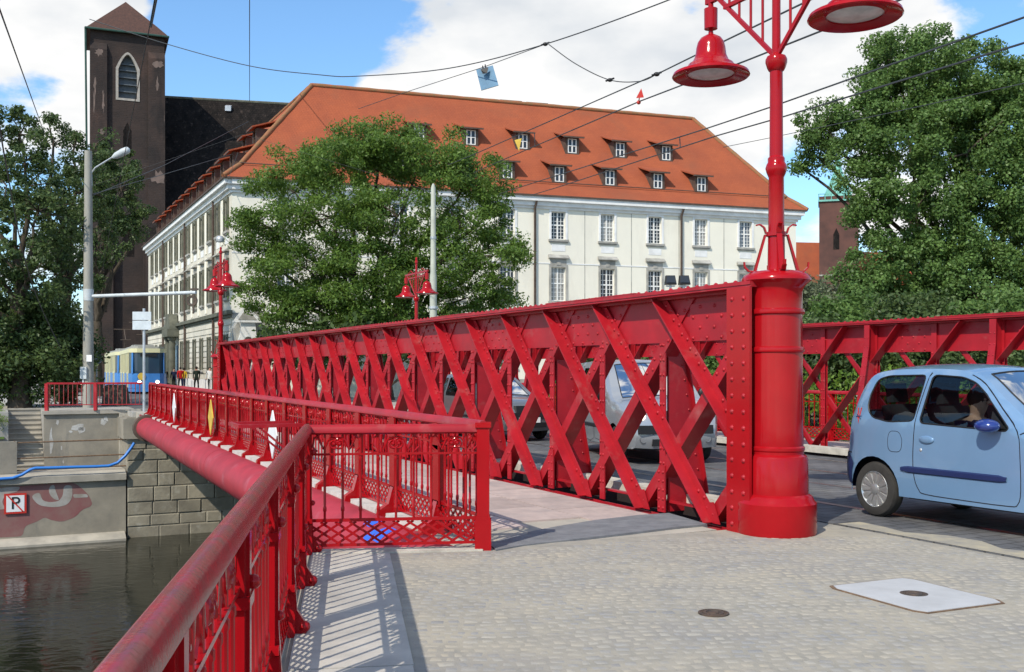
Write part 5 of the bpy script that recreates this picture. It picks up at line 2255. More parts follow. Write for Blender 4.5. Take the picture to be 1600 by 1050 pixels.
lob = [pl(570, 262, 53, 3.6, 3.2, 1.5), pl(500, 250, 54, 2.4, 2.6, 1.2), pl(660, 248, 53, 3.2, 3.0, 1.5), pl(730, 275, 52, 2.4, 2.4, 1.2), pl(590, 228, 53, 3.0, 3.0, 1.1),
       pl(460, 300, 52, 2.3, 2.4, 1.2), pl(430, 360, 52, 2.1, 2.2, 1.3), pl(520, 340, 51, 3.0, 2.6, 1.5), pl(620, 340, 50.5, 3.0, 2.4, 1.5), pl(720, 350, 51.5, 2.8, 2.5, 1.5),
       pl(775, 320, 52, 1.3, 1.6, .9), pl(770, 400, 51, 1.5, 1.8, 1.3), pl(690, 420, 51, 2.6, 2.4, 1.6), pl(580, 420, 50.5, 3.0, 2.4, 1.6), pl(480, 420, 51, 2.4, 2.4, 1.5),
       pl(400, 400, 53, 1.0, 1.3, .7), pl(410, 455, 52, 1.5, 1.8, 1.2), pl(500, 480, 51, 2.6, 2.2, 1.3), pl(620, 490, 51, 3.0, 2.2, 1.3), pl(730, 465, 51.5, 2.2, 2.0, 1.2), pl(790, 455, 52, .9, 1.2, .7), pl(440, 500, 52, 1.6, 1.8, 1.0)]
cbase = W(600, 577, 54)
tree('leafy_tree', 'broad leafy green tree in front of the cream building', (cbase.x, cbase.y, 0), lob, 620, 215, .102, 'leaf_mid', 21, tr=.42, fork=.28, rr=(.45, 1.0), flat=.66, rmin=.25, aspect=.42)
# two low shrubs at its foot
lob = [pl(470, 540, 50, 2.0, 1.5, 1.1), pl(560, 530, 50, 2.4, 1.5, 1.2), pl(660, 535, 50, 2.4, 1.5, 1.1), pl(740, 530, 50, 2.0, 1.5, 1.0)]
q = W(600, 577, 50)
tree('garden_shrubs', 'dark shrubs under the broad tree behind the lattice girder', (q.x, q.y, 0), lob, 110, 80, .16, 'leaf_dark', 25, tr=.14, fork=.2, cat='shrub', twigs=20)

# big poplar on the right
lob = [pl(1440, 130, 39, 2.4, 2.2, 1.9), pl(1390, 100, 40, 1.3, 1.4, 1.1), pl(1500, 130, 38, 2.1, 2.0, 1.6), pl(1570, 170, 38, 2.3, 2.2, 1.7), pl(1630, 190, 38, 2.2, 2.2, 1.9), pl(1455, 80, 39, 1.3, 1.4, .9),
       pl(1350, 190, 39, 1.6, 1.6, 1.2), pl(1290, 190, 39, 1.15, 1.2, .75), pl(1265, 235, 39.5, .85, 1.0, .7), pl(1345, 236, 38, 1.3, 1.5, 1.0), pl(1420, 220, 38, 2.3, 2.0, 1.7),
       pl(1510, 240, 37, 2.5, 2.0, 1.9), pl(1600, 260, 37, 2.3, 2.0, 1.9), pl(1360, 310, 37.5, 1.4, 1.4, 1.3), pl(1430, 330, 37, 2.2, 1.8, 1.7), pl(1530, 350, 36.5, 2.5, 1.9, 1.8), pl(1610, 370, 36.5, 2.3, 1.9, 1.9),
       pl(1370, 400, 37, 1.2, 1.3, 1.1), pl(1430, 430, 36.5, 2.0, 1.6, 1.5), pl(1520, 450, 36, 2.4, 1.8, 1.5), pl(1610, 460, 36, 2.2, 1.8, 1.5), pl(1345, 460, 36.5, 1.4, 1.4, 1.0), pl(1252, 262, 40, .5, .5, .45), pl(1405, 165, 39, 1.6, 1.6, 1.2)]
q = W(1510, 577, 38)
tree('poplar_tree', 'tall dense green poplar on the right behind the lamp', (q.x, q.y, -.1), lob, 840, 290, .062, 'leaf_poplar', 33, tr=.5, fork=.3, rr=(.28, .66), flat=.9, rmin=.4, aspect=.72, limb_r=.24)
# undergrowth behind the right girder
for i, (px, py, Y, rx, rz, mt, lab, n) in enumerate(((1280, 475, 42, 1.3, 1.5, 'leaf_grey', 'pale grey-green willow bush beside the lamp pedestal', 90), (1330, 500, 34, 2.0, 1.3, 'leaf_poplar', 'mid green bush behind the far girder next to the pedestal', 90),
                                                     (1440, 505, 32, 2.4, 1.4, 'leaf_dark', 'dark bush above the roof of the blue car', 110), (1560, 500, 31, 2.4, 1.4, 'leaf_poplar', 'bush at the right edge above the girder', 110),
                                                     (1300, 545, 30, 2.0, 1.5, 'leaf_dark', 'dark bush seen through the girder left of the car', 80), (1420, 550, 30, 2.4, 1.6, 'leaf_dark', 'dark bush seen through the girder behind the car', 80), (1560, 550, 29, 2.6, 1.6, 'leaf_dark', 'dark bush behind the girder at the right edge', 80),
                                                     (1010, 560, 37, 2.2, 1.2, 'leaf_poplar', 'low green bush behind the girder between van and grey car', 70), (1085, 560, 35, 2.2, 1.2, 'leaf_dark', 'low dark bush seen through the girder behind the van', 70), (1160, 562, 33, 2.0, 1.1, 'leaf_poplar', 'low green bush behind the pedestal', 70), (1235, 562, 31, 1.8, 1.1, 'leaf_dark', 'low dark bush just right of the pedestal', 60), (930, 560, 39, 2.2, 1.2, 'leaf_dark', 'low dark bush behind the middle of the girder', 60),
                                                     (1268, 450, 75, 1.0, 1.5, 'leaf_grey', 'sparse light shrub in front of the distant church', 50))):
    q = W(px, 577, Y)
    tree('park_bush', lab, (q.x, q.y, -.1), [pl(px - 14, py, Y, rx * .6, rx * .6, rz * .7), pl(px + 16, py + 12, Y - .3, rx * .7, rx * .7, rz * .8), pl(px, py + 35, Y, rx, rx * .8, rz)], n, 130, .085 if Y < 60 else .2, mt, 60 + i * 3, tr=.09, fork=.2, group='bushes in the park', cat='bush', rr=(.35, .7), twigs=16)
# clipped sunny hedge right behind the far railing
HG = thing('hedge', 'bright yellow-green hedge behind the red railing on the right', 'hedge', B(8, 11.6, -.1))
cen, rad = [], []
for k in range(330):
    t_ = rng.uniform(-2, 26)
    cen.append(tuple(B(t_, rng.uniform(10.9, 12.3), rng.uniform(0, 1.35) + .12 * math.sin(t_ * 1.7))))
    rad.append(rng.uniform(.25, .45))
link(leaf_mesh('foliage', cen, rad, 90, .065, 'leaf_hedge', 91, .9), 'foliage', HG)

# left group: dark limes by the stairs
LT = [('lime_tree', 'tall dark tree at the left edge of the picture', 42, [pl(-20, 230, 44, 2.2, 2.2, 1.6), pl(30, 210, 44, 1.3, 1.4, 1.2), pl(10, 290, 43, 2.2, 2, 1.7), pl(60, 330, 43, 1.9, 2, 1.5), pl(0, 380, 43, 2.4, 2, 1.8), pl(40, 440, 42, 2.3, 2, 1.6), pl(-30, 470, 42, 2.5, 2, 1.9)], 30, 170, .095),
      ('lime_tree', 'dark tree with loose upper branches behind the concrete mast', 50, [pl(85, 215, 50, 1.0, 1.2, 1.2), pl(75, 185, 50, .6, .7, .8), pl(105, 250, 50, 1.6, 1.5, 1.4), pl(120, 205, 50, .8, .9, .9), pl(150, 225, 51, .7, .9, .9), pl(85, 310, 49, 2.0, 1.8, 1.6), pl(130, 300, 49, 1.6, 1.6, 1.3), pl(110, 360, 49, 2.3, 2, 1.6), pl(80, 420, 48, 2.2, 2, 1.5)], 100, 150, .085),
      ('lime_tree', 'dark tree spreading in front of the church tower', 60, [pl(165, 250, 60, 1.3, 1.5, 1.5), pl(190, 280, 60, 1.6, 1.6, 1.6), pl(175, 330, 60, 1.9, 1.8, 1.5), pl(205, 350, 60, 1.7, 1.6, 1.2), pl(190, 300, 59, 1.7, 1.6, 1.4), pl(150, 390, 59, 2.0, 1.8, 1.4), pl(160, 270, 60, 1.2, 1.2, 1.2), pl(155, 430, 58, 1.3, 1.2, .9)], 150, 125, .10)]
for i, (nm, lab, Y, lob, bx, n, lf) in enumerate(LT):
    q = W(bx, 577, Y + 1)
    tree(nm, lab, (q.x, q.y, .1), lob, n, 125, lf, 'leaf_dark', 120 + i * 5, tr=.35, fork=.4, group='dark trees on the left bank', rr=(.25, .7), rmin=.3)
lob = [pl(10, 520, 44, 2.4, 1.8, 1.7), pl(70, 500, 45, 1.7, 1.7, 1.3), pl(40, 570, 43, 2.6, 1.6, 1.4), pl(100, 550, 46, 1.5, 1.4, 1.5), pl(-30, 570, 43, 2.2, 1.6, 1.6)]
q = W(40, 590, 44)
tree('evergreen_bush', 'large dense evergreen bush left of the stairs', (q.x, q.y, 0), lob, 330, 130, .095, 'leaf_dark', 140, tr=.2, fork=.2, cat='bush', rmin=.5)
q = W(112, 620, 46)
tree('rusty_shrub', 'low rusty shrub behind the red fence by the mast', (q.x, q.y, 0), [pl(105, 612, 46, .7, .6, .5), pl(122, 615, 46, .6, .5, .5)], 26, 60, .07, 'leaf_autumn', 150, tr=.05, fork=.2, cat='shrub', rr=(.15, .3), twigs=8)
# grass tufts on the slope beside the stairs
cen, rad = [], []
for k in range(90):
    cen.append(tuple(B(rng.uniform(34.0, 38), rng.uniform(-9, -6.3), rng.uniform(-.9, .2))))
    rad.append(rng.uniform(.15, .35))
tag(link(leaf_mesh('grass_tufts', cen, rad, 70, .10, 'leaf_hedge', 160, .6, aspect=.12), 'grass_tufts'), 'long green grass on the slope left of the stairs', 'grass', kind='stuff')

# ================================================================== FENCE, MASTS, SIGNS
FN = thing('bank_fence', 'plain red fence with thin bars on top of the retaining wall', 'fence', B(34.2, -4.75, .02))
f0, f1 = B(34.2, -4.75, .02), B(33.5, -1.35, .02)
for f in (0, .5):
    q = f0.lerp(f1, f)
    mb = MB()
    mb.beam(q, q + V((0, 0, 1.04)), .12, .12)
    mb.build('post', 'red', FN)
for z in (1.04, .22):
    mb = MB()
    mb.beam(f0 + V((0, 0, z)), f1 + V((0, 0, z)), .06, .07 if z > 1 else .03)
    mb.build('rail', 'red', FN)
bar = MB().box(-.012, .012, -.012, .012, .22, 1.04).mesh('bar', 'red_worn')
for k in range(21):
    link(bar, 'bar', FN, f0.lerp(f1, (k + .7) / 21.5))

mq = W(138, 577, 43)
MS = thing('concrete_mast', 'tall concrete mast with street light and horizontal tram arm on the left', 'mast', (mq.x, mq.y, 0))
mz = lambda py: EYE - (py - 577) / 1600 * 43
mb = MB()
mb.lathe([(.22, -.2), (.215, 2), (.15, mz(236))], 14, (mq.x, mq.y, 0))
mb.build('shaft', 'mastc', MS, 40)
mb = MB()
pa, pb, pc_ = W(143, 290, 43), W(143, 270, 43), W(180, 243, 42.6)
mb.tube([pa, pb, W(149, 262, 43), pc_], .035, 8)
mb.build('light_arm', 'steel', MS, 40)
mb = MB()
a, b = W(176, 246, 42.6), W(202, 233, 42.4)
mb.tube([a, a.lerp(b, .2), a.lerp(b, .6), a.lerp(b, .92), b], [.06, .13, .16, .14, .05], 12)
mb.build('light_head', 'greypaint', MS, 50)
mb = MB()
a, b = W(140, 463, 43), W(306, 457, 42)
mb.tube([a, b], .075, 10)
mb.build('tram_arm', 'greypaint', MS, 40)
mb = MB()
mb.lathe([(.21, mz(470)), (.21, mz(452))], 14, (mq.x, mq.y, 0))
mb.build('clamp', 'greypaint', MS, 40)
mb = MB()
q = W(300, 470, 42)
mb.lathe([(.12, -.03), (.22, -.04), (.24, 0), (.22, .04), (.12, .03)], 18, q, axis='y', cap=False)
mb.beam(W(304, 452, 42), W(302, 490, 42), .06, .06)
mb.beam(W(298, 452, 42), W(310, 452, 42), .08, .08)
mb.build('tram_switch_signal', 'iron', MS, 40)
mb = MB()
mb.obox(W(135, 565, 42.76), (.22, 0, 0), (0, .02, 0), (0, 0, .28))
mb.build('notice', 'white_sign', MS)
mb = MB()
mb.obox(W(125, 592, 42.7), (.26, 0, 0), (0, .2, 0), (0, 0, .5))
mb.obox(W(128.5, 600, 42.75), (.06, 0, 0), (0, .06, 0), (0, 0, .3))
mb.build('switch_cabinet', 'greypaint', MS)

q = W(677, 577, 44)
MG = thing('tram_mast', 'slim grey-green tram wire mast in front of the broad tree', 'mast', (q.x, q.y, 0))
mb = MB()
mb.lathe([(.19, -.2), (.18, 3.4), (.155, 3.6), (.15, 5.6), (.125, 5.75), (.10, EYE + 284 / 1600 * 44), (.04, EYE + 290 / 1600 * 44)], 12, (q.x, q.y, 0))
mb.build('shaft', 'mastg', MG, 30)
mb = MB()
mb.lathe([(.20, 4.2), (.20, 4.3)], 12, (q.x, q.y, 0))
mb.lathe([(.13, 7.2), (.13, 7.3)], 12, (q.x, q.y, 0))
mb.build('clamp', 'steel', MG, 30)

q = W(225, 577, 38.6)
SB = thing('road_sign', 'two grey sign panels seen from behind on a thin pole', 'sign', (q.x, q.y, 0))
mb = MB()
mb.tube([V((q.x, q.y, -.1)), V((q.x, q.y, EYE + 95 / 1600 * 38.6))], .05, 8)
mb.build('pole', 'steel', SB, 40)
for y0, y1 in ((487, 500), (501, 515)):
    mb = MB()
    a = W(207, y1, 38.5)
    mb.obox(a, (29 / 1600 * 38.5, 0, 0), (0, .02, 0), (0, 0, (y1 - y0) / 1600 * 38.5))
    mb.build('panel', 'signback', SB)
q = W(151, 577, 47)
RS = thing('round_sign', 'small round grey sign on a post beside the mast', 'sign', (q.x, q.y, 0))
mb = MB()
mb.tube([V((q.x, q.y, 0)), V((q.x, q.y, 2.5))], .035, 8)
mb.build('pole', 'steel', RS, 40)
mb = MB()
mb.lathe([(.02, -.012), (.26, -.012), (.26, .012), (.02, .012)], 20, W(151, 560, 46.9), axis='y')
mb.build('disc', 'signback', RS, 30)
q = W(176, 615, 45)
mb = MB()
mb.prism([V((q.x - .5, q.y, -.02)), V((q.x + .5, q.y, -.02)), V((q.x + .42, q.y, .75)), V((q.x + .3, q.y, .92)), V((q.x - .3, q.y, .92)), V((q.x - .42, q.y, .75))], (0, .7, 0))
tag(mb.build('stone_bin', 'rubble'), 'brown stone litter bin behind the red fence', 'bin')
q = W(99, 577, 47)
mb = MB()
limb(mb, (q.x, q.y, 0), (q.x - .1, q.y, 2.3), .2, .13, 3, .4)
tag(mb.build('cut_trunk', 'plaster', None, 60), 'pale cut tree trunk standing among the dark bushes', 'trunk')

# ================================================================== OVERHEAD WIRES
def wire(pts, r, label, mt='wire', n=5):
    m = MB()
    m.tube(pts, r, n)
    return tag(m.build('overhead_wire', mt, None, 60), label, 'wire')


def catmull(P, n=10):
    out = []
    for i in range(len(P) - 1):
        p0, p1, p2, p3 = P[max(i - 1, 0)], P[i], P[i + 1], P[min(i + 2, len(P) - 1)]
        for k in range(n):
            u = k / n
            out.append(.5 * ((2 * p1) + (p2 - p0) * u + (2 * p0 - 5 * p1 + 4 * p2 - p3) * u * u + (3 * p1 - p0 - 3 * p2 + p3) * u ** 3))
    out.append(P[-1])
    return out


wire(catmull([W(x, y, Y) for x, y, Y in ((140, 30, 44), (258, 68, 42), (390, 103, 39), (500, 117, 36.5), (560, 119, 35), (700, 107, 32), (852, 69, 29), (1045, 0, 25), (1180, -60, 22))]), .017, 'long sagging span wire crossing the blue sky')
wire([W(560, 170, 40), W(640, 142, 36), W(755, 105, 32), W(852, 69, 29)], .012, 'thin wire carrying the blue hanging plate')
wire(catmull([W(857, 69, 28.9), W(900, 100, 28.5), W(953, 125, 28.2), (W(1000, 127, 27.8)), W(1026, 116, 27)]), .014, 'drooping jumper wire in front of the cloud')
zc_ = 5.9
c1a = [W(700, 258, 46), W(750, 237, 40), W(1026, 116, 25), W(1140, 60, 20), W(1400, -65, 14)]
wire(c1a, .018, 'upper left tram wire running down to the roof dormers')
wire([W(740, 270, 46), W(785, 250, 40), W(1000, 158, 26), W(1165, 95, 20), W(1405, 0, 15), W(1700, -120, 11)], .018, 'lower left tram wire with the small red flag')
wire([W(780, 303, 46), W(820, 290, 42), W(1100, 202, 27), W(1205, 167, 23.5), W(1600, 27, 15), W(1800, -45, 12)], .018, 'upper right tram wire passing behind the lamp pole')
wire([W(830, 305, 46), W(870, 293, 42), W(1120, 212, 27), W(1225, 182, 23.5), W(1600, 67, 15), W(1800, 5, 12)], .018, 'lower right tram wire passing behind the lamp pole')
wire([W(1130, 230, 30), W(1205, 215, 28), W(1420, 170, 22), W(1700, 108, 17)], .009, 'faint thin wire below the right tram wires')
wire([W(390, -40, 60), W(390, 158, 116)], .03, 'straight vertical-looking cable above the black nave roof')
wire([W(-10, -12, 14), W(62, 188, 38), W(70, 210, 42)], .014, 'dark wire at the upper left running to the trees')
wire(catmull([W(-8, 150, 16), W(10, 260, 24), W(35, 390, 32), W(60, 470, 38), W(95, 545, 42)]), .018, 'thick dark cable drooping in front of the left tree')
wire([W(250, -30, 12), W(236, 42, 15)], .014, 'short cable above the church tower roof')
wire([W(247, -30, 12), W(234, 40, 15), W(160, 420, 42)], .008, 'hairline stay wire down to the concrete mast')
wire([W(388, 190, 100), W(257, 258, 60), W(146, 305, 43)], .02, 'wire from the mast to the black nave roof')
wire([W(372, 238, 70), W(257, 272, 56), W(146, 303, 43)], .018, 'lower wire from the mast towards the cream building')
wire([W(144, 290, 43), W(380, 210, 44.5), W(676, 300, 44)], .006, 'hairline span wire between the two masts')
for (x0, y0, Y0), (x1, y1, Y1), lab in (((835, 208, 34.5), (836, 229, 34.6), 'left'), ((1062, 215, 28.5), (1063, 231, 28.5), 'right')):
    wire([W(x0, y0, Y0), W(x1, y1, Y1)], .015, 'short dropper between the ' + lab + ' pair of tram wires')
for px, py, Y, lab in ((852, 69, 29, 'span wire'), (1026, 116, 25, 'upper left tram wire'), (1072, 129, 23.5, 'lower left tram wire'), (953, 125, 28.2, 'drooping jumper')):
    m = MB()
    q = W(px, py, Y)
    m.ball(q, .06, 8, 6, 1.3, 1, .9)
    m.tube([q - V((.12, 0, .03)), q + V((.12, 0, .05))], .025, 6)
    tag(m.build('wire_clamp', 'black', None, 40), 'dark insulator clamp on the ' + lab, 'insulator')
HP = thing('hanging_plate', 'blue-grey rectangular plate hanging from a wire in the sky', 'sign', W(762, 121, 31.6))
c4 = [W(744, 109, 31.6), W(770, 102, 31.4), W(779, 133, 31.2), W(752, 141, 31.4)]
m = MB()
m.prism(c4, (0, .06, 0))
m.build('plate', 'boxblue', HP)
m = MB()
m.prism([W(751, 108, 31.3), W(763, 105, 31.3), W(761, 114, 31.25), W(754, 115, 31.25)], (0, .03, 0))
m.beam(W(754, 103, 31.5), W(755, 109, 31.4), .03, .03)
m.beam(W(758, 101, 31.5), W(759, 107, 31.4), .03, .03)
m.build('hanger', 'black', HP)
m = MB()
q = W(1000, 150, 25.8)
m.prism([W(994, 153, 25.8), W(1006, 152, 25.8), W(1002, 138, 25.8)], (0, .02, 0))
m.beam(W(999, 153, 25.8), W(998, 159, 26), .025, .025)
m.ball(W(998, 160, 26), .055, 8, 6)
tag(m.build('wire_flag', 'red_sign'), 'small red triangle standing on a tram wire', 'sign')
m = MB()
m.prism([W(804, 219, 37), W(815, 216, 37), W(811, 236, 37)], (0, .02, 0))
tag(m.build('wire_pennant', 'yellow'), 'small yellow pennant hanging from a tram wire', 'sign')
m = MB()
q = W(344, 374, 50)
m.lathe([(.02, .18), (.12, .16), (.2, .06), (.21, 0), (.18, -.12), (.02, -.16)], 14, q)
tag(m.build('hanging_lamp', 'steel', None, 50), 'round grey street lamp hanging over the street by the facade', 'lamp')
wire([W(344, 366, 50), W(338, 330, 50.5), W(372, 238, 52)], .01, 'thin wire holding the round hanging lamp')
# ================================================================== VEHICLES
def refine(pl_, n=4):
    P = [V((a, b)) for a, b in pl_]
    out = []
    for i in range(len(P) - 1):
        p0, p1, p2, p3 = P[max(i - 1, 0)], P[i], P[i + 1], P[min(i + 2, len(P) - 1)]
        for k in range(n):
            u = k / n
            out.append(.5 * ((2 * p1) + (p2 - p0) * u + (2 * p0 - 5 * p1 + 4 * p2 - p3) * u * u + (3 * p1 - p0 - 3 * p2 + p3) * u ** 3))
    out.append(P[-1])
    return out


def seg_dist(p, poly):
    best = 9
    for i in range(len(poly) - 1):
        a, b = poly[i], poly[i + 1]
        ab = b - a
        l2 = ab.length_squared
        f = 0 if l2 == 0 else max(0, min(1, (p - a).dot(ab) / l2))
        d = (p - (a + ab * f)).length
        if d < best:
            best = d
    return best


def tyre_rim(root, x, y, r, sgn, spokes=12, wid=.165):
    w = thing_part('wheel', root)
    yo = y
    m = MB()
    prof = [(r * .66, -wid / 2), (r * .80, -wid / 2 - .004), (r * .93, -wid / 2 + .006), (r * .99, -wid / 2 + .03), (r, -wid * .25), (r, wid * .25), (r * .99, wid / 2 - .03), (r * .93, wid / 2 - .006), (r * .80, wid / 2 + .004), (r * .66, wid / 2)]
    m.lathe(prof, 40, (x, yo, r), axis='y', cap=False)
    o = m.build('tyre', 'rubber', w, 35)
    m = MB()
    f = sgn * (wid / 2)
    m.lathe([(r * .67, f * .93), (r * .64, f * 1.0), (r * .60, f * .80), (r * .2, f * .70), (.002, f * .70)], 36, (x, yo, r), axis='y', cap=False)
    m.build('rim', 'alloy', w, 30)
    m = MB()
    for k in range(spokes):
        for dd in (-.085, .085):
            a = 2 * PI * k / spokes + dd
            c, s = math.cos(a), math.sin(a)
            P = lambda rr, yy, tt: V((x + rr * c - tt * s, yo + yy, r + rr * s + tt * c))
            m.add([P(r * .17, f * .86, -.006), P(r * .17, f * .86, .006), P(r * .61, f * .94, .013), P(r * .61, f * .94, -.013), P(r * .17, f * .70, -.010), P(r * .17, f * .70, .010), P(r * .61, f * .78, .018), P(r * .61, f * .78, -.018)],
                  [(0, 1, 2, 3), (0, 3, 7, 4), (1, 5, 6, 2), (2, 6, 7, 3), (0, 4, 5, 1)])
    m.lathe([(r * .20, f * .7), (r * .19, f * .92), (r * .12, f * .98), (.002, f * .98)], 20, (x, yo, r), axis='y', cap=False)
    m.build('hubcap', 'alloy', w, 30)


def thing_part(name, root):
    o = bpy.data.objects.new(name, None)
    o.empty_display_size = .1
    COL.objects.link(o)
    o.parent = root
    return o


def car(name, label, cat, loc, ang, P, group=None):
    root = thing(name, label, cat, loc, ang, group)
    L, hw, zb, zt = P['L'], P['hw'], P['belt'], P['H']
    outl = refine(P['outline'], 4)
    paint = P['paint']

    def half(x, z, d=None):
        y = hw
        if z > zb:
            y -= P.get('tum', .16) * ((z - zb) / (zt - zb)) ** 1.25
        else:
            y -= .035 * max(0, (zb - .28 - z) / zb) ** 1.3 + .02 * ((zb - z) / zb) ** 2
        y -= P.get('rt', .09) * max(0, 1 - x / .55) ** 2
        y -= P.get('ft', .16) * max(0, 1 - (L - x) / .7) ** 2
        if d is None:
            d = seg_dist(V((x, z)), outl)
        if d < .09:
            y -= .055 * (1 - d / .09) ** 2
        return y

    r = P['wr']
    ar = r + P.get('arch', .05)
    bottom = []
    zs = P['sill']
    bottom.append((outl[-1].x - .03, zs))
    for wx in (P['wf'], P['wrx']):
        a0 = math.asin(max(-1, min(1, (zs - r) / ar)))
        n = 14
        for k in range(n + 1):
            a = a0 + (PI - 2 * a0) * k / n
            bottom.append((wx + ar * math.cos(a), r + ar * math.sin(a)))
    bottom.append((outl[0].x + .03, zs))
    side = [tuple(p) for p in outl] + bottom
    wins = [rounded(w, 4, .055) for w in P['windows']]
    vs_, fs = cdt_fill(side, wins, .085)
    Y = [half(x, z) for x, z in vs_]
    for sgn in (1, -1):
        m = MB()
        m.add([(x, sgn * y, z) for (x, z), y in zip(vs_, Y)], [f if sgn > 0 else f[::-1] for f in fs])
        m.build('body_side', paint, root, 40)
        for w in wins:
            v2, f2 = cdt_fill(w, [], .12)
            m = MB()
            m.add([(x, sgn * (half(x, z) - .014), z) for x, z in v2], f2)
            gl = m.build('side_window', P.get('glass', 'carglass'), root, 40, recalc=False)
            m = MB()
            m.tube([(x, sgn * (half(x, z) - .004), z) for x, z in w + w[:1]], .008, 6, False)
            m.build('window_seal', 'black', gl, 50)
        for sm in P.get('seams', ()):
            sm2 = refine(sm, 3)
            m = MB()
            m.tube([(q.x, sgn * (half(q.x, q.y) - .0025), q.y) for q in sm2], .0058, 4)
            m.build('panel_gap', 'black', root)
        if P.get('mould'):
            x0, x1, z0, z1 = P['mould']
            m = MB()
            n = 14
            for i in range(n):
                xa, xb = x0 + (x1 - x0) * i / n, x0 + (x1 - x0) * (i + 1) / n
                ta, tb_ = [min(1, .6 + 8 * min(q - x0, x1 - q)) for q in (xa, xb)]
                zm, hh = (z0 + z1) / 2, (z1 - z0) / 2
                ya, yb = half(xa, zm), half(xb, zm)
                m.add([(xa, sgn * (ya - .01), zm - hh * ta), (xa, sgn * (ya + .016), zm - hh * .5 * ta), (xa, sgn * (ya + .016), zm + hh * .5 * ta), (xa, sgn * (ya - .01), zm + hh * ta),
                       (xb, sgn * (yb - .01), zm - hh * tb_), (xb, sgn * (yb + .016), zm - hh * .5 * tb_), (xb, sgn * (yb + .016), zm + hh * .5 * tb_), (xb, sgn * (yb - .01), zm + hh * tb_)],
                      [(0, 4, 5, 1), (1, 5, 6, 2), (2, 6, 7, 3)])
            m.build('side_moulding', P.get('trim', 'black'), root, 40)
        for wx in (P['wf'], P['wrx']):
            tyre_rim(root, wx, sgn * (hw - .105), r, sgn)
    # wrap-around skin between the sides
    n = 10
    rows_ = []
    for i, q in enumerate(outl):
        t_ = (outl[min(i + 1, len(outl) - 1)] - outl[max(i - 1, 0)]).normalized()
        nv_ = V((-t_.y, t_.x))
        y = half(q.x, q.y, 0)
        row_ = []
        for k in range(n + 1):
            u = -1 + 2 * k / n
            cr_ = P.get('crown', .05) * (1 - u * u)
            row_.append((q.x + nv_.x * cr_, u * y, q.y + nv_.y * cr_))
        rows_.append(row_)
    for nm, i0, i1, mt in P['skins']:
        a, b = i0 * 4, i1 * 4
        def grid(k0, k1):
            m = MB()
            w_ = k1 - k0 + 1
            for i in range(a, b + 1):
                m.v += [tuple(rows_[i][k]) for k in range(k0, k1 + 1)]
            for i in range(b - a):
                for k in range(w_ - 1):
                    m.f.append((i * w_ + k, i * w_ + k + 1, (i + 1) * w_ + k + 1, (i + 1) * w_ + k))
            return m
        if 'glass' in nm or 'shield' in nm:
            grid(0, 1).build('pillar_trim', paint, root, 40, recalc=False)
            grid(n - 1, n).build('pillar_trim', paint, root, 40, recalc=False)
            grid(1, n - 1).build(nm, mt, root, 40, recalc=False)
            m = MB()
            pts = [rows_[i][1] for i in range(a, b + 1)] + [rows_[b][k] for k in range(2, n)] + [rows_[i][n - 1] for i in range(b, a - 1, -1)] + [rows_[a][k] for k in range(n - 2, 0, -1)]
            m.tube(pts, .010, 6, False)
            m.build('screen_seal', 'black', root, 50)
        else:
            grid(0, n).build(nm, mt, root, 40, recalc=False)
    # underbody and cabin interior
    m = MB()
    m.box(.15, L - .15, -(hw - .22), hw - .22, zs - .02, zs + .32)
    m.box(P['wrx'] + .42, P['wf'] - .42, -(hw - .06), hw - .06, zs - .015, zs + .1)
    m.build('underbody', 'black', root)
    m = MB()
    for sx in P['seats']:
        for sy in (-.34, .34):
            m.prism([(sx, sy - .22, zs + .2), (sx + .5, sy - .22, zs + .2), (sx + .5, sy - .22, zs + .38), (sx + .06, sy - .22, zs + .36), (sx - .14, sy - .22, zb + .18), (sx - .24, sy - .22, zb + .16), (sx - .12, sy - .22, zs + .3)], (0, .44, 0))
            m.prism([(sx - .17, sy - .11, zb + .2), (sx - .26, sy - .11, zb + .19), (sx - .29, sy - .11, zb + .37), (sx - .20, sy - .11, zb + .39)], (0, .22, 0))
    m.build('seats', 'seat', root, 30)
    m = MB()
    m.prism([(P['dash'], -hw + .12, zb - .3), (P['dash'], -hw + .12, zb), (P['dash'] + .35, -hw + .12, zb - .02), (P['dash'] + .35, -hw + .12, zb - .3)], (0, 2 * hw - .24, 0))
    m.build('dashboard', 'black', root)
    m = MB()
    pts = [(P['dash'] - .12 + .05 * math.sin(a), .34 + .17 * math.cos(a), zb + .02 + .16 * math.sin(a)) for a in [2 * PI * k / 18 for k in range(19)]]
    m.tube(pts, .014, 6, False)
    m.build('steering_wheel', 'black', root, 50)
    root['_half'] = 0
    del root['_half']
    return root, half, rows_


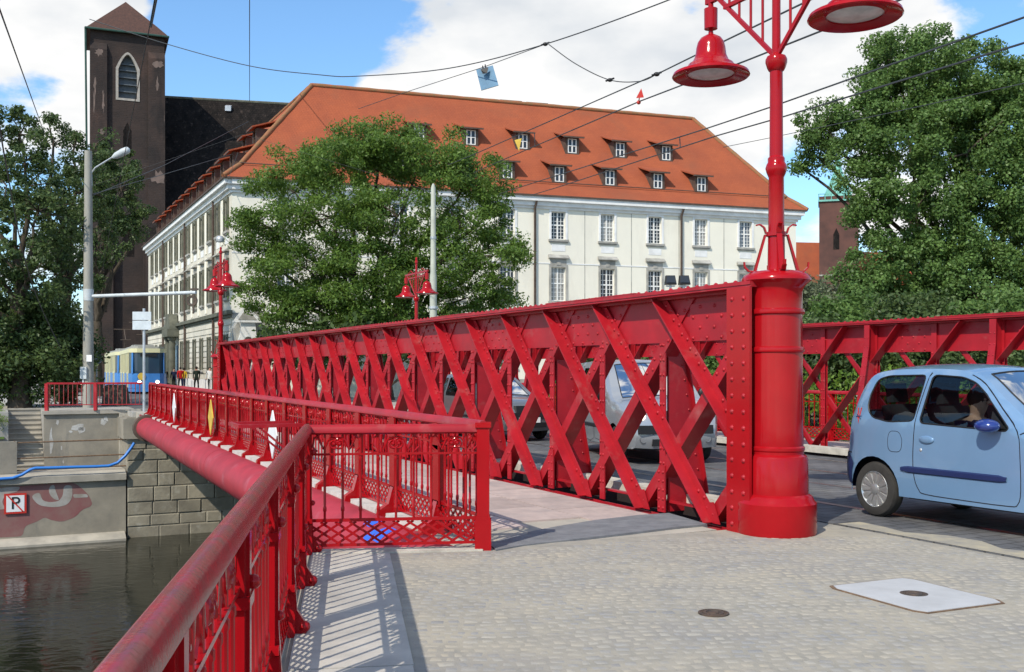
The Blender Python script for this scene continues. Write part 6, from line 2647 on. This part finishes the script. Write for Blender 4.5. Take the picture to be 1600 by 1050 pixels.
# ---- light blue small hatchback leaving the bridge
FI = dict(L=3.32, hw=.75, belt=.93, H=1.46, tum=.15, wr=.272, arch=.055, wf=2.72, wrx=.535, sill=.235, paint='bluecar', crown=.05, trim='navy',
          outline=[(.13, .26), (.08, .34), (.07, .48), (.09, .60), (.125, .80), (.185, 1.02), (.27, 1.25), (.39, 1.395), (.62, 1.447), (1.05, 1.462), (1.45, 1.45), (1.72, 1.395), (2.02, 1.19), (2.36, .97), (2.62, .915), (2.98, .82), (3.20, .70), (3.30, .55), (3.32, .40), (3.28, .24)],
          windows=[[(.44, 1.07), (.445, 1.20), (.51, 1.355), (.64, 1.392), (1.115, 1.402), (1.055, .965), (.74, .945), (.52, .98)],
                   [(1.195, 1.404), (1.54, 1.385), (1.69, 1.34), (1.83, 1.24), (2.12, .95), (2.09, .92), (1.125, .95)]],
          seams=[[(1.16, 1.425), (1.135, 1.30), (1.075, .95), (1.05, .62), (1.06, .43), (1.11, .32), (1.19, .285), (1.6, .275), (2.10, .275), (2.20, .30), (2.235, .42), (2.235, .70), (2.205, .93), (2.02, 1.12), (1.78, 1.33), (1.62, 1.405)],
                 [(2.235, .90), (2.36, .955)], [(.12, .60), (.16, .62), (.22, .615)]],
          mould=(.90, 2.10, .462, .545),
          skins=[('rear_bumper', 0, 3, 'navy'), ('tailgate', 3, 5, 'bluecar'), ('rear_glass', 5, 7, 'carglass_dk'), ('roof', 7, 11, 'bluecar'), ('windshield', 11, 13, 'carglass'), ('bonnet', 13, 16, 'bluecar'), ('front_bumper', 16, 19, 'bluecar')],
          seats=(1.35, .72), dash=2.05)
hd = V((.47, -.883, 0)).normalized()
cang = math.atan2(hd.y, hd.x)
rw = G(1371, 806, .012)                       # near rear wheel on the road
side_out = V((hd.y, -hd.x, 0))                # car's right side, towards the camera
cl_ = rw - side_out * .68 - hd * .535
fiat, fhalf, frows = car('small_hatchback', 'light blue two-door hatchback leaving the bridge on the right', 'car', (cl_.x, cl_.y, .012), cang, FI)
fiat.scale = (1.03, 1.03, 1.09)
S = -1
for sgn in (-1, 1):
    m = MB()
    x0, z0 = 1.94, .965
    y0 = fhalf(x0, z0)
    m.ball((x0 + .03, sgn * (y0 + .10), z0 + .0), .12, 16, 10, 1.0, .85, .52)
    mi = m.build('door_mirror', 'navy_gloss', fiat, 60)
    m = MB()
    m.prism([(x0 - .02, sgn * (y0 - .01), z0 - .03), (x0 + .12, sgn * (y0 - .005), z0 - .03), (x0 + .1, sgn * (y0 + .05), z0), (x0 - .0, sgn * (y0 + .06), z0)], (0, 0, .03))
    m.prism([(1.92, sgn * (fhalf(1.92, 1.0) + .001), .945), (2.09, sgn * (fhalf(2.09, .95) + .001), .945), (1.94, sgn * (fhalf(1.94, 1.07) + .001), 1.09)], (0, sgn * .006, 0))
    m.build('mirror_foot', 'black', mi)
    m = MB()
    xh, zh = 1.22, .80
    m.ball((xh, sgn * (fhalf(xh, zh) + .008), zh), .09, 14, 8, 1.0, .16, .42)
    m.build('door_handle', 'bluecar', fiat, 60)
    m = MB()
    m.ball((1.15, sgn * (fhalf(1.15, .70) + .002), .70), .016, 10, 6, 1, .4, 1)
    m.build('door_lock', 'steel', fiat, 60)
m = MB()
fl = rounded([(.74, .66), (.90, .66), (.92, .78), (.88, .86), (.76, .86), (.73, .78)], 4, .06)
m.tube([(x, -(fhalf(x, z) - .0025), z) for x, z in fl + fl[:1]], .0045, 4, False)
m.build('fuel_flap', 'black', fiat)
m = MB()
em_ = lambda pts: [(x, -(fhalf(x, z) + .0015), z) for x, z in pts]
for pts in ([(.295, 1.07), (.315, 1.07), (.322, .99), (.31, .95)], [(.345, 1.075), (.36, 1.07), (.345, .98), (.325, .965)], [(.31, .99), (.345, .99), (.328, .91)]):
    m.add(em_(pts), [tuple(range(len(pts)))])
m.build('emblem', 'red_sign', fiat, recalc=False)
m = MB()
for pts in ([(.285, .975), (.37, .985), (.372, .993), (.288, .985)], [(.295, 1.0), (.36, .955), (.364, .962), (.30, 1.006)]):
    m.add([(x, -(fhalf(x, z) + .003), z) for x, z in pts], [tuple(range(len(pts)))])
m.build('emblem', 'navy', fiat, recalc=False)
# corner bumper skin at the rear sides, lamps
for sgn in (-1, 1):
    m = MB()
    bp_ = [(.10, .30), (.078, .40), (.078, .48), (.096, .595), (.15, .60), (.215, .575), (.25, .51), (.222, .44), (.212, .36), (.215, .30)]
    v2, f2 = cdt_fill(bp_, [], .06)
    m.add([(x, sgn * (fhalf(x, z) + .007), z) for x, z in v2], f2)
    m.build('bumper_corner', 'navy', fiat, 40, recalc=False)
    m = MB()
    v2, f2 = cdt_fill(rounded([(3.02, .60), (3.26, .58), (3.22, .72), (3.03, .78)], 3, .03), [], .05)
    m.add([(x, sgn * (fhalf(x, z) + .003), z) for x, z in v2], f2)
    m.build('headlight', 'lens', fiat, 40, recalc=False)


# ---- occupants: one continuous body each, seated
def skin_body(joints, edges, rad, mats, name, parent, matfn, sub=2):
    me = bpy.data.meshes.new(name)
    me.from_pydata([tuple(j) for j in joints], edges, [])
    o = bpy.data.objects.new(name, me)
    COL.objects.link(o)
    md = o.modifiers.new('s', 'SKIN')
    md.use_smooth_shade = True
    for i, rr in enumerate(rad):
        sv = me.skin_vertices[0].data[i]
        sv.radius = rr if hasattr(rr, '__len__') else (rr, rr)
        sv.use_root = (i == 0)
    ss = o.modifiers.new('u', 'SUBSURF')
    ss.levels = ss.render_levels = sub
    dg = bpy.context.evaluated_depsgraph_get()
    m2 = bpy.data.meshes.new_from_object(o.evaluated_get(dg))
    bpy.data.objects.remove(o, do_unlink=True)
    m2.name = name
    m2.materials.clear()
    for k in mats:
        m2.materials.append(M[k])
    for p in m2.polygons:
        p.use_smooth = True
        p.material_index = matfn(p.center)
    ob = link(m2, name, parent)
    return ob


def seated(label, loc, shirt):
    """adult on a car seat, facing +x of the car"""
    pr = thing('person', label, 'person', (0, 0, 0), 0.0)
    J = [(0, 0, .08), (.02, 0, .28), (-.02, 0, .48), (-.02, 0, .58), (.0, 0, .66), (.03, 0, .76), (.04, 0, .84),
         (-.02, .19, .50), (.05, .24, .28), (.28, .17, .24), (.38, .13, .30), (-.02, -.19, .50), (.05, -.24, .28), (.28, -.17, .22), (.38, -.13, .26),
         (.10, .1, .06), (.45, .12, .12), (.62, .12, -.18), (.10, -.1, .06), (.45, -.12, .12), (.62, -.12, -.18)]
    E = [(0, 1), (1, 2), (2, 3), (3, 4), (4, 5), (5, 6), (2, 7), (7, 8), (8, 9), (9, 10), (2, 11), (11, 12), (12, 13), (13, 14), (0, 15), (15, 16), (16, 17), (0, 18), (18, 19), (19, 20)]
    Rr = [.15, (.16, .13), (.15, .10), .055, .085, .095, .05, .075, .055, .042, .04, .075, .055, .042, .04, .09, .07, .05, .09, .07, .05]
    skin_body(J, E, Rr, (shirt, 'skin', 'c_jeans'), 'body', pr, lambda c: 1 if (c.z > .555 or c.x > .33 and c.z > .2) else (2 if c.z < .16 and c.x > .1 or c.z < .05 else 0))
    m = MB()
    m.ball((.0, 0, .775), .11, 12, 8, 1, .92, 1.0)
    m.build('hair', 'hair', pr, 60)
    m = MB()
    m.ball((.125, 0, .735), .02, 6, 5)
    m.ball((.108, .035, .765), .013, 6, 5)
    m.ball((.108, -.035, .765), .013, 6, 5)
    m.build('face', 'skin', pr, 60)
    pr.location = loc
    return pr


def car_pt(x, y, z):
    return V((cl_.x, cl_.y, .012)) + hd * x - side_out * y + V((0, 0, z))


for (x, y), shirt, lab in (((1.48, -.34), 'c_navy', 'passenger in a dark blue top on the near front seat of the blue car'), ((1.52, .34), 'c_dark', 'driver in dark clothes behind the wheel of the blue car')):
    pp = seated(lab, car_pt(x * 1.03, y, .52), shirt)
    pp.rotation_euler = (0, 0, cang)

# ---- silver van on the bridge
VA = dict(L=4.0, hw=.86, ft=.10, belt=1.02, H=1.66, tum=.12, wr=.30, arch=.05, wf=3.25, wrx=.70, sill=.26, paint='silvercar', crown=.06, trim='black',
          outline=[(.06, .30), (.0, .45), (.01, .75), (.05, 1.1), (.14, 1.45), (.30, 1.62), (.8, 1.665), (1.6, 1.67), (2.15, 1.65), (2.36, 1.60), (2.78, 1.30), (3.12, 1.04), (3.40, .99), (3.75, .90), (3.92, .78), (3.99, .58), (4.0, .42), (3.95, .28)],
          windows=[[(.30, 1.08), (.34, 1.48), (1.05, 1.55), (1.02, 1.06)], [(1.14, 1.06), (1.17, 1.56), (2.02, 1.56), (2.0, 1.05)], [(2.12, 1.05), (2.14, 1.56), (2.30, 1.52), (2.76, 1.14), (2.70, 1.05)]],
          seams=[[(1.08, 1.6), (1.06, 1.0), (1.10, .40), (1.25, .32), (2.0, .32), (2.06, 1.0), (2.08, 1.6)], [(2.06, .9), (2.06, .4), (2.2, .32), (2.75, .34), (2.84, .6), (2.84, 1.0)]],
          mould=(.95, 2.9, .52, .60),
          skins=[('rear_bumper', 0, 2, 'black'), ('tailgate', 2, 3, 'silvercar'), ('rear_glass', 3, 5, 'carglass_dk'), ('roof', 5, 9, 'silvercar'), ('windshield', 9, 11, 'carglass_dk'), ('bonnet', 11, 14, 'silvercar'), ('front_panel', 14, 15, 'silvercar'), ('front_bumper', 15, 17, 'silvercar')],
          seats=(1.9, .9), dash=2.62)


def front_kit(root, half, P, lit, zl, plate_txt=None, zp=.42, grey=True):
    L = P['L']
    for sgn in (-1, 1):
        m = MB()
        m.ball((L - .13, sgn * (P['hw'] - .26), zl), .16, 16, 10, .62, 1.05, .62)
        hl = m.build('headlight', 'lens', root, 60)
        m = MB()
        m.ball((L - .045, sgn * (P['hw'] - .28), zl - .015), .07, 12, 8, .75, 1, 1)
        m.build('bulb', 'lamp_on' if lit else 'lens', hl, 60)
        m = MB()
        m.ball((L - .16, sgn * (P['hw'] - .135), zl + .01), .07, 10, 8, .7, .8, .8)
        m.build('indicator', 'amber', hl, 60)
        m = MB()
        m.lathe([(.075, -.03), (.075, .03), (.06, .035), (.055, .02), (.002, .02)], 16, (L - .02, sgn * (P['hw'] - .30), .42), axis='x', cap=False)
        m.build('fog_lamp', 'greycar', root, 40)
    m = MB()
    m.prism([(L - .03, -P['hw'] + .46, zl - .08), (L + .025, -P['hw'] + .50, zl - .08), (L - .005, -P['hw'] + .50, zl + .07), (L - .06, -P['hw'] + .46, zl + .07)], (0, 2 * P['hw'] - .96, 0))
    m.build('grille', 'black', root)
    m = MB()
    m.prism([(L - .1, -P['hw'] + .16, .50), (L + .062, -P['hw'] + .22, .50), (L + .052, -P['hw'] + .22, .64), (L - .1, -P['hw'] + .16, .64)], (0, 2 * P['hw'] - .44, 0))
    m.build('bumper_strip', 'black', root)
    m = MB()
    m.box(L - .02, L + .06, -.42, .42, .31, .42)
    m.build('air_intake', 'black', root)
    if plate_txt:
        m = MB()
        m.box(L + .058, L + .072, -.26, .26, zp, zp + .115)
        pl_ = m.build('number_plate', 'plate', root)
        m = MB()
        m.box(L + .0722, L + .0745, -.26, -.225, zp + .002, zp + .113)
        m.build('plate_band', 'eu_blue', pl_)
        me = text_mesh(plate_txt, .115, 'black', .0015, 'LEFT')
        me.transform(Matrix.Translation((L + .075, -.215, zp + .057)) @ Matrix(((0, 0, 1, 0), (1, 0, 0, 0), (0, 1, 0, 0), (0, 0, 0, 1))))
        link(me, 'plate_text', pl_)
    for sgn in (-1, 1):
        m = MB()
        x0 = P['dash'] + .12
        y0 = half(x0, P['belt'] + .05)
        m.ball((x0, sgn * (y0 + .13), P['belt'] + .1), .12, 12, 8, .5, .8, .95)
        m.beam((x0, sgn * (y0 - .02), P['belt'] + .02), (x0, sgn * (y0 + .1), P['belt'] + .06), .05, .05)
        m.build('door_mirror', 'black', root, 60)


bh = -BD
bang = math.atan2(bh.y, bh.x)


def on_bridge(front_t, p, L):
    return B(front_t + L, p, .012)


vhd = V((.20, -.98, 0)).normalized()
vq = V((2.72, 17.0, .012)) - vhd * 4.0
van, vh, vr = car('silver_van', 'silver van with a lit headlamp queueing on the bridge behind the lattice', 'van', vq, math.atan2(vhd.y, vhd.x), VA)
van.scale = (1, 1, 1.03)
front_kit(van, vh, VA, True, .80)
SA = dict(L=3.9, hw=.80, belt=.93, H=1.47, tum=.17, wr=.29, arch=.05, wf=3.12, wrx=.66, sill=.24, paint='greycar', crown=.06, trim='black',
          outline=[(.06, .28), (.0, .42), (.02, .62), (.08, .92), (.25, 1.18), (.5, 1.40), (.9, 1.465), (1.5, 1.47), (1.95, 1.42), (2.2, 1.32), (2.5, 1.12), (2.82, .96), (3.1, .92), (3.55, .84), (3.80, .72), (3.89, .55), (3.9, .40), (3.85, .25)],
          windows=[[(.45, 1.0), (.60, 1.33), (1.05, 1.39), (1.02, .97)], [(1.12, .97), (1.15, 1.39), (1.75, 1.39), (2.02, 1.30), (2.45, 1.0), (2.4, .95)]],
          seams=[[(1.08, 1.42), (1.05, .95), (1.10, .4), (1.2, .3), (2.4, .3), (2.5, .5), (2.52, .93)]],
          mould=(.95, 2.6, .50, .56),
          skins=[('rear_bumper', 0, 2, 'black'), ('tailgate', 2, 3, 'greycar'), ('rear_glass', 3, 5, 'carglass_dk'), ('roof', 5, 9, 'greycar'), ('windshield', 9, 11, 'carglass_dk'), ('bonnet', 11, 14, 'greycar'), ('front_panel', 14, 15, 'greycar'), ('front_bumper', 15, 17, 'greycar')],
          seats=(1.75, .85), dash=2.35)
gq = V((.36, 22.4, .012)) + BD * 3.9
gcar, gh, gr = car('grey_car', 'grey hatchback with a white number plate behind the silver van', 'car', gq, bang, SA)
front_kit(gcar, gh, SA, True, .72, 'DW')
RA = dict(SA)
RA['paint'] = 'redcar'
RA['skins'] = [(a, b, c, 'redcar' if d == 'greycar' else d) for a, b, c, d in SA['skins']]
fq = W(152, 577, 62)
rcar, rh, rr2 = car('dark_red_car', 'dark red car with one lit headlamp behind the fence and mast', 'car', (fq.x - 2.2, fq.y + 3.4, 0), bang, RA)
front_kit(rcar, rh, RA, True, .72)


# ---- tram
def tram_car(label, loc, ang, lamps=True):
    tr = thing('tram_car', label, 'tram', loc, ang, 'blue and cream tram')
    L, hw = 12.6, 1.16
    plan = [(-L, -hw), (-.9, -hw), (-.25, -hw * .84), (0, -hw * .6), (.04, 0), (0, hw * .6), (-.25, hw * .84), (-.9, hw), (-L, hw)]
    m = MB()
    m.prism([(x, y, .38) for x, y in plan], (0, 0, .95))
    m.build('lower_body', 'tramblue', tr)
    m = MB()
    m.prism([(x - .004, y * .97, .15) for x, y in plan], (0, 0, .225))
    m.build('skirt', 'tramblue', tr)
    m = MB()
    m.prism([(x * .995 - .06, y * .965, 1.331) for x, y in plan], (0, 0, 1.35))
    m.build('upper_body', 'tramglass', tr)
    m = MB()
    m.prism([(x + .012, y * 1.005, 2.68) for x, y in plan], (0, 0, .26))
    m.build('roof_band', 'tramcream', tr)
    m = MB()
    m.prism([(x * .99 - .1, y * .9, 2.941) for x, y in plan], (0, 0, .14))
    m.box(-8.2, -6.2, -.6, .6, 3.082, 3.3)
    m.box(-4.8, -3.6, -.6, .6, 3.082, 3.26)
    m.build('roof', 'tramroof', tr)
    for k in range(11):
        x = -.95 - k * 1.12
        for s in (-1, 1):
            m = MB()
            wd = .26 if k in (1, 5, 8) else .09
            m.box(x - wd, x, s * hw * .99 - .02, s * hw * .99 + .02, 1.34, 2.67)
            m.build('window_post', 'tramcream', tr)
    for xa in (-2.6, -7.2, -10.6):
        m = MB()
        m.box(xa, xa + .07, -hw - .03, -hw + .01, .42, 2.6)
        m.box(xa + .62, xa + .69, -hw - .03, -hw + .01, .42, 2.6)
        m.box(xa + 1.24, xa + 1.31, -hw - .03, -hw + .01, .42, 2.6)
        m.box(xa + .071, xa + 1.239, -hw - .028, -hw + .008, 1.30, 1.40)
        m.build('door', 'tramcream', tr)
        m = MB()
        m.box(xa + .071, xa + .619, -hw - .012, -hw - .004, .46, 1.29)
        m.box(xa + .691, xa + 1.239, -hw - .012, -hw - .004, .46, 1.29)
        m.build('door_pane', 'tramglass', tr)
    for s in (-1, 1):
        m = MB()
        m.prism([(-.27, s * hw * .86, 1.332), (-.16, s * hw * .8, 1.332), (-.22, s * hw * .78, 2.68), (-.33, s * hw * .84, 2.68)], (.0, s * .03, 0))
        m.build('front_pillar', 'tramblue', tr)
        if lamps:
            m = MB()
            m.lathe([(.15, -.02), (.15, .05), (.12, .06)], 14, (-.02, s * .55, .78), axis='x')
            hl = m.build('headlight', 'steel', tr, 40)
            m = MB()
            m.lathe([(.12, .0), (.10, .075), (.002, .085)], 14, (-.02, s * .55, .78), axis='x', cap=False)
            m.build('bulb', 'lamp_tram', hl, 40)
    m = MB()
    m.lathe([(.002, .0), (.24, .0), (.24, .03), (.002, .032)], 20, (.05, -.42, 1.14), axis='x', cap=False)
    m.build('number_disc', 'yellow', tr, 30)
    m = MB()
    m.prism([(-.02, -.5, 2.42), (.03, -.5, 2.42), (.03, -.5, 2.6), (-.02, -.5, 2.6)], (0, 1.0, 0))
    m.build('destination_board', 'black', tr)
    for x in (-2.2, -4.1, -8.9, -10.7):
        m = MB()
        m.lathe([(.33, -.9), (.33, .9)], 16, (x, 0, .33), axis='y')
        m.build('wheelset', 'iron', tr, 40)
    m = MB()
    m.tube([(-6.9, 0, 3.3), (-5.6, 0, 4.0), (-7.0, 0, 4.9)], .04, 6)
    m.tube([(-7.0, -.8, 4.9), (-7.0, .8, 4.9)], .04, 6)
    m.tube([(-5.6, -.4, 4.0), (-5.6, .4, 4.0)], .03, 6)
    m.build('pantograph', 'iron', tr, 40)
    return tr


tf = W(232, 577, 66)
tdir = V((.40, -.9165, 0)).normalized()
ta_ = math.atan2(tdir.y, tdir.x)
tram_car('blue and cream tram with lit headlamps coming down the street', (tf.x, tf.y, 0), ta_)
t2 = V((tf.x, tf.y, 0)) - tdir * 13.6 + V((-.25, 0, 0))
tram_car('second tram car coupled behind the leading blue tram', t2, ta_ + .03, False)


# ---- people on the far pavement
def walker(label, loc, ang, shirt, legs, h=1.74, phase=1, bag=None):
    pr = thing('person', label, 'person', (0, 0, 0), 0.0, 'pedestrians on the far pavement')
    k = h / 1.75
    s = .16 * phase
    J = [(0, 0, .93), (.01, 0, 1.15), (0, 0, 1.40), (0, 0, 1.50), (.015, 0, 1.58), (.02, 0, 1.66), (.015, 0, 1.72),
         (0, .18, 1.42), (-s * .6, .23, 1.15), (-s * .5, .22, .92), (-s * .4, .21, .82), (0, -.18, 1.42), (s * .6, -.23, 1.15), (s * .8, -.22, .92), (s * .9, -.21, .82),
         (0, .09, .90), (s, .10, .50), (s * .9, .10, .09), (s * .9 + .14, .10, .04), (0, -.09, .90), (-s * .7, -.10, .50), (-s * 1.3, -.10, .12), (-s * 1.3 + .13, -.10, .05)]
    E = [(0, 1), (1, 2), (2, 3), (3, 4), (4, 5), (5, 6), (2, 7), (7, 8), (8, 9), (9, 10), (2, 11), (11, 12), (12, 13), (13, 14), (0, 15), (15, 16), (16, 17), (17, 18), (0, 19), (19, 20), (20, 21), (21, 22)]
    Rr = [(.12, .15), (.11, .14), (.11, .16), .05, .075, .09, .05, .065, .048, .038, .04, .065, .048, .038, .04, .09, .062, .042, .035, .09, .062, .042, .035]
    J = [(a * k, b * k, c * k) for a, b, c in J]
    skin_body(J, E, Rr, (shirt, 'skin', legs), 'body', pr, lambda c: 1 if (c.z > 1.47 * k or (abs(c.y) > .17 and c.z < .95 * k and c.z > .75 * k)) else (2 if c.z < .93 * k else 0), 1)
    m = MB()
    m.ball((-.015 * k, 0, 1.665 * k), .105, 10, 7, 1, .95, .95)
    m.build('hair', 'hair', pr, 60)
    if bag:
        m = MB()
        m.box(-.1, .12, .24, .34, .45, .85)
        m.build('bag', bag, pr)
    pr.location = loc
    pr.rotation_euler = (0, 0, ang)
    return pr


def gp(px, Y):
    return ((px - 800) / 1600 * Y, Y, 0)


aw_ = math.atan2(BD.y, BD.x)
walker('person in dark clothes walking beside the tram, leftmost', gp(258, 80), aw_ + PI, 'c_dark', 'c_jeans', 1.72, 1)
walker('person in a dark top left of the red shirt', gp(272, 79), aw_ + PI, 'c_navy', 'c_dark', 1.70, -1)
walker('person in a bright red top carrying a white bag', gp(282, 78), aw_, 'c_red', 'c_navy', 1.78, 1, 'c_white')
walker('person in a yellow top half hidden beside the red top', gp(287, 80.5), aw_, 'c_yellow', 'c_jeans', 1.72, -1)
walker('person in dark green clothes walking away on the pavement', gp(307, 73), aw_, 'c_green', 'c_dark', 1.80, 1)
walker('person in a white shirt next to the far lamp', gp(328, 72), aw_ + PI, 'c_white', 'c_dark', 1.76, -1)
